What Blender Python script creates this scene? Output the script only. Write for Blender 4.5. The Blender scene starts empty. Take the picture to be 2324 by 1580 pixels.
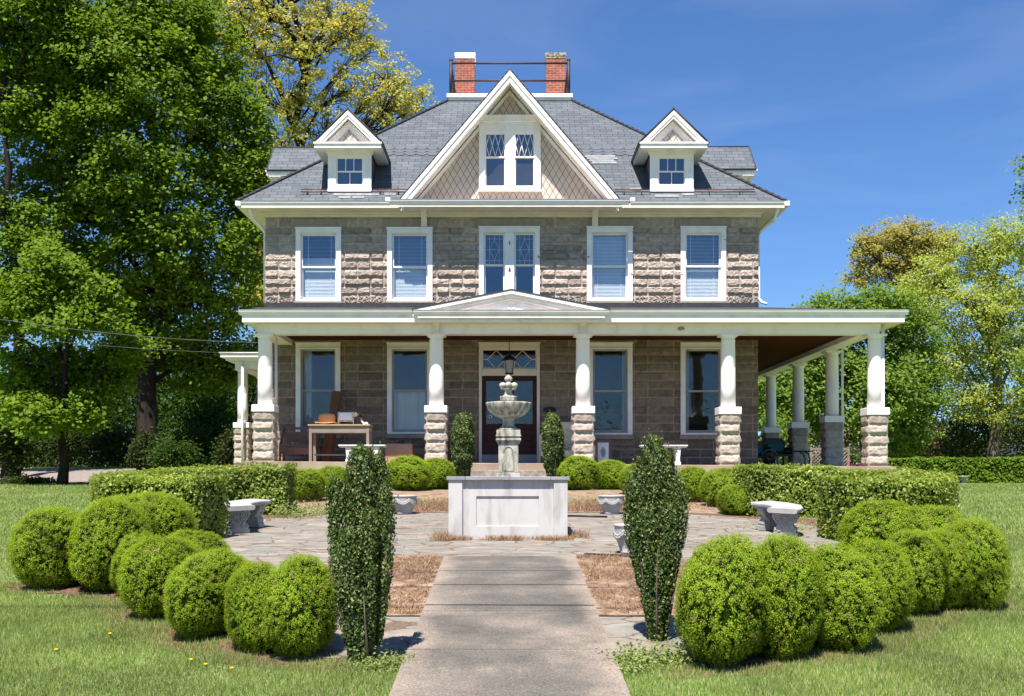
import bpy, bmesh, math, random
import numpy as np
from mathutils import Vector, Matrix

sc = bpy.context.scene
COL = sc.collection
R = math.radians
PI = math.pi
random.seed(7)

# ------------------------------------------------------------------ camera, sky, sun, exposure
F, CX, HY = 2500.0, 1157.0, 1082.0          # focal length and principal point, in pixels of a 2324 px wide picture
K = 88.0                                    # pixels per metre on the front wall (world Y = 0)
CAMY = -F / K
EZ = 0.30                                   # eye height above the ground in front of the porch
SUN_EL, SUN_AZ = 63.0, 17.0                 # elevation; degrees left of straight-on

cam_d = bpy.data.cameras.new('camera')
cam_d.sensor_width = 36.0
cam_d.lens = F / 2324.0 * 36.0
cam_d.shift_x = (1162.0 - CX) / 2324.0
cam_d.shift_y = (HY - 790.0) / 2324.0
cam_d.clip_start, cam_d.clip_end = 0.1, 3000.0
cam = bpy.data.objects.new('camera', cam_d)
cam.location = (0, CAMY, EZ)
cam.rotation_euler = (R(90), 0, 0)
COL.objects.link(cam)
sc.camera = cam

world = bpy.data.worlds.new("World")
sc.world = world
world.use_nodes = True
wn, wl = world.node_tree.nodes, world.node_tree.links
wn.clear()
sky = wn.new('ShaderNodeTexSky')
sky.sky_type = 'NISHITA'
sky.sun_disc = False
sky.sun_elevation = R(SUN_EL)
sky.sun_rotation = R(180 - SUN_AZ) * -1
sky.altitude = 0
sky.air_density = 1.0
sky.dust_density = 0.25
sky.ozone_density = 3.0
bg = wn.new('ShaderNodeBackground')
bg.inputs['Strength'].default_value = 0.071
wo = wn.new('ShaderNodeOutputWorld')
tint = wn.new('ShaderNodeMix'); tint.data_type = 'RGBA'; tint.blend_type = 'MULTIPLY'
tint.inputs[0].default_value = 1.0
tint.inputs[7].default_value = (0.53, 0.75, 1.05, 1.0)      # deep spring blue
wl.new(sky.outputs[0], tint.inputs[6])
wtc = wn.new('ShaderNodeTexCoord'); wmp = wn.new('ShaderNodeMapping')
wmp.inputs['Rotation'].default_value = (0.2, 0.35, 0.3); wmp.inputs['Scale'].default_value = (1.6, 1.6, 7.0)
wno = wn.new('ShaderNodeTexNoise'); wno.inputs['Scale'].default_value = 2.2; wno.inputs['Detail'].default_value = 7; wno.inputs['Distortion'].default_value = 0.6
wrp = wn.new('ShaderNodeValToRGB'); wrp.color_ramp.elements[0].position = 0.46; wrp.color_ramp.elements[0].color = (0, 0, 0, 1)
wrp.color_ramp.elements[1].position = 0.8; wrp.color_ramp.elements[1].color = (0.13, 0.13, 0.13, 1)
cir = wn.new('ShaderNodeMix'); cir.data_type = 'RGBA'; cir.inputs[7].default_value = (5.5, 6.0, 6.6, 1)      # thin cirrus
wl.new(wtc.outputs['Generated'], wmp.inputs['Vector']); wl.new(wmp.outputs[0], wno.inputs['Vector']); wl.new(wno.outputs[0], wrp.inputs[0])
wl.new(wrp.outputs[0], cir.inputs[0]); wl.new(tint.outputs[2], cir.inputs[6]); wl.new(cir.outputs[2], bg.inputs['Color'])
wl.new(bg.outputs[0], wo.inputs['Surface'])

sun_dir = Vector((-math.sin(R(SUN_AZ)) * math.cos(R(SUN_EL)), -math.cos(R(SUN_AZ)) * math.cos(R(SUN_EL)), math.sin(R(SUN_EL))))
sun_d = bpy.data.lights.new('sun', 'SUN')
sun_d.energy = 5.0
sun_d.angle = R(0.5)
sun_d.color = (1.0, 0.95, 0.87)
sun = bpy.data.objects.new('sun', sun_d)
sun.rotation_euler = sun_dir.to_track_quat('Z', 'Y').to_euler()
sun.location = (-20, -40, 60)
COL.objects.link(sun)

sc.view_settings.view_transform = 'Standard'
sc.view_settings.look = 'None'
sc.view_settings.gamma = 1.0
sc.view_settings.exposure = 1.05
sc.cycles.max_bounces = 8
sc.cycles.transparent_max_bounces = 12

# ------------------------------------------------------------------ picture -> place helpers
def PX(px, d): return (px - CX) * d / F
def PZ(py, d): return EZ + (HY - py) * d / F
def PW(px, py, d): return Vector((PX(px, d), CAMY + d, PZ(py, d)))
def XW(px): return (px - CX) / K            # on the wall plane
def ZW(py): return EZ + (HY - py) / K

GPROF = [(-60, -2.0), (0, -1.42), (11.2, -0.55), (17.0, -0.30), (23.8, 0.0), (2000, 0.0)]
def sstep(t):
    t = min(1.0, max(0.0, t)); return t * t * (3 - 2 * t)
def gz(x, d):
    for (d0, z0), (d1, z1) in zip(GPROF, GPROF[1:]):
        if d <= d1:
            z = z0 + (z1 - z0) * (d - d0) / (d1 - d0); break
    return z + 0.62 * sstep((d - 34) / 9) * sstep((-x - 9) / 4)
def gd(py):                                  # depth at which the ground shows at picture row py
    lo, hi = 3.0, 40.0
    for _ in range(50):
        m = (lo + hi) / 2
        if HY - (gz(0, m) - EZ) * F / m > py: lo = m
        else: hi = m
    return lo

# ------------------------------------------------------------------ materials
def new_mat(name):
    m = bpy.data.materials.new(name); m.use_nodes = True
    nt = m.node_tree; nt.nodes.clear()
    out = nt.nodes.new('ShaderNodeOutputMaterial')
    return m, nt.nodes, nt.links, out
def principled(n, l, out, rough=0.6, spec=0.3, metal=0.0):
    p = n.new('ShaderNodeBsdfPrincipled')
    p.inputs['Roughness'].default_value = rough
    p.inputs['Specular IOR Level'].default_value = spec
    p.inputs['Metallic'].default_value = metal
    l.new(p.outputs[0], out.inputs['Surface'])
    return p
def rgba(c): return (c[0], c[1], c[2], 1.0)
def ramp(n, stops):
    r = n.new('ShaderNodeValToRGB')
    e = r.color_ramp.elements
    while len(e) < len(stops): e.new(0.5)
    for i, (p, c) in enumerate(stops):
        e[i].position = p; e[i].color = rgba(c)
    return r
def noise(n, l, scale, detail=4, coord='Object', rough=0.55, vec=None, stretch=None):
    t = n.new('ShaderNodeTexNoise')
    t.inputs['Scale'].default_value = scale; t.inputs['Detail'].default_value = detail
    t.inputs['Roughness'].default_value = rough
    if vec is None:
        tc = n.new('ShaderNodeTexCoord'); vec = tc.outputs[coord]
    if stretch:
        mp = n.new('ShaderNodeMapping'); mp.inputs['Scale'].default_value = stretch
        l.new(vec, mp.inputs['Vector']); vec = mp.outputs[0]
    l.new(vec, t.inputs['Vector'])
    return t
def mixc(n, l, fac, a, b, mode='MIX'):
    m = n.new('ShaderNodeMix'); m.data_type = 'RGBA'; m.blend_type = mode
    for sock, v in ((m.inputs[0], fac), (m.inputs[6], a), (m.inputs[7], b)):
        if hasattr(v, 'is_output') or isinstance(v, bpy.types.NodeSocket): l.new(v, sock)
        elif isinstance(v, (int, float)): sock.default_value = v
        else: sock.default_value = rgba(v)
    return m.outputs[2]
def math_n(n, l, op, a, b=None, c=None):
    m = n.new('ShaderNodeMath'); m.operation = op
    for i, v in enumerate((a, b, c)):
        if v is None: continue
        if isinstance(v, bpy.types.NodeSocket): l.new(v, m.inputs[i])
        else: m.inputs[i].default_value = v
    return m.outputs[0]
def bump(n, l, p, height, strength=0.4, dist=0.02):
    b = n.new('ShaderNodeBump'); b.inputs['Strength'].default_value = strength; b.inputs['Distance'].default_value = dist
    l.new(height, b.inputs['Height']); l.new(b.outputs[0], p.inputs['Normal'])

def M(name, c1, c2=None, scale=6, rough=0.6, spec=0.3, metal=0.0, bstr=0.0, bscale=60, bdist=0.01, stretch=None, lo=0.35, hi=0.65):
    """plain material: two tones mixed by noise, optional bump"""
    m, n, l, out = new_mat(name)
    p = principled(n, l, out, rough, spec, metal)
    c2 = c2 or tuple(x * 0.82 for x in c1)
    t = noise(n, l, scale, 5, stretch=stretch)
    r = ramp(n, [(lo, c2), (hi, c1)])
    l.new(t.outputs[0], r.inputs[0]); l.new(r.outputs[0], p.inputs['Base Color'])
    if bstr:
        b = noise(n, l, bscale, 4, stretch=stretch)
        bump(n, l, p, b.outputs[0], bstr, bdist)
    return m

def leaf_mat(name, cols, trans=0.35, rough=0.5, spec=0.25, tcol=None, spot=None):
    spec *= 0.7; rough = min(0.75, rough + 0.1)
    m, n, l, out = new_mat(name)
    g = n.new('ShaderNodeNewGeometry')
    k = len(cols)
    r = ramp(n, [((i + 0.5) / k, c) for i, c in enumerate(cols)])
    l.new(g.outputs['Random Per Island'], r.inputs[0])
    ns = noise(n, l, 1.3, 2)
    br = ramp(n, [(0.3, (0.75, 0.75, 0.75)), (0.7, (1.15, 1.15, 1.1))])
    l.new(ns.outputs[0], br.inputs[0])
    c = mixc(n, l, 1.0, r.outputs[0], br.outputs[0], 'MULTIPLY')
    if spot:
        s1 = noise(n, l, 5.0, 3); r1 = math_n(n, l, 'MULTIPLY_ADD', g.outputs['Random Per Island'], 0.22, s1.outputs[0])
        rs = ramp(n, [(0.76, (0, 0, 0)), (0.80, (1, 1, 1))]); l.new(r1, rs.inputs[0])
        c = mixc(n, l, rs.outputs[0], c, spot)
    p = n.new('ShaderNodeBsdfPrincipled')
    p.inputs['Roughness'].default_value = rough; p.inputs['Specular IOR Level'].default_value = spec
    l.new(c, p.inputs['Base Color'])
    t = n.new('ShaderNodeBsdfTranslucent')
    tc = mixc(n, l, 1.0, c, tcol or (1.5, 1.35, 0.55), 'MULTIPLY')
    l.new(tc, t.inputs['Color'])
    mx = n.new('ShaderNodeMixShader'); mx.inputs[0].default_value = trans
    l.new(p.outputs[0], mx.inputs[1]); l.new(t.outputs[0], mx.inputs[2]); l.new(mx.outputs[0], out.inputs['Surface'])
    return m

def brick_mat(name, c1, c2, cm, bw, rh, mortar, rough=0.7, spec=0.3, bstr=0.5, var=0.25, nscale=3.0, offs=0.5, third=None, third_at=0.66):
    m, n, l, out = new_mat(name)
    p = principled(n, l, out, rough, spec)
    uv = n.new('ShaderNodeUVMap'); uv.uv_map = 'UVMap'
    b = n.new('ShaderNodeTexBrick')
    l.new(uv.outputs[0], b.inputs['Vector'])
    b.inputs['Color1'].default_value = rgba(c1); b.inputs['Color2'].default_value = rgba(c2); b.inputs['Mortar'].default_value = rgba(cm)
    b.inputs['Scale'].default_value = 1.0; b.inputs['Mortar Size'].default_value = mortar; b.inputs['Mortar Smooth'].default_value = 0.3
    b.inputs['Brick Width'].default_value = bw; b.inputs['Row Height'].default_value = rh
    b.offset = offs
    ns = noise(n, l, nscale, 5, vec=uv.outputs[0])
    r = ramp(n, [(0.3, (1 - var,) * 3), (0.7, (1 + var,) * 3)])
    l.new(ns.outputs[0], r.inputs[0])
    c = mixc(n, l, 1.0, b.outputs['Color'], r.outputs[0], 'MULTIPLY')
    if third:
        n3 = noise(n, l, 1.1, 3, vec=uv.outputs[0])
        r3 = ramp(n, [(third_at, (0, 0, 0)), (third_at + 0.1, (1, 1, 1))])
        l.new(n3.outputs[0], r3.inputs[0])
        f3 = math_n(n, l, 'MULTIPLY', r3.outputs[0], 0.6)
        c = mixc(n, l, f3, c, third)
    l.new(c, p.inputs['Base Color'])
    nf = noise(n, l, 40, 3, vec=uv.outputs[0])
    h = math_n(n, l, 'MULTIPLY_ADD', b.outputs['Fac'], -1.0, math_n(n, l, 'MULTIPLY', nf.outputs[0], 0.35))
    bump(n, l, p, h, bstr, 0.012)
    return m

MT = {}
MT['white'] = M('white_paint', (0.87, 0.81, 0.80), (0.72, 0.66, 0.63), 2.6, 0.5, 0.3, bstr=0.3, bscale=14, bdist=0.005, stretch=(1, 1, 0.5), lo=0.28, hi=0.5)
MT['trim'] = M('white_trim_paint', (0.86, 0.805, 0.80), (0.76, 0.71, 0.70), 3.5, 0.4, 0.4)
MT['cream'] = M('cream_soffit_paint', (0.78, 0.69, 0.61), (0.69, 0.61, 0.535), 3, 0.55, 0.3)
MT['ceiling'] = M('brown_ceiling_board', (0.085, 0.028, 0.013), (0.055, 0.018, 0.009), 5, 0.9, 0.02, stretch=(1, 12, 1))
MT['metalwhite'] = M('white_gutter_metal', (0.86, 0.81, 0.83), (0.79, 0.745, 0.765), 4, 0.6, 0.2)
MT['roofblack'] = M('dark_roofing', (0.045, 0.045, 0.05), (0.03, 0.03, 0.033), 8, 0.7, 0.3)
MT['slate'] = brick_mat('grey_slate', (0.076, 0.087, 0.101), (0.108, 0.121, 0.137), (0.022, 0.025, 0.029), 0.34, 0.165, 0.007, 0.55, 0.35, 0.7, 0.16, 2.0, third=(0.16, 0.155, 0.15), third_at=0.7)
MT['slateband'] = M('band_slate', (0.115, 0.121, 0.138), (0.085, 0.091, 0.106), 4, 0.5, 0.35)
MT['slatepale'] = M('pale_patch_slate', (0.26, 0.265, 0.27), (0.18, 0.185, 0.195), 6, 0.55, 0.3)
MT['redbrick'] = brick_mat('red_brick', (0.34, 0.085, 0.05), (0.24, 0.06, 0.04), (0.38, 0.27, 0.22), 0.21, 0.075, 0.007, 0.8, 0.2, 0.5, 0.25, 5)
MT['blockside'] = brick_mat('grey_block', (0.27, 0.235, 0.2), (0.22, 0.19, 0.165), (0.36, 0.32, 0.28), 0.68, 0.22, 0.007, 0.85, 0.2, 0.8, 0.25, 7)
MT['iron'] = M('rusted_iron_pipe', (0.07, 0.04, 0.035), (0.04, 0.025, 0.025), 12, 0.6, 0.4, 0.3)
MT['copper'] = M('copper_rail', (0.17, 0.075, 0.05), (0.09, 0.05, 0.04), 9, 0.5, 0.4, 0.5)
MT['conc_cap'] = M('weathered_cap', (0.40, 0.36, 0.27), (0.14, 0.12, 0.09), 14, 0.9, 0.1, bstr=0.5, bscale=40, lo=0.42, hi=0.58)
MT['lintel'] = M('smooth_stone', (0.33, 0.28, 0.23), (0.26, 0.22, 0.18), 2.5, 0.85, 0.15, bstr=0.15, bscale=50, stretch=(3, 1, 1))
MT['tanconc'] = M('tan_concrete', (0.38, 0.285, 0.22), (0.27, 0.2, 0.15), 2.2, 0.9, 0.15, bstr=0.35, bscale=40)
MT['greystep'] = M('grey_step', (0.36, 0.31, 0.26), (0.2, 0.17, 0.14), 9, 0.9, 0.15, bstr=0.4, bscale=50)
MT['door'] = M('mahogany_door', (0.055, 0.012, 0.008), (0.03, 0.007, 0.005), 7, 0.5, 0.25, stretch=(1, 1, 0.1))
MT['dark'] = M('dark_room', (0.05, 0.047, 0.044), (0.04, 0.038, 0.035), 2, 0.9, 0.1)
MT['blind'] = M('window_blind', (0.72, 0.76, 0.78), (0.66, 0.70, 0.72), 2, 0.6, 0.2)
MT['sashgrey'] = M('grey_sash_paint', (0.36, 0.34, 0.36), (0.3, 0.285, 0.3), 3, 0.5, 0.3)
MT['bark'] = M('tree_bark', (0.042, 0.032, 0.026), (0.016, 0.013, 0.011), 5, 0.95, 0.1, bstr=0.8, bscale=14, bdist=0.05, stretch=(1, 1, 0.25))
MT['barkpale'] = M('grey_bark', (0.15, 0.125, 0.105), (0.07, 0.055, 0.045), 5, 0.95, 0.1, bstr=0.6, bscale=14, bdist=0.04, stretch=(1, 1, 0.25))
MT['stem'] = M('shrub_stem', (0.14, 0.115, 0.095), (0.07, 0.055, 0.045), 9, 0.9, 0.1)
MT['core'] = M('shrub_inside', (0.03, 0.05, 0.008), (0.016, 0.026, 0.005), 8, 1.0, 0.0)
MT['box'] = leaf_mat('boxwood_leaf', [(0.20, 0.32, 0.015), (0.255, 0.385, 0.022), (0.33, 0.44, 0.036), (0.22, 0.345, 0.018), (0.38, 0.46, 0.06)], 0.48, 0.5, 0.25, spot=(0.38, 0.28, 0.14))
MT['privet'] = leaf_mat('privet_leaf', [(0.115, 0.18, 0.012), (0.165, 0.24, 0.018), (0.27, 0.335, 0.045), (0.13, 0.20, 0.014), (0.36, 0.40, 0.11)], 0.38, 0.34, 0.5)
MT['holly'] = leaf_mat('holly_leaf', [(0.04, 0.074, 0.013), (0.066, 0.11, 0.02), (0.045, 0.08, 0.015), (0.095, 0.15, 0.03), (0.057, 0.10, 0.018), (0.042, 0.076, 0.014), (0.12, 0.18, 0.04), (0.30, 0.32, 0.12)], 0.28, 0.4, 0.4)  # last, palest tone paints glints onto scattered leaves
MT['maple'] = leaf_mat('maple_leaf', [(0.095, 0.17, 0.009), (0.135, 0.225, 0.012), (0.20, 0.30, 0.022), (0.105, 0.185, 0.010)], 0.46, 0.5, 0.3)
MT['mapledark'] = leaf_mat('shade_painted_maple_leaf', [(0.024, 0.055, 0.007), (0.036, 0.078, 0.009), (0.05, 0.10, 0.012)], 0.36, 0.5, 0.2)  # leaf green darkened to paint in the shade under the crowns
MT['yellow'] = leaf_mat('spring_flower_leaf', [(0.35, 0.36, 0.085), (0.45, 0.44, 0.115), (0.54, 0.50, 0.155), (0.45, 0.37, 0.115), (0.29, 0.34, 0.07)], 0.48, 0.6, 0.15)
MT['willow'] = leaf_mat('pale_spring_leaf', [(0.30, 0.37, 0.06), (0.37, 0.43, 0.09), (0.45, 0.49, 0.14), (0.26, 0.335, 0.055)], 0.46, 0.55, 0.2)
MT['bronze'] = leaf_mat('bronze_oak_leaf', [(0.33, 0.285, 0.085), (0.41, 0.34, 0.105), (0.36, 0.36, 0.10), (0.28, 0.29, 0.075)], 0.48, 0.6, 0.15)
MT['green2'] = leaf_mat('mid_green_leaf', [(0.115, 0.20, 0.024), (0.155, 0.25, 0.034), (0.215, 0.315, 0.055), (0.13, 0.22, 0.027)], 0.46, 0.5, 0.3)
MT['redleaf'] = leaf_mat('dark_red_leaf', [(0.09, 0.024, 0.026), (0.13, 0.035, 0.035), (0.10, 0.05, 0.026)], 0.35, 0.5, 0.2, (1.5, 0.7, 0.7))
MT['pink'] = leaf_mat('pink_blossom', [(0.40, 0.19, 0.30), (0.45, 0.23, 0.35), (0.3, 0.15, 0.2), (0.2, 0.2, 0.08)], 0.3, 0.6, 0.1, (1.2, 0.9, 1.0))
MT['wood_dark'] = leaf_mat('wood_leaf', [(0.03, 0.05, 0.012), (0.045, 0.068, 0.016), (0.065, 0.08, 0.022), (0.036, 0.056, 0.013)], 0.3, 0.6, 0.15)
MT['dry'] = leaf_mat('dry_straw', [(0.25, 0.145, 0.085), (0.34, 0.225, 0.15), (0.29, 0.175, 0.105), (0.44, 0.325, 0.23)], 0.2, 0.8, 0.1, (1.2, 1.05, 0.9))
MT['weed'] = leaf_mat('pale_weed_leaf', [(0.20, 0.27, 0.08), (0.26, 0.33, 0.10), (0.3, 0.3, 0.14), (0.15, 0.22, 0.05)], 0.3, 0.6, 0.2)
MT['blade'] = leaf_mat('grass_blade', [(0.16, 0.255, 0.05), (0.205, 0.305, 0.07), (0.26, 0.355, 0.10), (0.36, 0.41, 0.18), (0.175, 0.27, 0.055), (0.45, 0.45, 0.27)], 0.42, 0.65, 0.15)
MT['conc'] = M('pale_cast_concrete', (0.40, 0.39, 0.38), (0.30, 0.295, 0.285), 6, 0.85, 0.2, bstr=0.3, bscale=70, bdist=0.004)
MT['whiteconc'] = M('white_cast_concrete', (0.66, 0.66, 0.65), (0.52, 0.52, 0.51), 4, 0.8, 0.2, bstr=0.2, bscale=60)
MT['plinth'] = M('whitewashed_masonry', (0.49, 0.475, 0.46), (0.36, 0.34, 0.325), 5, 0.9, 0.15, bstr=0.35, bscale=9, bdist=0.01, stretch=(1.6, 1.6, 0.35), lo=0.3, hi=0.52)
MT['bluestone'] = M('bluestone_cap', (0.30, 0.30, 0.32), (0.23, 0.23, 0.25), 3, 0.8, 0.2, bstr=0.3)
MT['wood_b'] = M('brown_wood', (0.21, 0.11, 0.085), (0.15, 0.075, 0.06), 6, 0.5, 0.4, stretch=(1, 1, 8))
MT['wood_t'] = M('grey_brown_table_paint', (0.27, 0.205, 0.17), (0.22, 0.17, 0.14), 4, 0.5, 0.3)
MT['wood_top'] = M('pale_table_top', (0.48, 0.33, 0.19), (0.4, 0.26, 0.14), 4, 0.45, 0.4, stretch=(1, 9, 1))
MT['ply'] = M('orange_plywood', (0.68, 0.34, 0.13), (0.58, 0.27, 0.10), 5, 0.4, 0.4)
MT['plank'] = M('stained_plank', (0.22, 0.09, 0.032), (0.13, 0.05, 0.02), 5, 0.5, 0.35, stretch=(9, 1, 0.6))
MT['card'] = M('cardboard', (0.46, 0.30, 0.21), (0.39, 0.25, 0.175), 3, 0.85, 0.1)
MT['redwood'] = M('red_brown_wood', (0.13, 0.04, 0.02), (0.085, 0.026, 0.014), 6, 0.5, 0.3)
MT['fabric'] = M('cream_upholstery', (0.62, 0.56, 0.46), (0.54, 0.48, 0.39), 9, 0.9, 0.1)
MT['gold'] = M('gold_brown_frame', (0.25, 0.12, 0.045), (0.15, 0.07, 0.03), 12, 0.4, 0.5)
MT['framebr'] = M('brown_frame', (0.15, 0.10, 0.075), (0.11, 0.075, 0.055), 8, 0.5, 0.3)
MT['matboard'] = M('violet_grey_mat', (0.15, 0.13, 0.2), (0.13, 0.115, 0.175), 8, 0.8, 0.1)
MT['paper'] = M('white_paper', (0.74, 0.77, 0.82), (0.68, 0.72, 0.78), 3, 0.8, 0.2)
MT['blueink'] = M('blue_ink', (0.10, 0.2, 0.42), (0.3, 0.42, 0.6), 30, 0.8, 0.2)
MT['black'] = M('black_metal', (0.02, 0.02, 0.021), (0.012, 0.012, 0.013), 9, 0.45, 0.4)
MT['teal'] = M('teal_cushion', (0.04, 0.16, 0.19), (0.03, 0.12, 0.15), 9, 0.9, 0.1)
MT['lattice'] = M('grey_lattice_wood', (0.25, 0.2, 0.17), (0.16, 0.13, 0.11), 8, 0.8, 0.2)
MT['ink'] = M('dark_ink', (0.03, 0.03, 0.035), (0.02, 0.02, 0.025), 9, 0.7, 0.2)
MT['green_obj'] = M('green_plastic', (0.01, 0.1, 0.05), (0.01, 0.07, 0.035), 9, 0.4, 0.4)
MT['yellowfl'] = M('dandelion_yellow', (0.75, 0.48, 0.01), (0.65, 0.38, 0.01), 40, 0.7, 0.1)
MT['redfl'] = leaf_mat('red_pink_flower', [(0.55, 0.02, 0.08), (0.5, 0.08, 0.3), (0.42, 0.05, 0.22)], 0.2, 0.6, 0.1, (1.1, 0.7, 0.8))
MT['spider'] = leaf_mat('striped_leaf', [(0.08, 0.11, 0.05), (0.3, 0.33, 0.22), (0.05, 0.08, 0.04)], 0.2, 0.5, 0.3)
MT['lampglass'] = M('frosted_lantern_glass', (0.42, 0.41, 0.38), (0.34, 0.33, 0.31), 5, 0.3, 0.5)
MT['cable'] = M('grey_cable', (0.2, 0.2, 0.21), (0.1, 0.1, 0.105), 1.2, 0.4, 0.4, stretch=(3, 1, 1))

# glass pane: part reflection, part see-through
def pane_mat(name, refl, wob, tint, gtint):
    m, n, l, out = new_mat(name)
    tr = n.new('ShaderNodeBsdfTransparent'); tr.inputs[0].default_value = rgba(tint)
    gl = n.new('ShaderNodeBsdfGlossy'); gl.inputs['Roughness'].default_value = 0.02
    gl.inputs['Color'].default_value = gtint
    ns = noise(n, l, 1.7, 2)
    b = n.new('ShaderNodeBump'); b.inputs['Strength'].default_value = wob; b.inputs['Distance'].default_value = 0.02
    l.new(ns.outputs[0], b.inputs['Height']); l.new(b.outputs[0], gl.inputs['Normal'])
    mx = n.new('ShaderNodeMixShader'); mx.inputs[0].default_value = refl; l.new(tr.outputs[0], mx.inputs[1]); l.new(gl.outputs[0], mx.inputs[2])
    l.new(mx.outputs[0], out.inputs['Surface'])
    return m
MT['pane'] = pane_mat('window_glass', 0.165, 0.3, (0.9, 0.93, 0.95), (0.66, 0.80, 0.92, 1))
MT['pane_low'] = pane_mat('porch_window_glass', 0.10, 0.4, (0.7, 0.72, 0.74), (0.72, 0.78, 0.84, 1))

# block front wall: colour attribute (per block tint and mortar) times stone noise
def stone_mat():
    m, n, l, out = new_mat('rock_faced_block')
    p = principled(n, l, out, 0.9, 0.15)
    a = n.new('ShaderNodeAttribute'); a.attribute_name = 'tint'
    t = noise(n, l, 9, 6)
    r = ramp(n, [(0.3, (0.78, 0.78, 0.78)), (0.7, (1.2, 1.2, 1.2))]); l.new(t.outputs[0], r.inputs[0])
    c = mixc(n, l, 1.0, a.outputs['Color'], r.outputs[0], 'MULTIPLY')
    sp = noise(n, l, 120, 2); rs = ramp(n, [(0.3, (0.85, 0.85, 0.85)), (0.62, (1.0, 1.0, 1.0)), (0.72, (1.35, 1.35, 1.35))]); l.new(sp.outputs[0], rs.inputs[0])
    c = mixc(n, l, 1.0, c, rs.outputs[0], 'MULTIPLY')
    l.new(c, p.inputs['Base Color'])
    b = noise(n, l, 45, 5); bump(n, l, p, b.outputs[0], 0.5, 0.012)
    return m
MT['stone'] = stone_mat()

# diamond shingles
def shingle_mat():
    m, n, l, out = new_mat('diamond_shingle')
    p = principled(n, l, out, 0.75, 0.2)
    uv = n.new('ShaderNodeUVMap'); uv.uv_map = 'UVMap'
    s = n.new('ShaderNodeSeparateXYZ'); l.new(uv.outputs[0], s.inputs[0])
    u = math_n(n, l, 'DIVIDE', s.outputs[0], 0.17); v = math_n(n, l, 'DIVIDE', s.outputs[1], 0.30)
    lines = None
    for op in ('ADD', 'SUBTRACT'):
        q = math_n(n, l, op, u, v)
        fr = math_n(n, l, 'FRACT', q)
        d = math_n(n, l, 'ABSOLUTE', math_n(n, l, 'SUBTRACT', fr, 0.5))
        k = math_n(n, l, 'GREATER_THAN', d, 0.462)
        lines = k if lines is None else math_n(n, l, 'MAXIMUM', lines, k)
    t = noise(n, l, 4, 4, vec=uv.outputs[0])
    r = ramp(n, [(0.3, (0.50, 0.42, 0.375)), (0.7, (0.58, 0.495, 0.445))]); l.new(t.outputs[0], r.inputs[0])
    c = mixc(n, l, lines, r.outputs[0], (0.10, 0.075, 0.06))
    l.new(c, p.inputs['Base Color'])
    bump(n, l, p, math_n(n, l, 'SUBTRACT', 1.0, lines), 0.5, 0.01)
    return m
MT['shingle'] = shingle_mat()

# ground, lawn, patio, walk
def lawn_mat():
    m, n, l, out = new_mat('lawn_ground')
    p = principled(n, l, out, 0.95, 0.1)
    a = noise(n, l, 0.55, 5); b = noise(n, l, 30, 4)
    r1 = ramp(n, [(0.3, (0.13, 0.195, 0.05)), (0.5, (0.175, 0.235, 0.075)), (0.72, (0.25, 0.27, 0.12))]); l.new(a.outputs[0], r1.inputs[0])
    r2 = ramp(n, [(0.3, (0.7, 0.7, 0.65)), (0.7, (1.25, 1.25, 1.2))]); l.new(b.outputs[0], r2.inputs[0])
    l.new(mixc(n, l, 1.0, r1.outputs[0], r2.outputs[0], 'MULTIPLY'), p.inputs['Base Color'])
    bump(n, l, p, b.outputs[0], 0.8, 0.04)
    return m
MT['lawn'] = lawn_mat()

def patio_mat():
    m, n, l, out = new_mat('flagstone_paving')
    p = principled(n, l, out, 0.85, 0.2)
    tc = n.new('ShaderNodeTexCoord')
    w = noise(n, l, 2.6, 3, vec=tc.outputs['Object'])
    off = n.new('ShaderNodeVectorMath'); off.operation = 'MULTIPLY_ADD'
    l.new(w.outputs['Color'], off.inputs[0]); off.inputs[1].default_value = (0.16, 0.16, 0); l.new(tc.outputs['Object'], off.inputs[2])
    mp = n.new('ShaderNodeMapping'); mp.inputs['Scale'].default_value = (2.1, 2.9, 0.0); l.new(off.outputs[0], mp.inputs['Vector'])
    ve = n.new('ShaderNodeTexVoronoi'); ve.feature = 'DISTANCE_TO_EDGE'; ve.inputs['Scale'].default_value = 1.0
    vc = n.new('ShaderNodeTexVoronoi'); vc.feature = 'F1'; vc.inputs['Scale'].default_value = 1.0
    l.new(mp.outputs[0], ve.inputs['Vector']); l.new(mp.outputs[0], vc.inputs['Vector'])
    sx = n.new('ShaderNodeSeparateColor'); l.new(vc.outputs['Color'], sx.inputs[0])
    rc = ramp(n, [(0.0, (0.205, 0.187, 0.162)), (0.3, (0.235, 0.20, 0.165)), (0.55, (0.185, 0.182, 0.162)), (0.8, (0.25, 0.225, 0.195)), (1.0, (0.215, 0.178, 0.148))])
    l.new(sx.outputs[0], rc.inputs[0])
    t = noise(n, l, 5, 6, vec=tc.outputs['Object']); rt = ramp(n, [(0.3, (0.75, 0.75, 0.75)), (0.7, (1.2, 1.2, 1.2))]); l.new(t.outputs[0], rt.inputs[0])
    c = mixc(n, l, 1.0, rc.outputs[0], rt.outputs[0], 'MULTIPLY')
    wn_ = noise(n, l, 3.3, 4, vec=tc.outputs['Object'])
    wid = math_n(n, l, 'MULTIPLY_ADD', wn_.outputs[0], 0.085, -0.015)
    j = math_n(n, l, 'LESS_THAN', ve.outputs['Distance'], wid)
    jn = noise(n, l, 60, 3, vec=tc.outputs['Object']); rj = ramp(n, [(0.35, (0.085, 0.058, 0.042)), (0.65, (0.20, 0.14, 0.10))]); l.new(jn.outputs[0], rj.inputs[0])
    c = mixc(n, l, j, c, rj.outputs[0])
    l.new(c, p.inputs['Base Color'])
    h = math_n(n, l, 'MULTIPLY_ADD', t.outputs[0], 0.3, math_n(n, l, 'SUBTRACT', 1.0, j))
    bump(n, l, p, h, 0.6, 0.015)
    return m
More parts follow.
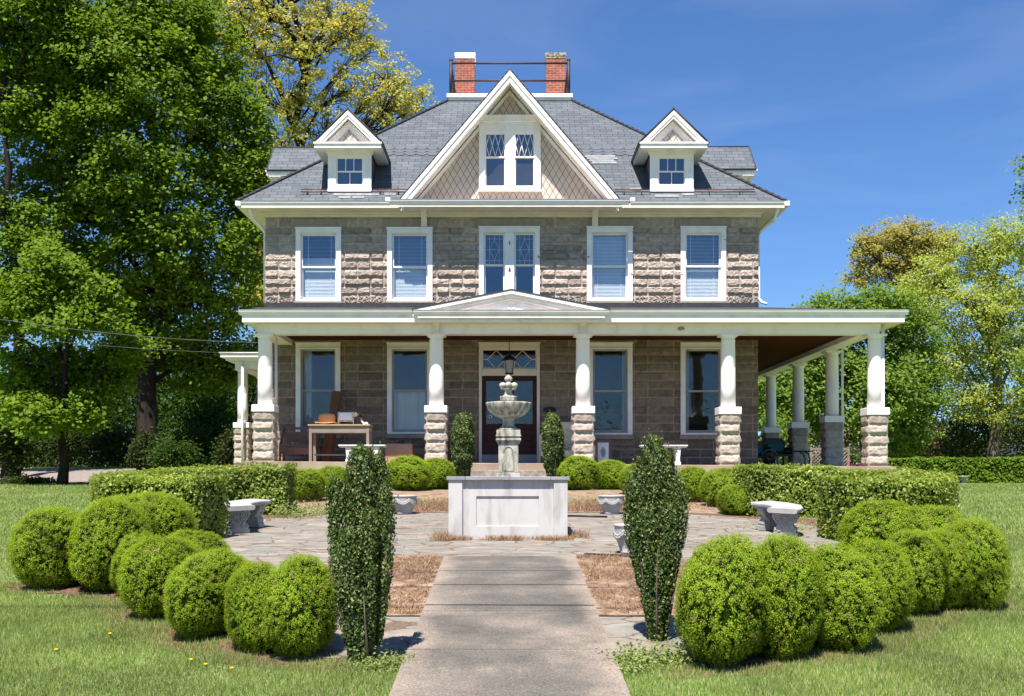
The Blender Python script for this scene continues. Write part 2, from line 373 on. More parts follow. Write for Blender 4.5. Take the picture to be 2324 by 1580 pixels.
MT['patio'] = patio_mat()

def walk_mat():
    m, n, l, out = new_mat('aged_concrete_walk')
    p = principled(n, l, out, 0.9, 0.15)
    tc = n.new('ShaderNodeTexCoord')
    sp = noise(n, l, 75, 3, vec=tc.outputs['Object'], rough=0.7)
    rs = ramp(n, [(0.32, (0.6, 0.57, 0.55)), (0.5, (1.0, 1.0, 1.0)), (0.7, (1.5, 1.5, 1.48))]); l.new(sp.outputs[0], rs.inputs[0])
    a = noise(n, l, 1.5, 6, vec=tc.outputs['Object'], rough=0.6)
    ra = ramp(n, [(0.32, (0.085, 0.078, 0.07)), (0.54, (0.138, 0.122, 0.106)), (0.72, (0.235, 0.195, 0.162))]); l.new(a.outputs[0], ra.inputs[0])
    s = n.new('ShaderNodeSeparateXYZ'); l.new(tc.outputs['Object'], s.inputs[0])
    ax = math_n(n, l, 'ABSOLUTE', s.outputs[0])
    e1 = math_n(n, l, 'MULTIPLY_ADD', a.outputs[0], 0.55, ax)
    re = ramp(n, [(0.74, (0, 0, 0)), (0.95, (1, 1, 1))]); l.new(e1, re.inputs[0])
    c = mixc(n, l, math_n(n, l, 'MULTIPLY', re.outputs[0], 0.75), ra.outputs[0], (0.28, 0.225, 0.185))
    c = mixc(n, l, 1.0, c, rs.outputs[0], 'MULTIPLY')
    l.new(c, p.inputs['Base Color'])
    bump(n, l, p, sp.outputs[0], 0.6, 0.006)
    return m
MT['walk'] = walk_mat()
MT['jointfill'] = M('sandy_joint', (0.27, 0.20, 0.155), (0.13, 0.095, 0.07), 9, 0.95, 0.1)
MT['mulch'] = M('bark_mulch', (0.22, 0.13, 0.09), (0.07, 0.04, 0.026), 28, 0.95, 0.1, bstr=0.8, bscale=45, bdist=0.03)
MT['straw'] = M('straw_ground', (0.36, 0.265, 0.19), (0.15, 0.085, 0.05), 7, 0.95, 0.1, bstr=0.8, bscale=40, bdist=0.03)
MT['gravel'] = M('pale_gravel', (0.27, 0.225, 0.20), (0.18, 0.15, 0.13), 12, 0.95, 0.1, bstr=0.5, bscale=50)

# ------------------------------------------------------------------ mesh helpers
class MB:
    def __init__(s): s.v, s.f, s.sm = [], [], []
    def add(s, vs, fs, smooth=False):
        b = len(s.v); s.v += [tuple(x) for x in vs]
        for f in fs: s.f.append(tuple(i + b for i in f)); s.sm.append(smooth)
    def box(s, x0, x1, y0, y1, z0, z1):
        if x0 > x1: x0, x1 = x1, x0
        if y0 > y1: y0, y1 = y1, y0
        if z0 > z1: z0, z1 = z1, z0
        s.add([(x0, y0, z0), (x1, y0, z0), (x1, y1, z0), (x0, y1, z0), (x0, y0, z1), (x1, y0, z1), (x1, y1, z1), (x0, y1, z1)],
              [(0, 3, 2, 1), (4, 5, 6, 7), (0, 1, 5, 4), (1, 2, 6, 5), (2, 3, 7, 6), (3, 0, 4, 7)]); return s
    def prism(s, poly, y0, y1, smooth=False):
        """poly: (x,z) outline, extruded along y"""
        n = len(poly)
        s.add([(x, y0, z) for x, z in poly] + [(x, y1, z) for x, z in poly],
              [tuple(range(n)), tuple(range(2 * n - 1, n - 1, -1))])
        b = len(s.v) - 2 * n
        for i in range(n):
            j = (i + 1) % n
            s.f.append((b + i, b + n + i, b + n + j, b + j)); s.sm.append(smooth)
        return s
    def slab(s, quad, th):
        """thick sheet: polygon of 3D points, thickened downwards along its normal"""
        q = [Vector(p) for p in quad]
        nrm = (q[1] - q[0]).cross(q[2] - q[0]).normalized()
        n = len(q)
        s.add(q + [p - nrm * th for p in q], [tuple(range(n)), tuple(range(2 * n - 1, n - 1, -1))] + [(i, n + i, n + (i + 1) % n, (i + 1) % n) for i in range(n)])
        return s
    def tube(s, pts, rad, n=8, cap=True):
        pts = [Vector(p) for p in pts]
        if isinstance(rad, (int, float)): rad = [rad] * len(pts)
        ref = None; rings = []
        b = len(s.v)
        for i, p in enumerate(pts):
            t = (pts[min(i + 1, len(pts) - 1)] - pts[max(i - 1, 0)]).normalized()
            if ref is None:
                ref = Vector((0, 0, 1)) if abs(t.z) < 0.9 else Vector((1, 0, 0))
            u = t.cross(ref).normalized(); w = u.cross(t).normalized(); ref = w
            for k in range(n):
                a = 2 * PI * k / n
                s.v.append(tuple(p + (u * math.cos(a) + w * math.sin(a)) * rad[i]))
        for i in range(len(pts) - 1):
            for k in range(n):
                k2 = (k + 1) % n
                s.f.append((b + i * n + k, b + i * n + k2, b + (i + 1) * n + k2, b + (i + 1) * n + k)); s.sm.append(True)
        if cap:
            s.f.append(tuple(b + k for k in reversed(range(n)))); s.sm.append(False)
            e = b + (len(pts) - 1) * n
            s.f.append(tuple(e + k for k in range(n))); s.sm.append(False)
        return s
    def lathe(s, prof, cx=0, cy=0, n=24, rfun=None, smooth=True):
        b = len(s.v)
        for r, z in prof:
            for k in range(n):
                a = 2 * PI * k / n
                rr = r * (rfun(a, r, z) if rfun else 1)
                s.v.append((cx + rr * math.cos(a), cy + rr * math.sin(a), z))
        for i in range(len(prof) - 1):
            for k in range(n):
                k2 = (k + 1) % n
                s.f.append((b + i * n + k, b + i * n + k2, b + (i + 1) * n + k2, b + (i + 1) * n + k)); s.sm.append(smooth)
        s.f.append(tuple(b + k for k in reversed(range(n)))); s.sm.append(False)
        e = b + (len(prof) - 1) * n
        s.f.append(tuple(e + k for k in range(n))); s.sm.append(False)
        return s
    def ball(s, c, r, n=10, m=7):
        prof = [(max(1e-4, math.sin(PI * i / m)) , -math.cos(PI * i / m)) for i in range(m + 1)]
        rx, ry, rz = (r, r, r) if isinstance(r, (int, float)) else r
        b = len(s.v)
        for rr, z in prof:
            for k in range(n):
                a = 2 * PI * k / n
                s.v.append((c[0] + rx * rr * math.cos(a), c[1] + ry * rr * math.sin(a), c[2] + rz * z))
        for i in range(m):
            for k in range(n):
                k2 = (k + 1) % n
                s.f.append((b + i * n + k, b + i * n + k2, b + (i + 1) * n + k2, b + (i + 1) * n + k)); s.sm.append(True)
        return s
    def disc_y(s, cx, cz, r, y0, y1, n=16):
        return s.prism([(cx + r * math.cos(2 * PI * k / n), cz + r * math.sin(2 * PI * k / n)) for k in range(n)], y0, y1)
    def ring_y(s, cx, cz, r, tr, y, n=20, a0=0, a1=2 * PI):
        return s.tube([(cx + r * math.cos(a0 + (a1 - a0) * k / n), y, cz + r * math.sin(a0 + (a1 - a0) * k / n)) for k in range(n + 1)], tr, 6)

def finish_mesh(me):
    """planar UVs in metres on every face"""
    nl = len(me.loops)
    if nl == 0: return
    uvl = me.uv_layers.new(name='UVMap')
    co = np.empty(len(me.vertices) * 3, np.float32); me.vertices.foreach_get('co', co); co = co.reshape(-1, 3)
    vi = np.empty(nl, np.int32); me.loops.foreach_get('vertex_index', vi)
    npoly = len(me.polygons)
    nr = np.empty(npoly * 3, np.float32); me.polygons.foreach_get('normal', nr); nr = nr.reshape(-1, 3)
    lt = np.empty(npoly, np.int32); me.polygons.foreach_get('loop_total', lt)
    n = np.repeat(nr, lt, axis=0)
    t = np.stack([-n[:, 1], n[:, 0], np.zeros(nl)], 1)
    ln = np.linalg.norm(t, axis=1)
    flat = ln < 0.05
    t[flat] = (1, 0, 0); ln[flat] = 1
    t /= ln[:, None]
    bt = np.cross(n, t)
    p = co[vi]
    uv = np.stack([(p * t).sum(1), (p * bt).sum(1)], 1).astype(np.float32)
    uvl.data.foreach_set('uv', uv.ravel())

def obj(name, mb, mat, parent=None, loc=None, bevel=0.0):
    me = bpy.data.meshes.new(name)
    me.from_pydata(mb.v, [], mb.f)
    me.polygons.foreach_set('use_smooth', mb.sm)
    me.update()
    finish_mesh(me)
    me.materials.append(MT[mat] if isinstance(mat, str) else mat)
    o = bpy.data.objects.new(name, me)
    COL.objects.link(o)
    if parent: o.parent = parent
    if loc is not None: o.location = loc
    if bevel:
        md = o.modifiers.new('bevel', 'BEVEL'); md.width = bevel; md.segments = 2; md.limit_method = 'ANGLE'; md.angle_limit = R(40)
    return o
def tag(o, label, cat, group=None, kind=None):
    o['label'] = label; o['category'] = cat
    if group: o['group'] = group
    if kind: o['kind'] = kind
    return o
def thing(name, label, cat, loc=(0, 0, 0), rz=0.0, group=None):
    o = bpy.data.objects.new(name, None); COL.objects.link(o)
    o.location = loc; o.rotation_euler = (0, 0, rz); o.empty_display_size = 0.2
    return tag(o, label, cat, group)
def struct(o): o['kind'] = 'structure'; return o
def dup_part(o, parent, loc, rz=0.0):
    c = o.copy(); COL.objects.link(c); c.parent = parent; c.location = loc; c.rotation_euler = (0, 0, rz)
    for ch in list(o.children):
        g = ch.copy(); COL.objects.link(g); g.parent = c
    return c

def quick_mesh(name, verts, nper, mats=(), midx=None):
    """verts: (N, nper, 3) separate faces"""
    nf = verts.shape[0]; nv = nf * nper
    me = bpy.data.meshes.new(name)
    me.vertices.add(nv); me.vertices.foreach_set('co', np.ascontiguousarray(verts, np.float32).ravel())
    me.loops.add(nv); me.loops.foreach_set('vertex_index', np.arange(nv, dtype=np.int32))
    me.polygons.add(nf); me.polygons.foreach_set('loop_start', np.arange(0, nv, nper, dtype=np.int32))
    if midx is not None: me.polygons.foreach_set('material_index', np.ascontiguousarray(midx, np.int32))
    for m in mats: me.materials.append(MT[m])
    me.update(calc_edges=True)
    return me

def unit(v): return v / np.maximum(np.linalg.norm(v, axis=1, keepdims=True), 1e-9)
def leaf_quads(rng, c, nrm, L, Wd, along=None):
    """rhombic leaves at centres c with rough normals nrm"""
    N = len(c)
    n = unit(nrm)
    a = rng.normal(size=(N, 3)) if along is None else along + rng.normal(size=(N, 3)) * 0.35
    a = unit(a - n * (a * n).sum(1, keepdims=True))
    b = np.cross(n, a)
    L = np.broadcast_to(np.asarray(L, float), (N,))[:, None]; Wd = np.broadcast_to(np.asarray(Wd, float), (N,))[:, None]
    return np.stack([c - a * L / 2, c + b * Wd / 2 - a * L * 0.08, c + a * L / 2, c - b * Wd / 2 - a * L * 0.08], 1)
def join_core(me_leaf_verts, mb):
    """leaf quads plus the (quad) faces of a core mesh in one array"""
    v = np.array(mb.v, float); q = [f for f in mb.f if len(f) == 4]
    core = v[np.array(q)]
    allv = np.concatenate([me_leaf_verts, core]); idx = np.concatenate([np.zeros(len(me_leaf_verts)), np.ones(len(core))])
    return allv, idx

# lattice value noise for relief
def vnoise(x, y, seed=0):
    xi = np.floor(x).astype(np.int64); yi = np.floor(y).astype(np.int64)
    fx = x - xi; fy = y - yi
    fx = fx * fx * (3 - 2 * fx); fy = fy * fy * (3 - 2 * fy)
    def h(a, b):
        q = (a * 374761393 + b * 668265263 + seed * 974711) & 0x7fffffff
        q = ((q ^ (q >> 13)) * 1274126177) & 0x7fffffff
        return ((q ^ (q >> 16)) & 0xffff) / 65535.0
    return (h(xi, yi) * (1 - fx) + h(xi + 1, yi) * fx) * (1 - fy) + (h(xi, yi + 1) * (1 - fx) + h(xi + 1, yi + 1) * fx) * fy
def fbm(x, y, seed=0, o=3):
    r = 0; a = 0.5; t = 0
    for i in range(o):
        r = r + a * vnoise(x * 2 ** i, y * 2 ** i, seed + i * 17); t += a; a *= 0.55
    return r / t
def hash01(a, b, s=0):
    q = (a.astype(np.int64) * 73856093 + b.astype(np.int64) * 19349663 + s * 83492791) & 0x7fffffff
    q = ((q ^ (q >> 13)) * 1274126177) & 0x7fffffff
    return ((q ^ (q >> 16)) & 0xffff) / 65535.0

def rock_relief(u, v, ch, unitw=0.34, amp=0.06, seed=1, whole=None, flat=None, rosette=None):
    """height and tint for rock-faced blocks; u along, v up, both metres"""
    c = np.floor(v / ch); t = v / ch - c
    if whole is None:
        ph = np.mod(c * 2, 3)                              # long, short, long ... shifted each course
        k = np.floor(u / unitw) + ph
        m3 = np.mod(k, 3); start = (np.floor(u / unitw) - np.where(m3 == 1, 1, 0)) * unitw
        w = np.where(m3 == 2, unitw, 2 * unitw)
        s = u - start; bid = np.floor(start / unitw + 0.5)
    else:
        s = u; w = np.full_like(u, whole); bid = np.zeros_like(u)
    r = hash01(bid, c, seed)
    e = np.minimum(np.minimum(s, w - s), np.minimum(t, 1 - t) * ch)
    env = np.clip((e - 0.009) / 0.022, 0, 1); env = env * env * (3 - 2 * env)
    r2 = hash01(bid, c, seed + 9)
    pk = 0.16 + 0.22 * r2 + 0.30 * (fbm(u * 9, v * 2 + c * 7, seed + 3, 4) - 0.45)
    pk = np.clip(pk, 0.06, 0.7)
    low = np.clip((t - pk * 0.55) / 0.10, 0, 1)
    prof = np.where(t < pk, 0.10 + 0.90 * low * low, 1 - 0.42 * (t - pk) / (1 - pk))
    a = amp * (0.50 + 0.62 * r2)
    fine = fbm(u * 24, v * 30, seed + 8, 3) - 0.5
    h = env * (0.008 + a * prof * (0.70 + 0.6 * fbm(u * 8, v * 10, seed + 4)) + 0.042 * fine)
    tint = (0.74 + 0.42 * r) * (0.88 + 0.24 * fbm(u * 6, v * 9, seed + 31))
    mort = (e < 0.0105)
    if flat is not None:
        h = np.where(flat, env * 0.012 + 0.004 * fbm(u * 30, v * 30, seed), h)
    if rosette is not None:
        q = np.mod(u, unitw / 2) / (unitw / 2) - 0.5; z = t - 0.5
        rr = np.sqrt((q * 0.17) ** 2 + (z * ch) ** 2); an = np.arctan2(z * ch, q * 0.17)
        hr = env * (0.012 + 0.028 * (np.cos(rr * 125 + 1.2 * np.sin(3 * an + np.floor(u / (unitw / 2)))) > 0.25) * (rr < 0.095))
        h = np.where(rosette, hr, h)
    return h, tint, mort

def relief_mesh(name, nu, nv, pos, keep=None, tint=None):
    """grid mesh; pos (nv+1, nu+1, 3); keep mask of cells (nv, nu)"""
    V = pos.reshape(-1, 3)
    i = np.arange(nv)[:, None] * (nu + 1) + np.arange(nu)[None, :]
    q = np.stack([i, i + 1, i + nu + 2, i + nu + 1], -1)
    q = q[keep] if keep is not None else q.reshape(-1, 4)
    me = bpy.data.meshes.new(name)
    me.vertices.add(len(V)); me.vertices.foreach_set('co', np.ascontiguousarray(V, np.float32).ravel())
    me.loops.add(len(q) * 4); me.loops.foreach_set('vertex_index', np.ascontiguousarray(q, np.int32).ravel())
    me.polygons.add(len(q)); me.polygons.foreach_set('loop_start', np.arange(0, len(q) * 4, 4, dtype=np.int32))
    me.update(calc_edges=True)
    if tint is not None:
        at = me.color_attributes.new('tint', 'FLOAT_COLOR', 'POINT')
        at.data.foreach_set('color', np.ascontiguousarray(tint, np.float32).ravel())
    return me

STONE = np.array([0.388, 0.316, 0.268]); MORT = np.array([0.50, 0.425, 0.375])
STONE_PORCH_SHADE = np.array([0.225, 0.168, 0.13]); MORT_PORCH_SHADE = np.array([0.36, 0.28, 0.225])      # same stone, porch shade painted in as a darker brown

# ------------------------------------------------------------------ ground, walk, patio
def region(name, poly, dz, mat, lines=(), kind='structure', subdiv=None):
    """flat region given by (x, depth) outline laid on the ground, cut where the ground bends"""
    bm = bmesh.new()
    f = bm.faces.new([bm.verts.new((x, CAMY + d, 0)) for x, d in poly])
    cuts = [d for d, _ in GPROF] + list(lines)
    for d in cuts:
        bmesh.ops.bisect_plane(bm, geom=bm.verts[:] + bm.edges[:] + bm.faces[:], plane_co=(0, CAMY + d, 0), plane_no=(0, 1, 0))
    if subdiv:
        for x in subdiv:
            bmesh.ops.bisect_plane(bm, geom=bm.verts[:] + bm.edges[:] + bm.faces[:], plane_co=(x, 0, 0), plane_no=(1, 0, 0))
    for v in bm.verts: v.co.z = gz(v.co.x, v.co.y - CAMY) + dz
    bmesh.ops.recalc_face_normals(bm, faces=bm.faces)
    for fc in bm.faces:
        if fc.normal.z < 0: fc.normal_flip()
    me = bpy.data.meshes.new(name); bm.to_mesh(me); bm.free()
    finish_mesh(me); me.materials.append(MT[mat])
    o = bpy.data.objects.new(name, me); COL.objects.link(o)
    if kind: o['kind'] = kind
    return o

def build_ground():
    xs = np.concatenate([[-900, -300, -120, -60], np.arange(-40, 40.1, 1.0), [60, 120, 300, 900]])
    ds = np.concatenate([[-60, -20, 0], np.arange(3, 11, 1.0), [11.2, 12, 13, 14, 15, 16, 17, 18, 19, 20, 21, 22, 23, 23.8], np.arange(25, 60, 1.0), [80, 120, 300, 1500]])
    P = np.array([[(x, CAMY + d, gz(x, d)) for x in xs] for d in ds])
    me = relief_mesh('ground', len(xs) - 1, len(ds) - 1, P)
    finish_mesh(me); me.materials.append(MT['lawn'])
    o = bpy.data.objects.new('ground', me); COL.objects.link(o); struct(o)
build_ground()

PC = 13.75                                   # depth of the patio centre
patio_poly = [(4.35 * math.cos(2 * PI * k / 64), PC + 4.35 * math.sin(2 * PI * k / 64)) for k in range(64)]
region('patio', patio_poly, 0.012, 'patio')
region('planting_bed', [(5.3 * math.cos(2 * PI * k / 64), PC + 4.75 * math.sin(2 * PI * k / 64)) for k in range(64)], 0.004, 'mulch')
for s in (-1, 1):
    region('flagstone_path', [(s * 0.64, 7.05), (s * 1.5, 7.05), (s * 1.5, 8.35), (s * 0.64, 8.35)], 0.010, 'patio')
    region('straw_bed', [(s * 0.64, 8.35), (s * 1.75, 8.35), (s * 1.7, 10.6), (s * 1.35, 11.45), (s * 0.8, 11.45), (s * 0.64, 11.2)], 0.020, 'straw')
    region('straw_bed', [(s * 0.8, 17.35), (s * 1.9, 17.5), (s * 2.1, 19.6), (s * 0.8, 20.4)], 0.020, 'straw')
region('back_bed', [(-3.6, 16.9), (-1.0, 18.9), (1.0, 18.9), (3.6, 16.9), (4.2, 23.0), (1.3, 25.0), (-1.3, 25.0), (-4.2, 23.0)], 0.007, 'straw')
region('path', [(-1.5, 17.0), (1.5, 17.0), (0.95, 25.2), (-0.95, 25.2)], 0.011, 'patio')
def build_walk():
    mb = MB()
    edges = [0.0, 2.2, 4.2, 5.6, 7.15, 8.4, 9.55, 10.45, 11.2]
    for a, b in zip(edges, edges[1:]):
        n = 3
        for i in range(n):
            d0 = a + 0.007 + (b - a - 0.014) * i / n; d1 = a + 0.007 + (b - a - 0.014) * (i + 1) / n
            w0 = 0.665
            mb.add([(-w0, CAMY + d0, gz(0, d0) - 0.05), (w0, CAMY + d0, gz(0, d0) - 0.05), (w0, CAMY + d1, gz(0, d1) - 0.05), (-w0, CAMY + d1, gz(0, d1) - 0.05),
                    (-w0, CAMY + d0, gz(0, d0) + 0.045), (w0, CAMY + d0, gz(0, d0) + 0.045), (w0, CAMY + d1, gz(0, d1) + 0.045), (-w0, CAMY + d1, gz(0, d1) + 0.045)],
                   [(4, 5, 6, 7), (1, 2, 6, 5), (3, 0, 4, 7)] + ([(0, 1, 5, 4)] if i == 0 else []) + ([(2, 3, 7, 6)] if i == n - 1 else []))
    struct(obj('walkway', mb, 'walk'))
    mb = MB()
    for b in edges[1:-1]:
        mb.box(-0.66, 0.66, CAMY + b - 0.007, CAMY + b + 0.007, gz(0, b) - 0.04, gz(0, b) + 0.039)
    struct(obj('walkway_joint', mb, 'jointfill'))
build_walk()
drive_x = [x for x in np.arange(-39, -8, 1.0)]
region('driveway', [(-45, 37.0), (-12.5, 36.0), (-9.5, 38.5), (-9.5, 42.5), (-12.5, 41.5), (-45, 42.5)], 0.03, 'gravel', lines=[float(v) for v in np.arange(35, 43, 1.0)], subdiv=drive_x)

# ------------------------------------------------------------------ the house
house = thing('stone_house', 'two storey grey block house with slate hip roof and white wraparound porch', 'house', (0, 0, 0))
XL, XR = XW(602), XW(1720)
WTOP = EZ + 6.80
HD = 12.0
CH = 19.35 / K
Z690 = ZW(690)
def floor_z(x): return EZ + 0.315 - 0.00866 * x
def ped_z(x): return EZ + 1.675 - 0.005 * x

WIN2 = [(723.5, 51.5, 518, 685), (930.5, 51.5, 518, 685), (1383.5, 52, 516, 684), (1595.5, 51.5, 516, 684)]
WINC = (1156, 69, 516, 690)
WIN1 = [(722.5, 50.5, 778, 985), (930, 51, 778, 985), (1384.5, 50.5, 778, 987), (1594.5, 50.5, 778, 987)]
DOORP = (1156, 69, 778, 1050)
holes = []
for cx, hw, t, b in WIN2 + [WINC] + WIN1 + [DOORP]:
    holes.append((XW(cx - hw) + 0.06, XW(cx + hw) - 0.06, ZW(b) + (0.05 if b < 1000 else -1), ZW(t) - 0.06))

def build_front_wall():
    cs = 0.0265
    z0 = 0.0
    nu = int((XR - XL) / cs); nv = int((WTOP - z0) / cs)
    u = np.linspace(XL, XR, nu + 1)[None, :].repeat(nv + 1, 0); z = np.linspace(z0, WTOP, nv + 1)[:, None].repeat(nu + 1, 1)
    v = z - Z690 + 40 * CH
    c = np.floor(v / CH)
    ros = c == 40
    lint = c == np.floor((ZW(506) - Z690) / CH + 40)
    flat = c == np.floor((ZW(768) - Z690) / CH + 40)
    amp_scale = np.where(z > EZ + 4.2, 1.0, 0.45)
    h, tint, mort = rock_relief(u - XL, v, CH, amp=0.062, seed=3, flat=lint | flat, rosette=ros)
    h = h * np.where(ros | lint | flat, 1.0, amp_scale)
    pos = np.stack([u, -h, z], -1)
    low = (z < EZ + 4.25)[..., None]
    tn = np.where(low, STONE_PORCH_SHADE, STONE) * tint[..., None]
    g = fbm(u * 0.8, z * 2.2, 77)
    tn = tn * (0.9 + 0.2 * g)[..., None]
    tn = np.where(mort[..., None], np.where(low, MORT_PORCH_SHADE, MORT), tn)
    tn = np.concatenate([tn, np.ones(tn.shape[:2] + (1,))], -1)
    uc = (u[:-1, :-1] + u[1:, 1:]) / 2; zc = (z[:-1, :-1] + z[1:, 1:]) / 2
    keep = np.ones_like(uc, bool)
    for a, b, p, q in holes: keep &= ~((uc > a) & (uc < b) & (zc > p) & (zc < q))
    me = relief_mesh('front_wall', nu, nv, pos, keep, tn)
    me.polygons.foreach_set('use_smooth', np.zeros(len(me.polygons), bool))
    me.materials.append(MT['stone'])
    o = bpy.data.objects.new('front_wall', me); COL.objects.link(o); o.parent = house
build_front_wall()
mb = MB()
mb.box(XL, XL + 0.3, 0.02, HD, 0, WTOP); mb.box(XR - 0.3, XR, 0.02, HD, 0, WTOP); mb.box(XL + 0.3, XR - 0.3, HD - 0.3, HD, 0, WTOP)
obj('side_wall', mb, 'blockside', house)
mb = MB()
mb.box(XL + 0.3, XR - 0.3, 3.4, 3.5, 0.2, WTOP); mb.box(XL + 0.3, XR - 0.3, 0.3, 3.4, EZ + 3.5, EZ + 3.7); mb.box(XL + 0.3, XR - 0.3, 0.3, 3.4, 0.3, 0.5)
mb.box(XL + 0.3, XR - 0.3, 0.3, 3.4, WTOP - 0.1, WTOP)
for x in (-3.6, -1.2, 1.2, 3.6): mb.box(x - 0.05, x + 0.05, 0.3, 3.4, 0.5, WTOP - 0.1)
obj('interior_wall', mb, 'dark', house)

def frame_rect(mb, x0, x1, z0, z1, w, y0, y1, top=None, bot=None):
    top = w if top is None else top; bot = w if bot is None else bot
    mb.box(x0, x0 + w, y0, y1, z0, z1); mb.box(x1 - w, x1, y0, y1, z0, z1)
    mb.box(x0 + w, x1 - w, y0, y1, z1 - top, z1); mb.box(x0 + w, x1 - w, y0, y1, z0, z0 + bot)
def quad_y(mb, x0, x1, z0, z1, y): mb.add([(x0, y, z0), (x1, y, z0), (x1, y, z1), (x0, y, z1)], [(0, 1, 2, 3)])

def casing_mb(x0, x1, z0, z1, cw=0.125, head=0.15, post=None, sillh=0.05):
    mb = MB()
    yo, yi = -0.075, 0.12
    mb.box(x0, x0 + cw, yo, yi, z0, z1 - head); mb.box(x1 - cw, x1, yo, yi, z0, z1 - head)
    mb.box(x0, x1, yo, yi, z1 - head, z1)
    mb.box(x0 - 0.012, x1 + 0.012, yo - 0.03, yo - 0.002, z1 - 0.035, z1 + 0.012)
    mb.box(x0 + 0.05, x1 - 0.05, yo - 0.016, yo - 0.002, z1 - head + 0.012, z1 - head + 0.035)
    mb.box(x0 + cw, x1 - cw, yo + 0.01, yi, z0, z0 + sillh)
    if post: mb.box(post[0], post[1], yo + 0.004, yi, z0 + sillh, z1 - head)
    return mb
def add_sashes(w, x0, x1, z0, z1, mat='trim', mid=0.5, sw=0.045, glass='pane'):
    zm = z0 + (z1 - z0) * mid
    up = MB(); frame_rect(up, x0, x1, zm - 0.02, z1, sw, 0.02, 0.055, bot=0.045)
    lo = MB(); frame_rect(lo, x0, x1, z0, zm + 0.02, sw, 0.057, 0.092, top=0.045, bot=0.07)
    obj('sash', up, mat, w); obj('sash', lo, mat, w)
    p = MB(); quad_y(p, x0 + sw, x1 - sw, zm + 0.025, z1 - sw, 0.04); obj('pane', p, glass, w)
    p = MB(); quad_y(p, x0 + sw, x1 - sw, z0 + 0.07, zm - 0.025, 0.077); obj('pane', p, glass, w)
def add_blind(w, x0, x1, z0, z1, stop, open_above=99, frac=0.45):
    mb = MB(); z = z1
    while z > stop:
        hh = 0.034 * (frac if z > open_above else 1.0)
        mb.add([(x0, 0.172, z), (x1, 0.172, z), (x1, 0.15, z - hh), (x0, 0.15, z - hh)], [(0, 1, 2, 3)]); z -= 0.036
    for x in (x0 + 0.14, x1 - 0.14): mb.box(x - 0.006, x + 0.006, 0.142, 0.147, stop, z1)
    obj('blind', mb, 'blind', w)
def lintel(w, cx, hw, y0, y1):
    mb = MB(); mb.box(XW(cx - hw), XW(cx + hw), -0.03, 0.05, ZW(y1), ZW(y0)); obj('lintel', mb, 'lintel', w, bevel=0.006)
def sill(w, cx, hw, y0, y1, mat='lintel'):
    mb = MB(); mb.box(XW(cx - hw), XW(cx + hw), -0.09, 0.1, ZW(y1), ZW(y0) - 0.002); obj('sill', mb, mat, w, bevel=0.006)

stops = [0.0, 0.0, 0.0, 0.0]
for i, (cx, hw, t, b) in enumerate(WIN2):
    x0, x1, z0, z1 = XW(cx - hw), XW(cx + hw), ZW(b), ZW(t)
    w = obj('window', casing_mb(x0, x1, z0, z1), 'trim', house, bevel=0.004)
    add_sashes(w, x0 + 0.125, x1 - 0.125, z0 + 0.05, z1 - 0.15)
    add_blind(w, x0 + 0.15, x1 - 0.15, z0 + 0.06, z1 - 0.17, z0 + 0.06, (z0 + 0.62 * (z1 - z0), z0 + 0.5 * (z1 - z0), 99, z0 + 0.55 * (z1 - z0))[i], (0.3, 0.45, 1, 0.5)[i])
    lintel(w, cx, 63, 497.2, 515.5); sill(w, cx, 54, b + 0.3, b + 9)
# centre double window, leaded upper lights
cx, hw, t, b = WINC
x0, x1, z0, z1 = XW(cx - hw), XW(cx + hw), ZW(b), ZW(t)
w = obj('window', casing_mb(x0, x1, z0, z1, post=(XW(1146), XW(1167))), 'trim', house, bevel=0.004)
w['label'] = 'double window with leaded diamond upper panes'
for a, c in ((x0 + 0.125, XW(1146)), (XW(1167), x1 - 0.125)):
    add_sashes(w, a, c, z0 + 0.05, z1 - 0.15, mid=0.535)
    mb = MB(); zm = z0 + 0.05 + (z1 - z0 - 0.2) * 0.535 + 0.025; zt = z1 - 0.195; xa, xb = a + 0.045, c - 0.045; xm = (xa + xb) / 2; zq = (zm + zt) / 2
    def came(p, q): mb.tube([(p[0], 0.036, p[1]), (q[0], 0.036, q[1])], 0.0045, 5)
    for dx in (0.1, -0.1):
        xx = (xa if dx > 0 else xb) + dx; came((xx, zm), (xx, zt))
    for zz in (zm + 0.1, zt - 0.1, zq): came((xa, zz), (xb, zz))
    came((xm, zm), (xm, zm + 0.12)); came((xm, zt), (xm, zt - 0.12))
    for p, q in (((xm, zt - 0.12), (xa + 0.1, zq)), ((xa + 0.1, zq), (xm, zm + 0.12)), ((xm, zm + 0.12), (xb - 0.1, zq)), ((xb - 0.1, zq), (xm, zt - 0.12))): came(p, q)
    obj('leading', mb, 'blind', w)
lintel(w, cx, 83, 497.2, 515.5)
mb = MB(); mb.ball((XW(1156.5), -0.085, ZW(611)), (0.025, 0.012, 0.035)); mb.box(XW(1156.5) - 0.03, XW(1156.5) + 0.03, -0.09, -0.07, ZW(616), ZW(613)); mb.box(XW(1156.5) - 0.012, XW(1156.5) + 0.012, -0.088, -0.07, ZW(557), ZW(549))
obj('window_ornament', mb, 'framebr', w)
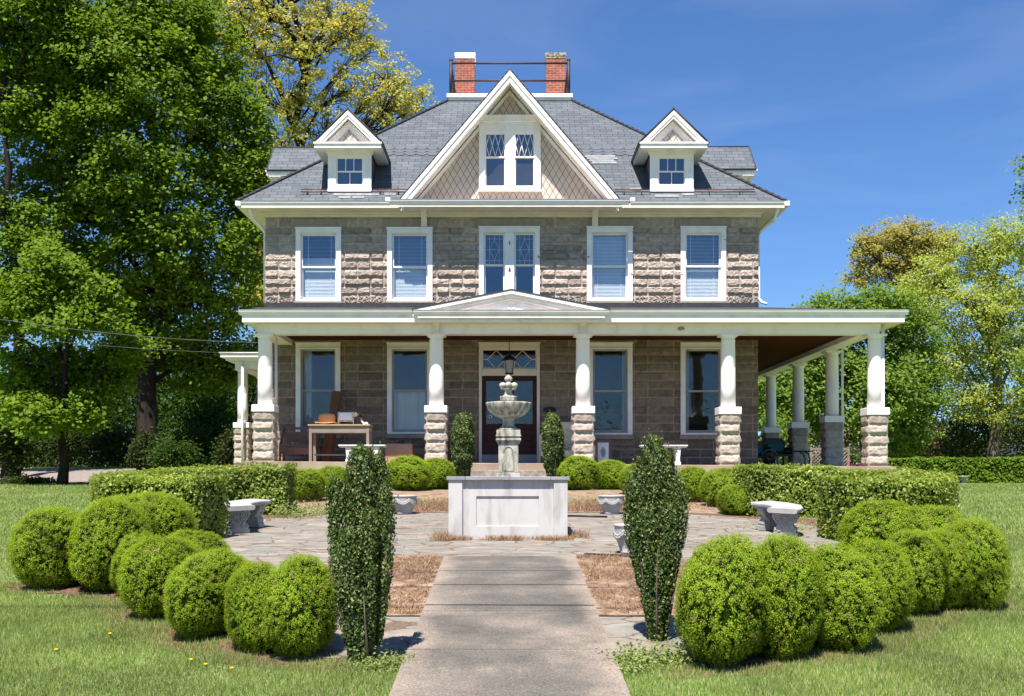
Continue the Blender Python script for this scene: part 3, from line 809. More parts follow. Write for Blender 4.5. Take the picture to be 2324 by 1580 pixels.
# ground-floor windows
for i, (cx, hw, t, b) in enumerate(WIN1):
    x0, x1, z0, z1 = XW(cx - hw), XW(cx + hw), ZW(b), ZW(t)
    w = obj('window', casing_mb(x0, x1, z0, z1, head=0.17), 'trim', house, bevel=0.004)
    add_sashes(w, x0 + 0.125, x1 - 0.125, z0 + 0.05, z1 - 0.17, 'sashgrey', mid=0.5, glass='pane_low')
    lintel(w, cx, 62, 758, 777.5); sill(w, cx, 53, b + 0.3, b + 10)
    mb = MB()
    cw = (x1 - x0 - 0.3)
    def drape(xa, xb, za, zb):
        n = 24
        for k in range(n):
            ua, ub = k / n, (k + 1) / n
            mb.add([(xa + (xb - xa) * ua, 0.2 + 0.03 * math.sin(ua * 26), za), (xa + (xb - xa) * ub, 0.2 + 0.03 * math.sin(ub * 26), za), (xa + (xb - xa) * ub, 0.2 + 0.03 * math.sin(ub * 26), zb), (xa + (xb - xa) * ua, 0.2 + 0.03 * math.sin(ua * 26), zb)], [(0, 1, 2, 3)], True)
    if i == 0: drape(x0 + 0.13, x0 + 0.13 + cw * 0.28, z0, z1)
    if i == 1: drape(x0 + 0.13, x1 - 0.13, z0, z0 + (z1 - z0) * 0.47)
    if i == 2: drape(x0 + 0.13, x0 + 0.2, z0, z1); drape(x1 - 0.24, x1 - 0.13, z0, z1)
    if i == 3: drape(x0 + 0.13, x0 + 0.13 + cw * 0.15, z0, z1)
    obj('curtain', mb, 'blind', w)

# front door with transom
cx, hw, t, b = DOORP
x0, x1, z1 = XW(cx - hw), XW(cx + hw), ZW(t); fz = floor_z(0)
mb = MB()
mb.box(x0, x0 + 0.075, -0.075, 0.14, fz + 0.002, z1 - 0.16); mb.box(x1 - 0.075, x1, -0.075, 0.14, fz + 0.002, z1 - 0.16); mb.box(x0, x1, -0.075, 0.14, z1 - 0.16, z1)
mb.box(x0 - 0.012, x1 + 0.012, -0.105, -0.077, z1 - 0.035, z1 + 0.012)
mb.box(x0 + 0.075, x1 - 0.075, -0.06, 0.14, ZW(853), ZW(838))
door = obj('front_door', mb, 'cream', house, bevel=0.004)
mb = MB(); mb.box(x0 + 0.075, x1 - 0.075, -0.05, 0.14, fz, ZW(1032)); obj('threshold', mb, 'bluestone', door)
ta, tb, tz0, tz1 = x0 + 0.11, x1 - 0.11, ZW(837), ZW(795)
mb = MB(); frame_rect(mb, x0 + 0.075, x1 - 0.075, ZW(838), z1 - 0.16, 0.035, -0.02, 0.06)
zq = (tz0 + tz1) / 2
for c0 in (ta + (tb - ta) * 0.25, ta + (tb - ta) * 0.75):
    hwd = (tb - ta) * 0.17
    for p, q in (((c0, tz1), (c0 - hwd, zq)), ((c0 - hwd, zq), (c0, tz0)), ((c0, tz0), (c0 + hwd, zq)), ((c0 + hwd, zq), (c0, tz1))):
        mb.tube([(p[0], 0.02, p[1]), (q[0], 0.02, q[1])], 0.011, 6)
mb.box(ta, ta + (tb - ta) * 0.08, 0.01, 0.03, zq - 0.01, zq + 0.01); mb.box(tb - (tb - ta) * 0.08, tb, 0.01, 0.03, zq - 0.01, zq + 0.01); mb.box((ta + tb) / 2 - (tb - ta) * 0.08, (ta + tb) / 2 + (tb - ta) * 0.08, 0.01, 0.03, zq - 0.01, zq + 0.01)
obj('transom_bars', mb, 'cream', door)
mb = MB(); quad_y(mb, ta, tb, tz0, tz1, 0.035); obj('pane', mb, 'pane_low', door)
da, db, dz0, dz1 = x0 + 0.075, x1 - 0.075, ZW(1032), ZW(853)
dm = (da + db) / 2
for a, c in ((da, dm - 0.003), (dm + 0.003, db)):
    mb = MB(); gz0 = ZW(962)
    mb.box(a, a + 0.11, 0.03, 0.08, dz0, dz1); mb.box(c - 0.11, c, 0.03, 0.08, dz0, dz1)
    mb.box(a + 0.11, c - 0.11, 0.03, 0.08, dz1 - 0.13, dz1); mb.box(a + 0.11, c - 0.11, 0.03, 0.08, gz0 - 0.14, gz0); mb.box(a + 0.11, c - 0.11, 0.03, 0.08, dz0, dz0 + 0.2)
    for k in range(3):
        za = dz0 + 0.2 + (gz0 - 0.14 - dz0 - 0.2) * k / 3; zb = dz0 + 0.2 + (gz0 - 0.14 - dz0 - 0.2) * (k + 1) / 3
        mb.box(a + 0.11, c - 0.11, 0.05, 0.075, za + 0.004, zb - 0.004)
    lf = obj('door_leaf', mb, 'door', door, bevel=0.004)
    mb = MB(); quad_y(mb, a + 0.11, c - 0.11, gz0, dz1 - 0.13, 0.05); obj('door_glass', mb, 'pane_low', door)
mb = MB(); mb.disc_y(XW(1113), ZW(945), 0.042, 0.044, 0.048, 20); obj('door_sticker', mb, 'paper', door)
mb = MB(); mb.disc_y(XW(1113), ZW(945), 0.024, 0.0405, 0.0438, 16); obj('sticker_mark', mb, 'ink', door)
for s in (-1, 1):
    mb = MB(); mb.ball((dm + s * 0.06, -0.005, dz0 + 0.95), 0.032); mb.tube([(dm + s * 0.06, 0.0, dz0 + 0.95), (dm + s * 0.06, 0.04, dz0 + 0.95)], 0.012); obj('door_knob', mb, 'gold', door)
lintel(door, cx, 84, 758, 777.5)
mb = MB(); mb.ball((XW(1247), -0.06, ZW(930)), (0.17, 0.02, 0.07), 20, 8); obj('wall_plaque', mb, 'black', house)

# ---- main hip roof
EY, SL = -0.58, 0.845
EXL, EXR = -6.9, 6.97
ZE = EZ + 6.95
RUN = 5.08; TOPZ = ZE + SL * RUN
DX, DY0, DY1 = 1.82, EY + RUN, HD - EY - RUN
def roof_z(y): return ZE + SL * (y - EY)
HB = HD - EY
mb = MB()
c = [(EXL, EY, ZE), (EXR, EY, ZE), (EXR, HB, ZE), (EXL, HB, ZE)]; t4 = [(-DX, DY0, TOPZ), (DX, DY0, TOPZ), (DX, DY1, TOPZ), (-DX, DY1, TOPZ)]
for i in (1, 2, 3):
    j = (i + 1) % 4
    mb.add([c[i], c[j], t4[j], t4[i]], [(0, 1, 2, 3)])
mb.add(t4, [(0, 1, 2, 3)])
xg = 2.58                                   # the front slope is open where the gable wall rises
yl = EY + RUN * (EXL + xg) / (EXL + DX); yr_ = EY + RUN * (EXR - xg) / (EXR - DX)
mb.add([c[0], (-xg, EY, ZE), (-xg, yl, roof_z(yl))], [(0, 1, 2)]); mb.add([(xg, EY, ZE), c[1], (xg, yr_, roof_z(yr_))], [(0, 1, 2)])
mb.add([(-xg, 0.06, roof_z(0.06)), (xg, 0.06, roof_z(0.06)), (xg, yr_, roof_z(yr_)), t4[1], t4[0], (-xg, yl, roof_z(yl))], [(0, 1, 2, 3, 4, 5)])
roof = obj('hip_roof', mb, 'slate', house)
for i in range(4):
    mb = MB()
    p, q = Vector(c[i]), Vector(t4[i])
    n = 40
    for k in range(n):
        a, b2 = p.lerp(q, k / n), p.lerp(q, (k + 1.15) / n)
        mb.tube([a + Vector((0, 0, 0.028)), b2 + Vector((0, 0, 0.012))], 0.045, 6)
    obj('hip_cap', mb, 'roofblack', roof)
# scalloped slate band
mb = MB()
def on_roof(x, y, off): return (x, y - off * 0.65, roof_z(y) + off * 0.756)
for row, yy in enumerate((1.52, 1.66, 1.80)):
    w = 0.30; half = 6.9 - (yy - EY)
    x = -half + 0.15 + (0.15 if row % 2 else 0)
    while x + w < half:
        rise = 0.15 if row < 2 else 0.17
        pts = [on_roof(x + 0.004, yy + rise, 0.010)]
        for k in range(9):
            a = PI + PI * k / 8
            pts.append(on_roof(x + w / 2 + (w / 2 - 0.004) * math.cos(a), yy + 0.08 + 0.085 * math.sin(a), 0.018))
        pts.append(on_roof(x + w - 0.004, yy + rise, 0.010))
        mb.slab(pts[::-1] if False else pts, 0.008)
        x += w
obj('scalloped_slate', mb, 'slateband', roof)
mb = MB()
for row in range(4):
    for k in range(5 - (row > 1)):
        x = PX(1325, 30.2) + k * 0.165 + row * 0.06; yy = 1.42 - row * 0.105
        mb.slab([on_roof(x, yy, 0.02), on_roof(x + 0.16, yy, 0.02), on_roof(x + 0.16, yy + 0.1, 0.016), on_roof(x, yy + 0.1, 0.016)], 0.006)
obj('patched_slate', mb, 'slatepale', roof)
for grp in (((-4.5, -0.33), (-4.2, -0.33), (-3.9, -0.33), (-3.6, -0.33), (-4.35, -0.45), (-4.0, -0.45)), ((-3.2, -0.32), (-2.9, -0.2)), ((3.7, -0.4), (4.0, -0.4), (4.4, -0.33)), ((3.1, -0.1),)):
    mb = MB()
    for x, yy in grp:
        mb.slab([on_roof(x, yy, 0.014), on_roof(x + 0.3, yy, 0.014), on_roof(x + 0.3, yy + 0.1, 0.012), on_roof(x, yy + 0.1, 0.012)], 0.006)
    obj('patched_slate', mb, 'slatepale', roof)
# snow rails
mb = MB()
for xa, xb in ((PX(683, 28.2), PX(745, 28.2)), (PX(842, 28.2), PX(925, 28.2)), (PX(1396, 28.2), PX(1475, 28.2)), (PX(1574, 28.2), PX(1712, 28.2))):
    for off in (0.0, 0.09):
        mb.tube([on_roof(xa, -0.17 - off, 0.07), on_roof(xb, -0.17 - off, 0.07)], 0.012, 6)
    n = max(2, int((xb - xa) / 0.7))
    for k in range(n):
        x = xa + (xb - xa) * (k + 0.5) / n
        mb.tube([on_roof(x, -0.3, 0.0), on_roof(x, -0.26, 0.09), on_roof(x, -0.16, 0.09)], 0.014, 6)
obj('snow_rail', mb, 'copper', roof)

# deck, chimneys, railing
mb = MB(); mb.box(-DX - 0.02, DX + 0.02, DY0 - 0.07, DY1 + 0.07, TOPZ - 0.02, TOPZ + 0.05); mb.box(-DX - 0.06, DX + 0.06, DY0 - 0.11, DY1 + 0.11, TOPZ + 0.052, TOPZ + 0.17)
deck = obj('roof_deck', mb, 'trim', house, bevel=0.01)
DT = TOPZ + 0.17
for s, capm in ((-1, 'white'), (1, 'conc_cap')):
    cxm = PX(1055.5, 34.3) if s < 0 else PX(1261.5, 34.3)
    yc = 34.3 + CAMY + 0.3; hwid = 0.295
    mb = MB(); mb.box(cxm - hwid, cxm + hwid, yc - 0.3, yc + 0.3, TOPZ, PZ(133, 34.3)); mb.box(cxm - hwid - 0.03, cxm + hwid + 0.03, yc - 0.33, yc + 0.33, DT, DT + 0.06)
    ch = obj('chimney', mb, 'redbrick', house)
    mb = MB(); mb.box(cxm - hwid - 0.02, cxm + hwid + 0.02, yc - 0.32, yc + 0.32, PZ(133, 34.3), PZ(128.5, 34.3) ); mb.box(cxm - hwid - 0.03, cxm + hwid + 0.03, yc - 0.33, yc + 0.33, PZ(128.4, 34.3), PZ(120, 34.3))
    obj('chimney_cap', mb, capm, ch, bevel=0.015)
mb = MB()
ry = 33.0 + CAMY
rx = PX(1290.5, 33.0)
yb = DY1 - 0.1
zt = PZ(144, 33.0); zm = PZ(183.5, 33.0)
for sx in (-rx, rx):
    for y in (ry, yb): 
        mb.tube([(sx, y, DT), (sx, y, PZ(137, 33.0))], 0.05, 8); mb.ball((sx, y, PZ(137, 33.0)), 0.058)
    for z in (zt, zm): mb.tube([(sx, ry, z), (sx, yb, z)], 0.032, 8)
    mb.tube([(sx, ry + 0.04, zt), (sx - math.copysign(0.12, sx), ry + 0.7, DT)], 0.03, 6)
for z in (zt, zm):
    for y in (ry, yb): mb.tube([(-rx, y, z), (rx, y, z)], 0.032, 8)
obj('roof_railing', mb, 'iron', house)

# ---- front gable
GYF = 27.7 + CAMY                          # rake front
GA = PZ(160, 27.7); GB = PZ(452, 27.7); GH = 2.74
gs = (GA - GB) / GH
gback = EY + (GA - ZE) / SL
mb = MB()
for s in (-1, 1):
    yb_ = EY + (GB - ZE) / SL + 0.02
    q = [(0, GYF, GA), (s * (GH + 0.05), GYF, GB - 0.05 * gs), (s * (GH + 0.05), yb_, GB - 0.05 * gs), (0, gback, GA)]
    if s > 0: q = q[::-1]
    mb.slab(q if True else q, -0.0) if False else None
    q2 = [Vector(p) for p in q]
    nrm = (q2[1] - q2[0]).cross(q2[2] - q2[0]).normalized()
    if nrm.z < 0: q2 = q2[::-1]; nrm = -nrm
    mb.slab([p + nrm * 0.035 for p in q2], 0.035)
gable = obj('front_gable', mb, 'slate', house)
mb = MB()
for s in (-1, 1):
    for k in range(30):
        a = k / 30; b2 = (k + 1.1) / 30
        mb.tube([(s * GH * a, GYF + 0.01, GA - gs * GH * a + 0.035), (s * GH * b2, GYF + 0.01, GA - gs * GH * b2 + 0.02)], 0.028, 5)
obj('slate_edge', mb, 'roofblack', gable)
FV = 0.27
mb = MB()
for s in (-1, 1):
    def ch_poly(off0, off1, xin=GH):
        p = [(0, GA - off0), (s * xin, GA - off0 - gs * xin), (s * xin, GA - off1 - gs * xin), (0, GA - off1)]
        return p if s < 0 else p[::-1]
    mb.prism(ch_poly(0.0, 0.13), GYF - 0.02, GYF + 0.03)
    mb.prism(ch_poly(0.132, FV), GYF + 0.005, GYF + 0.05)
    mb.prism(ch_poly(FV + 0.002, FV + 0.03), GYF + 0.012, GYF + 0.08)
obj('rake_board', mb, 'white', gable)
mb = MB()
for s in (-1, 1):
    q = [Vector((0, GYF + 0.05, GA - FV + 0.04)), Vector((s * GH, GYF + 0.05, GA - FV + 0.04 - gs * GH)), Vector((s * GH, -0.03, GA - FV + 0.04 - gs * GH)), Vector((0, -0.03, GA - FV + 0.04))]
    mb.add(q, [(0, 1, 2, 3)])
obj('rake_soffit', mb, 'white', gable)
gw = -0.05
mb = MB()
zb_ = EZ + 6.82
hwb = (GA - FV + 0.02 - zb_) / gs
mb.prism([(-hwb, zb_), (hwb, zb_), (0, GA - FV + 0.02)], gw, gw + 0.1)
obj('shingle_wall', mb, 'shingle', gable)
gx = lambda px: PX(px, 28.3); gzz = lambda py: PZ(py, 28.3)
mb = MB()                                  # frieze boards along the rake on the wall
for s in (-1, 1):
    p = [(0, GA - FV), (s * hwb, GA - FV - gs * hwb), (s * (hwb - 0.1), GA - FV - gs * hwb), (0, GA - FV - 0.1 * gs)]
    mb.prism(p if s < 0 else p[::-1], gw - 0.05, gw - 0.001)
obj('frieze_board', mb, 'white', gable)
mb = MB()
mb.box(gx(1090), gx(1224), gw - 0.16, gw, gzz(279), gzz(268)); mb.box(gx(1086), gx(1228), gw - 0.2, gw, gzz(268) + 0.001, gzz(264)); mb.box(gx(1084), gx(1230), gw - 0.1, gw, gzz(284), gzz(279) - 0.001)
obj('gable_cornice', mb, 'white', gable, bevel=0.008)
mb = MB()
mb.box(gx(1087), gx(1101), gw - 0.11, gw, gzz(433), gzz(284) - 0.001); mb.box(gx(1213), gx(1227), gw - 0.11, gw, gzz(433), gzz(284) - 0.001)
mb.box(gx(1147), gx(1168), gw - 0.11, gw, gzz(424), gzz(284) - 0.001)
mb.box(gx(1101), gx(1147), gw - 0.1, gw, gzz(303), gzz(284) - 0.001); mb.box(gx(1168), gx(1213), gw - 0.1, gw, gzz(303), gzz(284) - 0.001)
mb.box(gx(1101) , gx(1213), gw - 0.1, gw, gzz(433), gzz(424)); mb.box(gx(1085), gx(1229), gw - 0.14, gw, gzz(434.5), gzz(431))
gwin = obj('gable_window', mb, 'white', gable, bevel=0.005)
for a, b2 in ((1101, 1147), (1168, 1213)):
    mb = MB(); frame_rect(mb, gx(a), gx(b2), gzz(358), gzz(303), 0.03, gw - 0.075, gw - 0.03); frame_rect(mb, gx(a), gx(b2), gzz(424), gzz(356.5), 0.03, gw - 0.05, gw - 0.012)
    xa, xb, za, zb2 = gx(a) + 0.03, gx(b2) - 0.03, gzz(358) + 0.03, gzz(303) - 0.03
    n = 3
    wv = (xb - xa) / n
    for k in range(n):
        xm = xa + wv * (k + 0.5); zq = (za + zb2) / 2
        for x_ in (xa + wv * k, xa + wv * (k + 1)):
            mb.tube([(xm, gw - 0.055, zb2), (x_, gw - 0.055, zq)], 0.008, 5); mb.tube([(xm, gw - 0.055, za), (x_, gw - 0.055, zq)], 0.008, 5)
    obj('sash', mb, 'white', gable)
    mb = MB(); quad_y(mb, xa, xb, za, zb2, gw - 0.045); quad_y(mb, xa, xb, gzz(424) + 0.03, gzz(356.5) - 0.03, gw - 0.025); obj('pane', mb, 'pane', gable)
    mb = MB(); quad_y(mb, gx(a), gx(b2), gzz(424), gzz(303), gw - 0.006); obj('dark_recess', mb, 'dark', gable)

# ---- dormers (built once, local: front faces -Y, origin on the wall plane at eave height)
def make_dormer():
    zb0, zt0 = 0.0, 1.10
    hw = 0.555
    ov, fo = 0.29, 0.36
    ez, az = 1.16, 1.99
    sl = (az - ez) / (hw + ov)
    back = 2.5
    mb = MB(); mb.box(-hw + 0.03, -hw + 0.09, 0.05, back, zb0 - 0.3, zt0 + 0.1); mb.box(hw - 0.09, hw - 0.03, 0.05, back, zb0 - 0.3, zt0 + 0.1)
    dm_ = obj('dormer', mb, 'slate', house)
    mb = MB()
    for s in (-1, 1):
        q = [Vector((0, -fo - 0.02, az)), Vector((s * (hw + ov + 0.03), -fo - 0.02, ez - 0.03 * sl)), Vector((s * (hw + ov + 0.03), back, ez - 0.03 * sl)), Vector((0, back, az))]
        nrm = (q[1] - q[0]).cross(q[2] - q[0]).normalized()
        if nrm.z < 0: q = q[::-1]; nrm = -nrm
        mb.slab([p + nrm * 0.04 for p in q], 0.04)
    obj('dormer_roof', mb, 'slate', dm_)
    mb = MB()
    for s in (-1, 1):
        mb.tube([(0, -fo - 0.015, az + 0.045), (s * (hw + ov + 0.03), -fo - 0.015, ez + 0.015)], 0.02, 5)
        mb.tube([(s * (hw + ov + 0.04), -fo - 0.015, ez + 0.005), (s * (hw + ov + 0.04), back, ez + 0.005)], 0.022, 5)
    mb.tube([(0, -fo, az + 0.05), (0, back, az + 0.05)], 0.03, 5)
    obj('slate_edge', mb, 'roofblack', dm_)
    mb = MB()
    for s in (-1, 1):
        def cp(o0, o1, xin=hw + ov):
            p = [(0, az - o0), (s * xin, az - o0 - sl * xin), (s * xin, az - o1 - sl * xin), (0, az - o1)]
            return p if s < 0 else p[::-1]
        mb.prism(cp(0, 0.12, hw + ov - 0.0), -fo - 0.015, -fo + 0.03); mb.prism(cp(0.122, 0.2, hw + ov - 0.06), -fo + 0.005, -fo + 0.045)
        q = [(0, -fo + 0.04, az - 0.16), (s * (hw + ov), -fo + 0.04, ez - 0.16), (s * (hw + ov), 0.0, ez - 0.16), (0, 0.0, az - 0.16)]
        mb.add(q, [(0, 1, 2, 3)])
    xw = hw + ov
    mb.box(-xw, xw, -fo - 0.03, -fo + 0.06, ez - 0.13, ez + 0.005); mb.box(-xw - 0.02, xw + 0.02, -fo - 0.06, -fo + 0.0, ez - 0.03, ez + 0.012)
    mb.box(-xw + 0.02, xw - 0.02, -fo + 0.062, 0.0, ez - 0.12, ez - 0.09)       # soffit
    for s in (-1, 1): mb.box(s * (hw + 0.0), s * xw, 0.0, back, ez - 0.12, ez - 0.09); mb.box(s * xw, s * (xw - 0.04), -fo + 0.06, back, ez - 0.13, ez - 0.01)
    mb.box(-hw - 0.05, hw + 0.05, -0.06, 0.05, ez - 0.17, ez - 0.121); mb.box(-hw - 0.02, hw + 0.02, -0.04, 0.05, ez - 0.21, ez - 0.171)
    mb.prism([(-xw + 0.2, ez), (xw - 0.2, ez), (0, az - 0.2)], -0.16, -0.1)
    obj('dormer_pediment', mb, 'white', dm_)
    mb = MB(); mb.prism([(-xw + 0.46, ez + 0.013), (xw - 0.46, ez + 0.013), (0, az - 0.42)], -0.175, -0.162); obj('pediment_shingle', mb, 'shingle', dm_)
    mb = MB()
    iw = 0.315
    mb.box(-hw, -iw - 0.03, -0.05, 0.05, zb0, ez - 0.211); mb.box(iw + 0.03, hw, -0.05, 0.05, zb0, ez - 0.211)
    mb.box(-iw - 0.03, iw + 0.03, -0.045, 0.05, ez - 0.27, ez - 0.211); mb.box(-iw - 0.03, iw + 0.03, -0.045, 0.05, zb0, zb0 + 0.18); mb.box(-hw - 0.01, hw + 0.01, -0.075, -0.051, zb0 + 0.005, zb0 + 0.075)
    for s in (-1, 1):
        for q in (0.06, 0.11, 0.16): mb.box(s * (hw - q) - 0.01, s * (hw - q) + 0.01, -0.058, -0.05, zb0 + 0.2, ez - 0.24)
    obj('dormer_front', mb, 'white', dm_, bevel=0.004)
    za, zb2 = zb0 + 0.18, ez - 0.27; zm = za + (zb2 - za) * 0.5
    mb = MB(); frame_rect(mb, -iw - 0.03, iw + 0.03, zm - 0.02, zb2, 0.03, -0.02, 0.02); frame_rect(mb, -iw - 0.03, iw + 0.03, za, zm + 0.015, 0.03, 0.0, 0.03)
    for x in (-iw / 3, iw / 3): mb.box(x - 0.009, x + 0.009, -0.018, 0.015, zm, zb2 - 0.03)
    mb.box(-0.009, 0.009, 0.002, 0.025, za + 0.03, zm)
    obj('dormer_sash', mb, 'white', dm_)
    mb = MB(); quad_y(mb, -iw, iw, zm, zb2 - 0.03, 0.005); quad_y(mb, -iw, iw, za + 0.03, zm, 0.018); obj('pane', mb, 'pane', dm_)
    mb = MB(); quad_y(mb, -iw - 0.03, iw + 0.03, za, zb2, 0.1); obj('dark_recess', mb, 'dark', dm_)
    return dm_
dorm = make_dormer()
dorm.location = (PX(794, 28.25), -0.16, EZ + 7.29)
dup_part(dorm, house, (PX(1524.3, 28.25), -0.16, EZ + 7.29))
dup_part(dorm, house, (XL - 0.02, 2.85, EZ + 7.29), R(-90))
dup_part(dorm, house, (XR + 0.02, 2.85, EZ + 7.32), R(90))

# ---- main eaves: gutters, soffit, brackets
def gutter_prof(y, z, h=0.115, w=0.13):
    """front outline (y, z) of an ogee gutter, outer lip at y"""
    return [(y, z), (y + 0.012, z - 0.02), (y + 0.02, z - 0.05), (y + 0.05, z - 0.085), (y + 0.06, z - h), (y + w, z - h), (y + w, z), (y + w - 0.01, z), (y + w - 0.01, z - h + 0.01), (y + 0.07, z - h + 0.01), (y + 0.02, z - 0.012), (y + 0.012, z)]
def gutter(name, x0, x1, y, z, parent, h=0.115, w=0.13):
    mb = MB(); prof = gutter_prof(y, z, h, w); n = len(prof)
    mb.add([(x0, a, b) for a, b in prof] + [(x1, a, b) for a, b in prof], [(i, i + n, (i + 1) % n + n, (i + 1) % n) for i in range(n)] + [tuple(range(n)), tuple(range(2 * n - 1, n - 1, -1))])
    return obj(name, mb, 'metalwhite', parent)
gutter('gutter', PX(542, 27.83), PX(884, 27.83), EY - 0.03, ZE + 0.015, house)
gutter('gutter', PX(1431, 27.83), PX(1786, 27.83), EY - 0.03, ZE + 0.02, house)
gutter('gutter', PX(886, 27.66), PX(1428, 27.66), GYF - 0.09, PZ(451, 27.6), house, 0.12, 0.15)
mb = MB()
for x in (PX(880, 27.8), PX(1436, 27.8)): mb.box(x - 0.06, x + 0.06, EY - 0.02, EY + 0.1, ZE + 0.0, ZE + 0.1)
obj('gutter_end', mb, 'metalwhite', house)
for s, xx in ((-1, EXL), (1, EXR)):       # side gutters
    mb = MB(); mb.box(xx - 0.03, xx + 0.1, EY - 0.02, HB, ZE - 0.1, ZE + 0.015); obj('side_gutter', mb, 'metalwhite', house)
mb = MB()
mb.box(EXL + 0.03, EXR - 0.03, EY + 0.05, 0.0, WTOP + 0.0, WTOP + 0.03)
mb.box(EXL + 0.1, XL - 0.001, 0.0, HB, WTOP, WTOP + 0.03); mb.box(XR + 0.001, EXR - 0.1, 0.0, HB, WTOP, WTOP + 0.03)
mb.box(EXL + 0.02, EXR - 0.02, EY + 0.02, EY + 0.049, WTOP - 0.005, ZE - 0.02)
mb.box(XL - 0.06, XR + 0.06, -0.085, 0.0, WTOP - 0.12, WTOP - 0.001); mb.box(XL - 0.09, XR + 0.09, -0.14, -0.086, WTOP - 0.055, WTOP - 0.001)
mb.box(XL - 0.06, XL - 0.001, 0.0, HD, WTOP - 0.12, WTOP - 0.001); mb.box(XR + 0.001, XR + 0.06, 0.0, HD, WTOP - 0.12, WTOP - 0.001)
mb.box(PX(905, 27.8), PX(1410, 27.8), GYF - 0.02, EY + 0.019, WTOP - 0.02, ZE - 0.03)
obj('soffit', mb, 'cream', house, bevel=0.006)
def bracket(px, y0, y1, dtop, parent, yf, yw, wpx=13):
    k = dtop
    xa, xb = PX(px - wpx / 2, k), PX(px + wpx / 2, k)
    zt, zb = PZ(y0, k), PZ(y1, k)
    mb = MB()
    h = zt - zb
    poly = [(yf, zt), (yf, zt - h * 0.16), (yf + 0.04, zt - h * 0.22), (yf + 0.1, zt - h * 0.32), (yw - 0.1, zt - h * 0.5), (yw - 0.08, zb), (yw, zb), (yw, zt)]
    n = len(poly)
    mb.add([(xa, a, b) for a, b in poly] + [(xb, a, b) for a, b in poly], [tuple(reversed(range(n))), tuple(range(n, 2 * n))] + [(i, (i + 1) % n, (i + 1) % n + n, i + n) for i in range(n)])
    mb.box(xa - 0.06, xb + 0.06, yf - 0.03, yw, zt - h * 0.08, zt + 0.0); mb.box(xa - 0.03, xb + 0.03, yf - 0.01, yw, zt - h * 0.17, zt - h * 0.081)
    for x in (xa + (xb - xa) * 0.33, xa + (xb - xa) * 0.67): mb.box(x - 0.006, x + 0.006, yw - 0.092, yw - 0.081, zb, zt - h * 0.5)
    obj('bracket', mb, 'cream', parent, bevel=0.004)
for px in (962, 1351): bracket(px, 473.5, 513, 28.25, house, -0.34, -0.03)

# downspouts
def pipe(pts, r=0.038, name='downspout'):
    mb = MB(); mb.tube(pts, r, 10); return obj(name, mb, 'metalwhite', house)
pipe([(PX(1764, 28), EY + 0.12, ZE - 0.1), (PX(1764, 28), EY + 0.12, ZE - 0.2), (PX(1757, 28.2), -0.2, ZE - 0.4), (XR + 0.11, 0.12, ZE - 0.58), (XR + 0.05, 0.14, ZE - 0.75), (XR + 0.05, 0.14, EZ + 4.62), (XR + 0.12, 0.05, EZ + 4.5), (XR + 0.24, 0.0, EZ + 4.45)])
pipe([(PX(568, 28), EY + 0.12, ZE - 0.1), (PX(568, 28), EY + 0.12, ZE - 0.2), (PX(574, 28.2), -0.2, ZE - 0.33), (XL - 0.1, 0.12, ZE - 0.5), (XL - 0.04, 0.14, ZE - 0.62), (XL - 0.04, 0.14, EZ + 4.5)])

# ---- porch
BY0, BY1 = -2.32, -1.92                     # beam front and back
CYL = -2.12
BZ0, BZ1 = PZ(757.5, 26.1), PZ(735, 26.1)
BXL, BXR = PX(583, 26.1), PX(1996, 26.1)
PFY = -2.72                                 # cornice lip
SBY = 12.4                                  # back end of the side porch
CZT = PZ(702.5, 25.7)
mb = MB()
mb.box(BXL, BXR, BY0, BY1, BZ0, BZ1)
mb.box(BXL, BXL + 0.4, BY1, -0.07, BZ0, BZ1); mb.box(BXR - 0.4, BXR, BY1, SBY, BZ0, BZ1)
mb.box(BXL - 0.02, BXR + 0.02, BY0 - 0.02, BY0 - 0.001, BZ1 - 0.06, BZ1)
obj('porch_beam', mb, 'white', house, bevel=0.008)
mb = MB()
CXL, CXR = PX(541, 25.7), PX(2062, 25.7)
mb.box(CXL + 0.1, CXR - 0.1, PFY + 0.1, 0.0, BZ1 + 0.001, BZ1 + 0.03); mb.box(XR + 0.001, CXR - 0.1, 0.0, SBY + 0.3, BZ1 + 0.001, BZ1 + 0.03)
obj('porch_soffit', mb, 'cream', house)
mb = MB()
mb.box(CXL + 0.09, CXR - 0.09, PFY + 0.07, PFY + 0.099, BZ1 - 0.01, CZT - 0.1)
mb.box(CXL + 0.07, CXL + 0.099, PFY + 0.07, 0.0, BZ1 - 0.01, CZT - 0.1); mb.box(CXR - 0.099, CXR - 0.07, PFY + 0.07, SBY + 0.3, BZ1 - 0.01, CZT - 0.1)
obj('porch_fascia', mb, 'white', house, bevel=0.004)
gutter('porch_gutter', CXL, PX(936, 25.7), PFY - 0.02, CZT, house, 0.115, 0.14)
gutter('porch_gutter', PX(1383, 25.7), CXR, PFY - 0.02, CZT, house, 0.115, 0.14)
mb = MB(); mb.box(CXL, CXL + 0.12, PFY + 0.12, 0, CZT - 0.11, CZT); mb.box(CXR - 0.12, CXR, PFY + 0.12, SBY + 0.3, CZT - 0.11, CZT); obj('porch_side_gutter', mb, 'metalwhite', house)
RW = EZ + 4.37
mb = MB()
mb.add([(CXL + 0.04, PFY + 0.06, CZT - 0.005), (CXR - 0.04, PFY + 0.06, CZT - 0.005), (XR + 0.03, 0.0, RW), (XL, 0.0, RW)], [(0, 1, 2, 3)])
mb.add([(CXR - 0.04, PFY + 0.06, CZT - 0.005), (CXR - 0.04, SBY + 0.3, CZT - 0.005), (XR + 0.03, SBY + 0.3, RW), (XR + 0.03, 0.0, RW)], [(0, 1, 2, 3)])
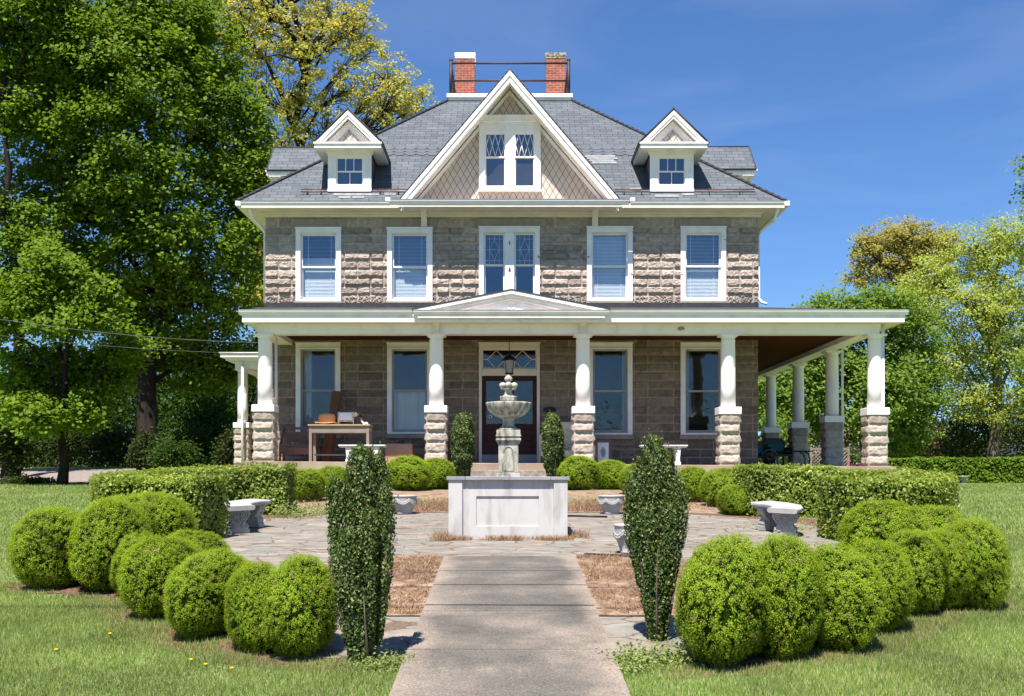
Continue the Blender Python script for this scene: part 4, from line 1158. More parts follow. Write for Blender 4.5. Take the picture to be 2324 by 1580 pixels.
mb.add([(CXL + 0.04, PFY + 0.06, CZT - 0.005), (XL, 0.0, RW), (CXL + 0.04, 0.0, CZT - 0.005)], [(0, 1, 2)])
mb.box(XL, XR, -0.1, -0.072, RW - 0.02, RW + 0.1)
obj('porch_roof', mb, 'roofblack', house)
mb = MB()
mb.box(BXL + 0.4, BXR - 0.4, BY1, -0.07, BZ0 + 0.13, BZ0 + 0.16); mb.box(XR + 0.001, BXR - 0.4, -0.07, SBY, BZ0 + 0.13, BZ0 + 0.16)
obj('porch_ceiling', mb, 'ceiling', house)
# peeling patch on the beam
mb = MB()
pc = (PX(1545, 26.1), PZ(746, 26.1))
pts = [(pc[0] + 0.1 * math.cos(a) * (0.7 + 0.4 * random.random()), pc[1] + 0.055 * math.sin(a) * (0.6 + 0.5 * random.random())) for a in np.linspace(0, 2 * PI, 13)[:-1]]
mb.prism(pts, BY0 - 0.0245, BY0 - 0.021); obj('paint_chip', mb, 'lintel', house)

# pediment over the entrance
PD = 25.6; PY = PD + CAMY
PXa, PXb = PX(938, PD), PX(1383, PD); PA = PZ(659, PD); PB = PZ(703, PD)
pxm = (PXa + PXb) / 2; ph = (PXb - PXa) / 2; ps = (PA - PB) / ph
mb = MB()
for s in (-1, 1):
    q = [Vector((pxm, PY - 0.03, PA)), Vector((pxm + s * (ph + 0.03), PY - 0.03, PB)), Vector((pxm + s * (ph + 0.03), -0.09, PB)), Vector((pxm, -0.09, PA))]
    nrm = (q[1] - q[0]).cross(q[2] - q[0])
    if nrm.z < 0: q = q[::-1]
    mb.slab([p + Vector((0, 0, 0.03)) for p in q], 0.03)
ped = obj('pediment', mb, 'roofblack', house)
mb = MB()
for s in (-1, 1):
    for o0, o1, ya, yb3 in ((0.0, 0.075, -0.02, 0.1), (0.076, 0.13, 0.02, 0.12), (0.131, 0.2, 0.06, 0.16)):
        xi = ph * (1 - o1 * 0.0)
        x_end = min(ph, (PA - o1 - PB) / ps)
        x_out = min(ph, (PA - o0 - PB) / ps)
        p = [(pxm, PA - o0), (pxm + s * x_out, PA - o0 - ps * x_out), (pxm + s * x_end, PA - o1 - ps * x_end), (pxm, PA - o1)]
        mb.prism(p if s < 0 else p[::-1], PY + ya, PY + yb3)
prof = gutter_prof(PY - 0.05, PZ(703.5, PD), 0.1, 0.2); n = len(prof)
mb.add([(PXa, a, b) for a, b in prof] + [(PXb, a, b) for a, b in prof], [(i, i + n, (i + 1) % n + n, (i + 1) % n) for i in range(n)] + [tuple(range(n)), tuple(range(2 * n - 1, n - 1, -1))])
mb.box(PXa + 0.1, PXb - 0.1, PY + 0.02, PY + 0.1, PZ(721, PD), PZ(703.5, PD) - 0.101)
obj('pediment_cornice', mb, 'white', ped)
mb = MB()
mb.prism([(pxm - ph + 0.35, PB), (pxm + ph - 0.35, PB), (pxm, PA - 0.07)], PY + 0.14, PY + 0.2)
obj('tympanum', mb, 'white', ped)
mb = MB(); mb.ring_y(pxm, PB + 0.13, 0.085, 0.014, PY + 0.13, 24)
mb.prism([(pxm - 1.0, PB + 0.01), (pxm - 0.14, PB + 0.01), (pxm - 0.14, PB + 0.19)], PY + 0.128, PY + 0.139); mb.prism([(pxm + 1.0, PB + 0.01), (pxm + 0.14, PB + 0.19), (pxm + 0.14, PB + 0.01)], PY + 0.128, PY + 0.139)
obj('pediment_medallion', mb, 'white', ped)

# porch floor, steps
mb = MB()
FX0, FX1 = -6.25, 9.1
def slab_floor(x0, x1, y0, y1, th):
    za, zb3 = floor_z(x0), floor_z(x1)
    mb.add([(x0, y0, za), (x1, y0, zb3), (x1, y1, zb3), (x0, y1, za), (x0, y0, za - th), (x1, y0, zb3 - th), (x1, y1, zb3 - th), (x0, y1, za - th)],
           [(0, 1, 2, 3), (7, 6, 5, 4), (0, 4, 5, 1), (1, 5, 6, 2), (2, 6, 7, 3), (3, 7, 4, 0)])
slab_floor(FX0, FX1, -2.5, 0.0, 0.2); slab_floor(XR, FX1, 0.0, SBY, 0.2)
pf = obj('porch_floor', mb, 'tanconc', house, bevel=0.01)
mb = MB(); mb.box(FX0 + 0.05, FX1 - 0.05, -2.42, -2.2, -0.05, floor_z(FX1) - 0.2 ); mb.box(FX1 - 0.3, FX1 - 0.05, -2.2, SBY, -0.05, floor_z(FX1) - 0.2); mb.box(FX0 + 0.05, FX0 + 0.3, -2.2, 0, -0.05, floor_z(FX1) - 0.2)
obj('porch_base', mb, 'blockside', house)
mb = MB(); f0 = floor_z(0)
mb.box(-0.86, 0.86, -2.85, -2.501, 0.0, f0 - 0.005); obj('porch_step', mb, 'tanconc', house, bevel=0.012)
mb = MB(); mb.box(-0.9, 0.9, -3.2, -2.851, -0.03, f0 - 0.165); obj('porch_step', mb, 'greystep', house, bevel=0.012)
mb = MB(); mb.box(-0.94, 0.94, -3.55, -3.201, -0.05, f0 - 0.33); obj('porch_step', mb, 'greystep', house, bevel=0.012)

# columns: built once at local origin (z = 0 on the porch floor)
PEDH = ped_z(0) - floor_z(0)               # to the top of the white block
def make_column():
    # pedestal of five rock-faced courses
    hw = 0.225; ph_ = PEDH - 0.17; ch = ph_ / 5
    quads = []
    allV, allT = [], []
    nu, nv = 20, 48
    u = np.linspace(0, 2 * hw, nu + 1)[None, :].repeat(nv + 1, 0); v = np.linspace(0, ph_, nv + 1)[:, None].repeat(nu + 1, 1)
    Vs, Qs, Ts, off = [], [], [], 0
    for sd in range(4):
        h, tint, mort = rock_relief(u, v * 0.99999, ch, amp=0.05, seed=20 + sd, whole=2 * hw)
        h = np.where(v < 0.01, 0, h)
        x = u - hw; y = -hw - h
        a = sd * PI / 2
        P = np.stack([x * math.cos(a) - y * math.sin(a), x * math.sin(a) + y * math.cos(a), v], -1)
        tn = np.where(mort[..., None], MORT * 0.9, STONE * 1.12 * tint[..., None]); tn = np.concatenate([tn, np.ones(tn.shape[:2] + (1,))], -1)
        i = np.arange(nv)[:, None] * (nu + 1) + np.arange(nu)[None, :]
        Qs.append(np.stack([i, i + 1, i + nu + 2, i + nu + 1], -1).reshape(-1, 4) + off); off += (nu + 1) * (nv + 1)
        Vs.append(P.reshape(-1, 3)); Ts.append(tn.reshape(-1, 4))
    V = np.concatenate(Vs); q = np.concatenate(Qs); T = np.concatenate(Ts)
    me = bpy.data.meshes.new('pedestal')
    me.vertices.add(len(V)); me.vertices.foreach_set('co', V.astype(np.float32).ravel())
    me.loops.add(len(q) * 4); me.loops.foreach_set('vertex_index', q.astype(np.int32).ravel())
    me.polygons.add(len(q)); me.polygons.foreach_set('loop_start', np.arange(0, len(q) * 4, 4, dtype=np.int32))
    me.update(calc_edges=True)
    at = me.color_attributes.new('tint', 'FLOAT_COLOR', 'POINT'); at.data.foreach_set('color', T.astype(np.float32).ravel())
    me.materials.append(MT['stone'])
    H = BZ0 - floor_z(0)
    mb = MB()
    prof = [(0.175, PEDH), (0.175, PEDH + 0.5), (0.1715, PEDH + 0.93), (0.1705, PEDH + 0.935), (0.1705, PEDH + 0.94), (0.1715, PEDH + 0.945), (0.162, H - 0.16), (0.17, H - 0.15), (0.17, H - 0.135), (0.16, H - 0.13), (0.16, H - 0.085), (0.2, H - 0.055), (0.205, H - 0.045)]
    mb.lathe(prof, n=32)
    colm = obj('porch_column', mb, 'white', house)
    mb = MB(); mb.box(-0.225, 0.225, -0.225, 0.225, H - 0.045, H - 0.0015); obj('capital', mb, 'white', colm, bevel=0.005)
    mb = MB(); mb.box(-0.27, 0.27, -0.27, 0.27, PEDH - 0.17, PEDH); obj('column_plinth', mb, 'white', colm, bevel=0.012)
    o = bpy.data.objects.new('pedestal', me); COL.objects.link(o); o.parent = colm
    mb = MB(); mb.box(-0.275, 0.275, -0.275, 0.275, -0.0, 0.018); obj('pedestal_foot', mb, 'tanconc', colm)
    return colm
col0 = make_column()
front_px = [602, 990.5, 1323, 1652.5, 1985.5]
spots = [(PX(p, CYL - CAMY), CYL) for p in front_px]
sx = spots[-1][0]
spots += [(sx, CYL + 3.49 * k) for k in range(1, 5)]
def cz(x): return floor_z(x)
for i, (x, y) in enumerate(spots):
    c_ = col0 if i == 0 else dup_part(col0, house, (0, 0, 0))
    c_.location = (x, y, cz(x)); s = (BZ0 - cz(x)) / (BZ0 - floor_z(0)); c_.scale = (1, 1, s)
for px in (990.5, 1323): bracket(px, 731, 757, 26.0, house, BY0 - 0.22, BY0 - 0.021, 13)
# corner downspouts
zf = floor_z(9)
pipe([(PX(2010, 26), BY0 + 0.1, BZ1 + 0.02), (PX(2010, 26), BY0 + 0.1, zf - 0.05), (PX(2018, 26), BY0 - 0.05, zf - 0.2), (PX(2046, 26), BY0 - 0.3, 0.32), (PX(2060, 26), BY0 - 0.45, 0.2)], 0.036)
yq = CYL + 3.49
pipe([(sx + 0.31, yq + 0.1, BZ1), (sx + 0.31, yq + 0.1, 0.3)], 0.034)
pipe([(PX(626, 26.7), BY1 + 0.25, BZ0 + 0.1), (PX(626, 26.7), BY1 + 0.25, floor_z(-5.5) + 0.002)], 0.034)
# small porch on the left side of the house
ly = 35.7 + CAMY
lx = PX(551, 35.7)
lz = floor_z(-8) - 0.02
mb = MB(); mb.box(lx - 0.2, XL, ly - 0.2, ly + 0.2, PZ(838, 35.7) , PZ(820, 35.7)); mb.box(lx - 0.2, lx + 0.2, ly + 0.2, ly + 3.2, PZ(838, 35.7), PZ(820, 35.7)); obj('side_porch_beam', mb, 'white', house)
mb = MB(); mb.box(lx - 0.45, XL, ly - 0.45, ly + 3.5, PZ(818, 35.3), PZ(812, 35.3)); mb.box(lx - 0.58, XL, ly - 0.58, ly + 3.6, PZ(812, 35.3) + 0.001, PZ(803, 35.3)); mb.box(lx - 0.62, XL, ly - 0.62, ly + 3.62, PZ(803, 35.3) + 0.001, PZ(801, 35.3)); obj('side_porch_roof', mb, 'white', house)
mb = MB(); mb.box(lx - 0.35, XL, ly - 0.35, ly + 3.3, 0.0, lz); obj('side_porch_floor', mb, 'tanconc', house)
for (x, y) in ((lx, ly), (lx, ly + 3.0)):
    c_ = dup_part(col0, house, (x, y, lz)); c_.scale = (0.95, 0.95, (PZ(838, 35.7) - lz) / (BZ0 - floor_z(0)))
pipe([(PX(545, 35), ly - 0.4, PZ(818, 35)), (PX(545, 35), ly - 0.4, 0.1)], 0.04)

# ------------------------------------------------------------------ porch contents
FY = lambda d: CAMY + d
def leg_box(mb, x, y, z0, z1, w=0.05): mb.box(x - w / 2, x + w / 2, y - w / 2, y + w / 2, z0, z1)

# brown wooden settle
d = 27.6; bx0, bx1 = PX(637, d), PX(728, d); fz_ = floor_z((bx0 + bx1) / 2)
t = thing('wooden_bench', 'brown slatted wooden bench with open back behind the porch table', 'bench', ((bx0 + bx1) / 2, FY(d), fz_))
hw = (bx1 - bx0) / 2
mb = MB()
for s in (-1, 1):
    mb.tube([(s * (hw - 0.03), -0.25, 0), (s * (hw - 0.03), -0.22, 0.42), (s * (hw - 0.06), 0.2, 0.88)], 0.03, 6); mb.tube([(s * (hw - 0.03), 0.22, 0), (s * (hw - 0.03), 0.2, 0.42)], 0.03, 6)
mb.box(-hw + 0.03, hw - 0.03, 0.16, 0.21, 0.83, 0.89); obj('frame', mb, 'wood_b', t)
mb = MB(); mb.box(-hw + 0.06, hw - 0.06, 0.12, 0.15, 0.52, 0.77); obj('backrest', mb, 'wood_b', t, bevel=0.005)
mb = MB(); mb.box(-hw + 0.02, hw - 0.02, -0.26, 0.2, 0.38, 0.42); obj('seat', mb, 'wood_b', t, bevel=0.005)
mb = MB(); mb.box(-hw + 0.04, hw - 0.04, -0.29, -0.262, 0.2, 0.37); obj('apron', mb, 'wood_b', t, bevel=0.005)

# table
d = 26.9; tx0, tx1 = PX(707, d), PX(841, d); fz_ = floor_z(PX(774, d)); th = PZ(965, d) - fz_
t = thing('wooden_table', 'grey brown wooden table with pale top holding a chair seat', 'table', ((tx0 + tx1) / 2, FY(d), fz_))
hw = (tx1 - tx0) / 2; dp = 0.32
mb = MB(); mb.box(-hw - 0.03, hw + 0.03, -dp - 0.04, dp + 0.04, th - 0.03, th); obj('tabletop', mb, 'wood_top', t, bevel=0.004)
mb = MB(); mb.box(-hw + 0.05, hw - 0.05, -dp, -dp + 0.03, th - 0.2, th - 0.031); mb.box(-hw + 0.05, hw - 0.05, dp - 0.03, dp, th - 0.2, th - 0.031); obj('apron', mb, 'wood_t', t)
for sx_ in (-1, 1):
    for sy in (-1, 1):
        mb = MB(); leg_box(mb, sx_ * (hw - 0.03), sy * (dp - 0.03), 0, th - 0.031, 0.07); obj('leg', mb, 'wood_t', t, bevel=0.004)
mb = MB(); mb.box(-hw + 0.05, hw - 0.05, -0.02, 0.02, 0.16, 0.2); obj('stretcher', mb, 'wood_t', t)
TZ = fz_ + th
# things on the table
def tray_mesh():
    mb = MB()
    n = 14
    for part in ('back', 'seat'):
        V = []
        for i in range(n + 1):
            for j in range(7):
                u = i / n * 2 - 1; v = j / 6
                if part == 'back':
                    w = 0.21 * (1 - 0.12 * (v - 0.5) ** 2 * 4)
                    V.append((u * w, 0.05 - 0.05 * (1 - u * u) + 0.04 * v, 0.05 + v * (0.22 + 0.02 * (1 - u * u))))
                else:
                    V.append((u * (0.27 - 0.05 * (1 - v) ** 2), -0.3 + v * 0.34, 0.035 + 0.025 * u * u + 0.02 * (1 - v) ** 2 - 0.01))
        for off in (0.0, 0.015):
            pass
        b = len(mb.v); mb.v += V
        for i in range(n):
            for j in range(6):
                mb.f.append((b + i * 7 + j, b + (i + 1) * 7 + j, b + (i + 1) * 7 + j + 1, b + i * 7 + j + 1)); mb.sm.append(True)
    return mb
o = obj('chair_seat', tray_mesh(), 'ply', None, (PX(740, 26.85), FY(26.9), TZ)); md = o.modifiers.new('thick', 'SOLIDIFY'); md.thickness = 0.016
tag(o, 'curved orange plywood chair shell lying on the porch table', 'chair seat')
t = thing('folding_chair', 'small white folded chair frame with cloth sling on the table', 'chair', (PX(784, 26.9), FY(26.95), TZ))
mb = MB()
for s in (-1, 1): mb.tube([(s * 0.185, 0, 0.0), (s * 0.185, 0.02, 0.33)], 0.013, 6)
mb.tube([(-0.185, 0.02, 0.31), (0.185, 0.02, 0.31)], 0.011, 6); mb.tube([(-0.185, 0.0, 0.10), (0.185, 0.0, 0.10)], 0.011, 6)
obj('frame', mb, 'white', t)
mb = MB(); mb.box(-0.165, 0.165, -0.008, 0.004, 0.12, 0.3); obj('sling', mb, 'paper', t)
def crumple():
    mb = MB(); n, m_ = 18, 12; V = []
    rng = random.Random(5)
    for i in range(n + 1):
        for j in range(m_ + 1):
            u, v = i / n, j / m_
            x = -0.17 + 0.52 * u; z = 0.23 * math.sin(PI * min(1, u * 1.35 + 0.25)) + 0.05 * math.sin(9 * u + 5 * v) * (1 - 0.3 * u) + 0.02
            if x > 0.2: z -= (x - 0.2) * 2.2
            V.append((x + 0.02 * rng.random() - (0.09 if x > 0.26 else 0) * (x - 0.26) * 8, -0.15 + 0.3 * v + 0.03 * math.sin(7 * u), max(z, 0.004 if x < 0.2 else -0.2) + 0.02 * rng.random()))
    b = 0; mb.v = V
    for i in range(n):
        for j in range(m_):
            k = i * (m_ + 1) + j
            mb.f.append((k, k + m_ + 1, k + m_ + 2, k + 1)); mb.sm.append(True)
    return mb
MT['crumple'] = M('brown_white_wrapping', (0.62, 0.6, 0.58), (0.10, 0.04, 0.02), 7, 0.6, 0.3, lo=0.44, hi=0.52)
tag(obj('crumpled_cloth', crumple(), 'crumple', None, (PX(815, 26.9), FY(26.9), TZ)), 'crumpled brown and white cloth hanging off the table edge', 'cloth')
# leaning plank
d0, d1 = 27.4, 28.05
a, b = Vector((PX(738, d0), FY(d0), floor_z(-4.5))), PW(764, 888, d1)
mb = MB(); ax = (b - a); L = ax.length; ax.normalize(); sd = Vector((1, 0, 0)); sd = (sd - ax * sd.dot(ax)).normalized(); nn = ax.cross(sd)
for o_, w0 in ((0, 0.11), (0.035, 0.09)):
    vs = []
    for e, p in ((0, Vector((0, 0, 0))), (1, ax * L * (1 - o_))):
        for q in ((-1, -1), (1, -1), (1, 1), (-1, 1)): vs.append(p + sd * q[0] * w0 + nn * (q[1] * 0.012 + o_) + sd * o_ * 2)
    mb.add(vs, [(3, 2, 1, 0), (4, 5, 6, 7), (0, 1, 5, 4), (1, 2, 6, 5), (2, 3, 7, 6), (3, 0, 4, 7)])
tag(obj('wooden_plank', mb, 'plank', None, a), 'pair of dark stained wooden planks leaning on the wall behind the table', 'plank')

def straight_bench(px0, px1, d, top, label):
    x0, x1 = PX(px0, d), PX(px1, d); f = floor_z((x0 + x1) / 2); h = PZ(top, d) - f; hw = (x1 - x0) / 2
    t = thing('concrete_bench', label, 'bench', ((x0 + x1) / 2, FY(d), f), 0, 'straight concrete benches on the porch')
    mb = MB(); mb.box(-hw, hw, -0.19, 0.19, h - 0.035, h); mb.box(-hw + 0.02, hw - 0.02, -0.17, 0.17, h - 0.06, h - 0.0351); obj('seat', mb, 'whiteconc', t, bevel=0.012)
    for s in (-1, 1):
        mb = MB(); c0 = s * (hw - 0.24)
        mb.prism([(c0 - 0.075, 0), (c0 + 0.075, 0), (c0 + 0.075, 0.06), (c0 + 0.055, 0.08), (c0 + 0.05, 0.16), (c0 + 0.06, 0.24), (c0 + 0.075, h - 0.0605), (c0 - 0.075, h - 0.0605), (c0 - 0.06, 0.24), (c0 - 0.05, 0.16), (c0 - 0.055, 0.08), (c0 - 0.075, 0.06)], -0.14, 0.14)
        obj('leg', mb, 'whiteconc', t, bevel=0.006)
straight_bench(770, 876, 26.6, 1010, 'white concrete bench beside the cardboard box on the porch')
straight_bench(1452, 1559, 26.8, 1010.5, 'white concrete bench under the rightmost front window')

d = 27.5; x0, x1 = PX(877, d), PX(937, d); f = floor_z(-3); h = PZ(1008, d) - f
t = thing('cardboard_box', 'brown cardboard box on the porch below a window', 'box', ((x0 + x1) / 2, FY(d), f)); hw = (x1 - x0) / 2
mb = MB(); wl_ = 0.012
mb.box(-hw, hw, -0.22, -0.22 + wl_, 0, h); mb.box(-hw, hw, 0.22 - wl_, 0.22, 0, h); mb.box(-hw, -hw + wl_, -0.22 + wl_, 0.22 - wl_, 0, h); mb.box(hw - wl_, hw, -0.22 + wl_, 0.22 - wl_, 0, h); mb.box(-hw + wl_, hw - wl_, -0.22 + wl_, 0.22 - wl_, 0, wl_)
obj('carton', mb, 'card', t)
mb = MB(); mb.add([(-hw - 0.005, -0.223, h), (hw + 0.005, -0.223, h), (hw + 0.01, -0.25, h * 0.52), (-hw - 0.01, -0.25, h * 0.52)], [(0, 3, 2, 1)]); obj('flap', mb, 'card', t)
tag(obj('green_bottle', MB().tube([(-0.06, 0, 0), (0.05, 0.05, 0.05), (0.1, 0.05, 0.09)], [0.05, 0.05, 0.02], 8), 'green_obj', None, ((x0 + x1) / 2 + 0.0, FY(d), f + h - 0.02)), 'small green plastic item sticking out of the cardboard box', 'bottle')

# red-brown chair behind the second column
d = 27.4; xc = PX(993, d); f = floor_z(xc)
t = thing('wooden_chair', 'red brown slatted wooden chair behind the column left of the door', 'chair', (xc, FY(d), f))
for s in (-1, 1):
    mb = MB(); leg_box(mb, s * 0.27, -0.22, 0, 0.6, 0.05); obj('leg', mb, 'redwood', t)
    mb = MB(); leg_box(mb, s * 0.27, 0.22, 0, 0.68, 0.05); obj('leg', mb, 'redwood', t)
    mb = MB(); mb.box(s * 0.31, s * 0.23, -0.27, 0.25, 0.6, 0.635); obj('armrest', mb, 'redwood', t)
mb = MB(); mb.box(-0.25, 0.25, -0.24, 0.2, 0.36, 0.4); mb.box(-0.25, 0.25, -0.25, -0.22, 0.2, 0.3); obj('seat', mb, 'redwood', t)
mb = MB()
for z in (0.46, 0.55, 0.64): mb.box(-0.28, 0.28, 0.19, 0.215, z, z + 0.055)
obj('backrest', mb, 'redwood', t)

# cream tufted settee
d = 27.75; x0, x1 = PX(1223, d), PX(1337, d); f = floor_z(1); hw = (x1 - x0) / 2
t = thing('tufted_settee', 'cream button tufted settee right of the front door', 'settee', ((x0 + x1) / 2, FY(d), f))
h = PZ(957, d) - f
out = [(-hw, 0.0), (-hw + 0.07, 0.0), (-hw + 0.07, 0.28), (hw - 0.07, 0.28), (hw - 0.07, 0), (hw, 0), (hw, h * 0.66), (hw - 0.05, h * 0.72), (hw - 0.12, h * 0.86), (hw - 0.2, h * 0.97), (hw - 0.3, h), (-hw + 0.3, h), (-hw + 0.2, h * 0.97), (-hw + 0.12, h * 0.86), (-hw + 0.05, h * 0.72), (-hw, h * 0.66)]
mb = MB(); mb.prism(out, 0.05, 0.16); obj('backrest', mb, 'fabric', t, bevel=0.02)
mb = MB()
for r_ in range(5):
    for k in range(9):
        x = -hw + 0.14 + (2 * hw - 0.28) * (k + (0.5 if r_ % 2 else 0)) / 8.5; z = 0.42 + r_ * 0.11
        if abs(x) < hw - 0.1: mb.ball((x, 0.048, z), (0.045, 0.022, 0.045), 8, 5)
obj('tufting', mb, 'fabric', t)
mb = MB(); mb.box(-hw + 0.03, hw - 0.03, -0.3, 0.049, 0.2, 0.36); obj('seat', mb, 'fabric', t, bevel=0.03)
for s in (-1, 1):
    for y in (-0.26, 0.1):
        mb = MB(); mb.tube([(s * (hw - 0.06), y - 0.001, 0), (s * (hw - 0.06), y, 0.2)], [0.02, 0.03], 8); obj('leg', mb, 'framebr', t)

# frames leaning on the wall
d = 27.3; xc = PX(1338, d); f = floor_z(xc)
t = thing('octagonal_frame', 'gold brown octagonal frame leaning beside the vase print', 'picture frame', (xc, FY(d), f))
def octo(r, rz): return [(r * math.cos(PI / 8 + k * PI / 4), 0.335 + rz * math.sin(PI / 8 + k * PI / 4)) for k in range(8)]
mb = MB(); mb.prism(octo(0.225, 0.335), 0.0, 0.04); obj('frame', mb, 'gold', t, bevel=0.015)
mb = MB(); mb.prism(octo(0.15, 0.245), -0.006, -0.001); obj('plate', mb, 'paper', t)
d = 27.5; x0, x1 = PX(1349, d), PX(1389, d); f = floor_z(2.3); h = PZ(998, d) - f
t = thing('framed_print', 'framed print of a blue vase leaning below the window', 'picture', ((x0 + x1) / 2, FY(d), f)); hw = (x1 - x0) / 2
mb = MB(); frame_rect(mb, -hw, hw, 0, h, 0.03, 0, 0.03); obj('frame', mb, 'framebr', t, bevel=0.004)
mb = MB(); mb.box(-hw + 0.03, hw - 0.03, 0.012, 0.02, 0.03, h - 0.03); obj('mat_board', mb, 'matboard', t)
mb = MB(); mb.box(-hw + 0.085, hw - 0.085, 0.007, 0.0115, 0.085, h - 0.075); obj('print', mb, 'paper', t)
vase = [(0.03, 0.0), (0.045, 0.03), (0.075, 0.1), (0.08, 0.14), (0.065, 0.18), (0.04, 0.205), (0.05, 0.22), (0.03, 0.235), (0.012, 0.25)]
zb4 = (h - 0.25) / 2
mb = MB(); mb.prism([(-x * 0.85, zb4 + z) for x, z in vase][::-1] + [(x * 0.85, zb4 + z) for x, z in vase], 0.0035, 0.0065); obj('vase_drawing', mb, 'blueink', t)

# porch lantern
d = 27.3; xc = PX(1156, d)
t = thing('porch_lantern', 'black hanging lantern with frosted glass above the fountain', 'lantern', (xc, FY(d), PZ(849, d)))
hl = PZ(818, d) - PZ(849, d)
mb = MB()
rb, rt_ = 0.085, 0.135
for k in range(4):
    a = PI / 4 + k * PI / 2
    mb.tube([(rb * 1.2 * math.cos(a), rb * 1.2 * math.sin(a), 0.02), (rt_ * 1.2 * math.cos(a), rt_ * 1.2 * math.sin(a), hl)], 0.011, 5)
mb.lathe([(0.02, -0.03), (rb * 1.3, 0.0), (rb * 1.3, 0.025)], n=4); mb.lathe([(rt_ * 1.35, hl - 0.01), (rt_ * 1.4, hl + 0.02), (0.07, hl + 0.1), (0.02, hl + 0.14)], n=4, smooth=False)
for i, v in enumerate(mb.v):
    pass
obj('frame', mb, 'black', t)
mb = MB(); mb.lathe([(rb * 1.12, 0.026), (rt_ * 1.12, hl - 0.011)], n=4, smooth=False); g_ = obj('glass', mb, 'lampglass', t)
for o_ in t.children: o_.rotation_euler = (0, 0, R(0))
mb = MB(); mb.tube([(0, 0, hl + 0.14), (0, 0, BZ0 + 0.13 - PZ(849, d))], 0.01, 6); obj('chain', mb, 'black', t)

# under the side porch: potted plant, chairs, cushion
def leaf_fan(rng, n, L, w, spread=1.0, droop=0.6, seg=5):
    out = []
    for i in range(n):
        a = rng.uniform(0, 2 * PI); l_ = L * rng.uniform(0.6, 1.1); e = rng.uniform(0.3, 1.2)
        pts = []
        for k in range(seg + 1):
            t_ = k / seg
            r_ = l_ * t_ * math.cos(e) * spread; z = l_ * t_ * math.sin(e) - droop * l_ * t_ * t_
            pts.append(np.array((r_ * math.cos(a), r_ * math.sin(a), z)))
        sv = np.array((-math.sin(a), math.cos(a), 0)) * w
        for k in range(seg):
            wa, wb = 1 - (k / seg) ** 2, 1 - ((k + 1) / seg) ** 2
            out.append([pts[k] - sv * wa, pts[k] + sv * wa, pts[k + 1] + sv * wb, pts[k + 1] - sv * wb])
    return np.array(out)
def mesh_obj(name, me, parent=None, loc=None):
    o = bpy.data.objects.new(name, me); COL.objects.link(o)
    if parent: o.parent = parent
    if loc is not None: o.location = loc
    return o
rng = np.random.default_rng(11)
d = 28.6; xc = PX(1747, d); f = floor_z(xc)
t = thing('potted_plant', 'potted plant with striped arching leaves at the porch corner', 'plant', (xc, FY(d), f))
mb = MB(); mb.lathe([(0.11, 0), (0.15, 0.2), (0.165, 0.24), (0.15, 0.24), (0.14, 0.22)], n=18); obj('pot', mb, 'black', t)
mesh_obj('foliage', quick_mesh('foliage', leaf_fan(rng, 70, 0.42, 0.016) + np.array((0, 0, 0.23)), 4, ['spider']), t)
mb = MB(); mb.ring_y(0, 0.24, 0.2, 0.009, 0, 16, 0.2, PI - 0.2); obj('hoop', mb, 'lattice', t)
for xpx, d, lab in ((1765, 33.0, 'dark wicker armchair with teal cushion under the side porch'), (1725, 36.0, 'dark wicker armchair farther back under the side porch')):
    xc = PX(xpx, d); f = floor_z(xc)
    t = thing('wicker_chair', lab, 'chair', (xc, FY(d), f), R(10))
    for sx_ in (-1, 1):
        for sy in (-1, 1):
            mb = MB(); leg_box(mb, sx_ * 0.3, sy * 0.28, 0, 0.36, 0.05); obj('leg', mb, 'black', t)
    mb = MB(); mb.box(-0.34, 0.34, -0.32, 0.3, 0.36, 0.42); obj('seat', mb, 'black', t, bevel=0.02)
    mb = MB(); mb.prism([(-0.35, 0.42), (0.35, 0.42), (0.36, 0.8), (0.25, 0.92), (-0.25, 0.92), (-0.36, 0.8)], 0.26, 0.32); obj('backrest', mb, 'black', t, bevel=0.02)
    for s in (-1, 1):
        mb = MB(); mb.box(s * 0.3, s * 0.37, -0.32, 0.26, 0.42, 0.64); obj('armrest', mb, 'black', t, bevel=0.02)
    mb = MB(); mb.box(-0.27, 0.27, 0.14, 0.25, 0.5, 0.74); obj('cushion', mb, 'teal', t, bevel=0.04)
d = 31.0; xc = PX(1800, d); f = floor_z(xc)
t = thing('metal_table', 'low black metal table with curved legs under the side porch', 'table', (xc, FY(d), f))
mb = MB(); mb.box(-0.55, 0.45, -0.3, 0.3, 0.45, 0.48); obj('tabletop', mb, 'black', t, bevel=0.008)
for s in (-1, 1):
    for y in (-0.25, 0.25):
        mb = MB(); mb.tube([(s * 0.42 - 0.05, y, 0), (s * 0.46 - 0.05, y, 0.25), (s * 0.4 - 0.05, y, 0.4), (s * 0.3 - 0.05, y, 0.45)], 0.018, 6); obj('leg', mb, 'black', t)
# flowers and lattice beyond the side porch
d = 36.0; xc = PX(1937, d)
t = thing('flowering_plant', 'pink and red flowering plant beyond the corner column', 'plant', (xc, FY(d), 0))
c = rng.normal(size=(420, 3)) * (0.28, 0.28, 0.16) + (0, 0, 0.35); mesh_obj('foliage', quick_mesh('foliage', leaf_quads(rng, c, rng.normal(size=(420, 3)) + (0, 0, 1), 0.1, 0.05), 4, ['weed']), t)
c = rng.normal(size=(160, 3)) * (0.3, 0.3, 0.1) + (0, -0.1, 0.48); mesh_obj('blossom', quick_mesh('blossom', leaf_quads(rng, c, rng.normal(size=(160, 3)) + (0, -1, 0.5), 0.1, 0.1), 4, ['redfl']), t)
d = 46.0; x0, x1 = PX(1840, d), PX(1925, d)
t = thing('lattice_panel', 'weathered wooden lattice panel seen between the side porch columns', 'trellis', ((x0 + x1) / 2, FY(d), 0)); hw = (x1 - x0) / 2; h = 1.5
mb = MB()
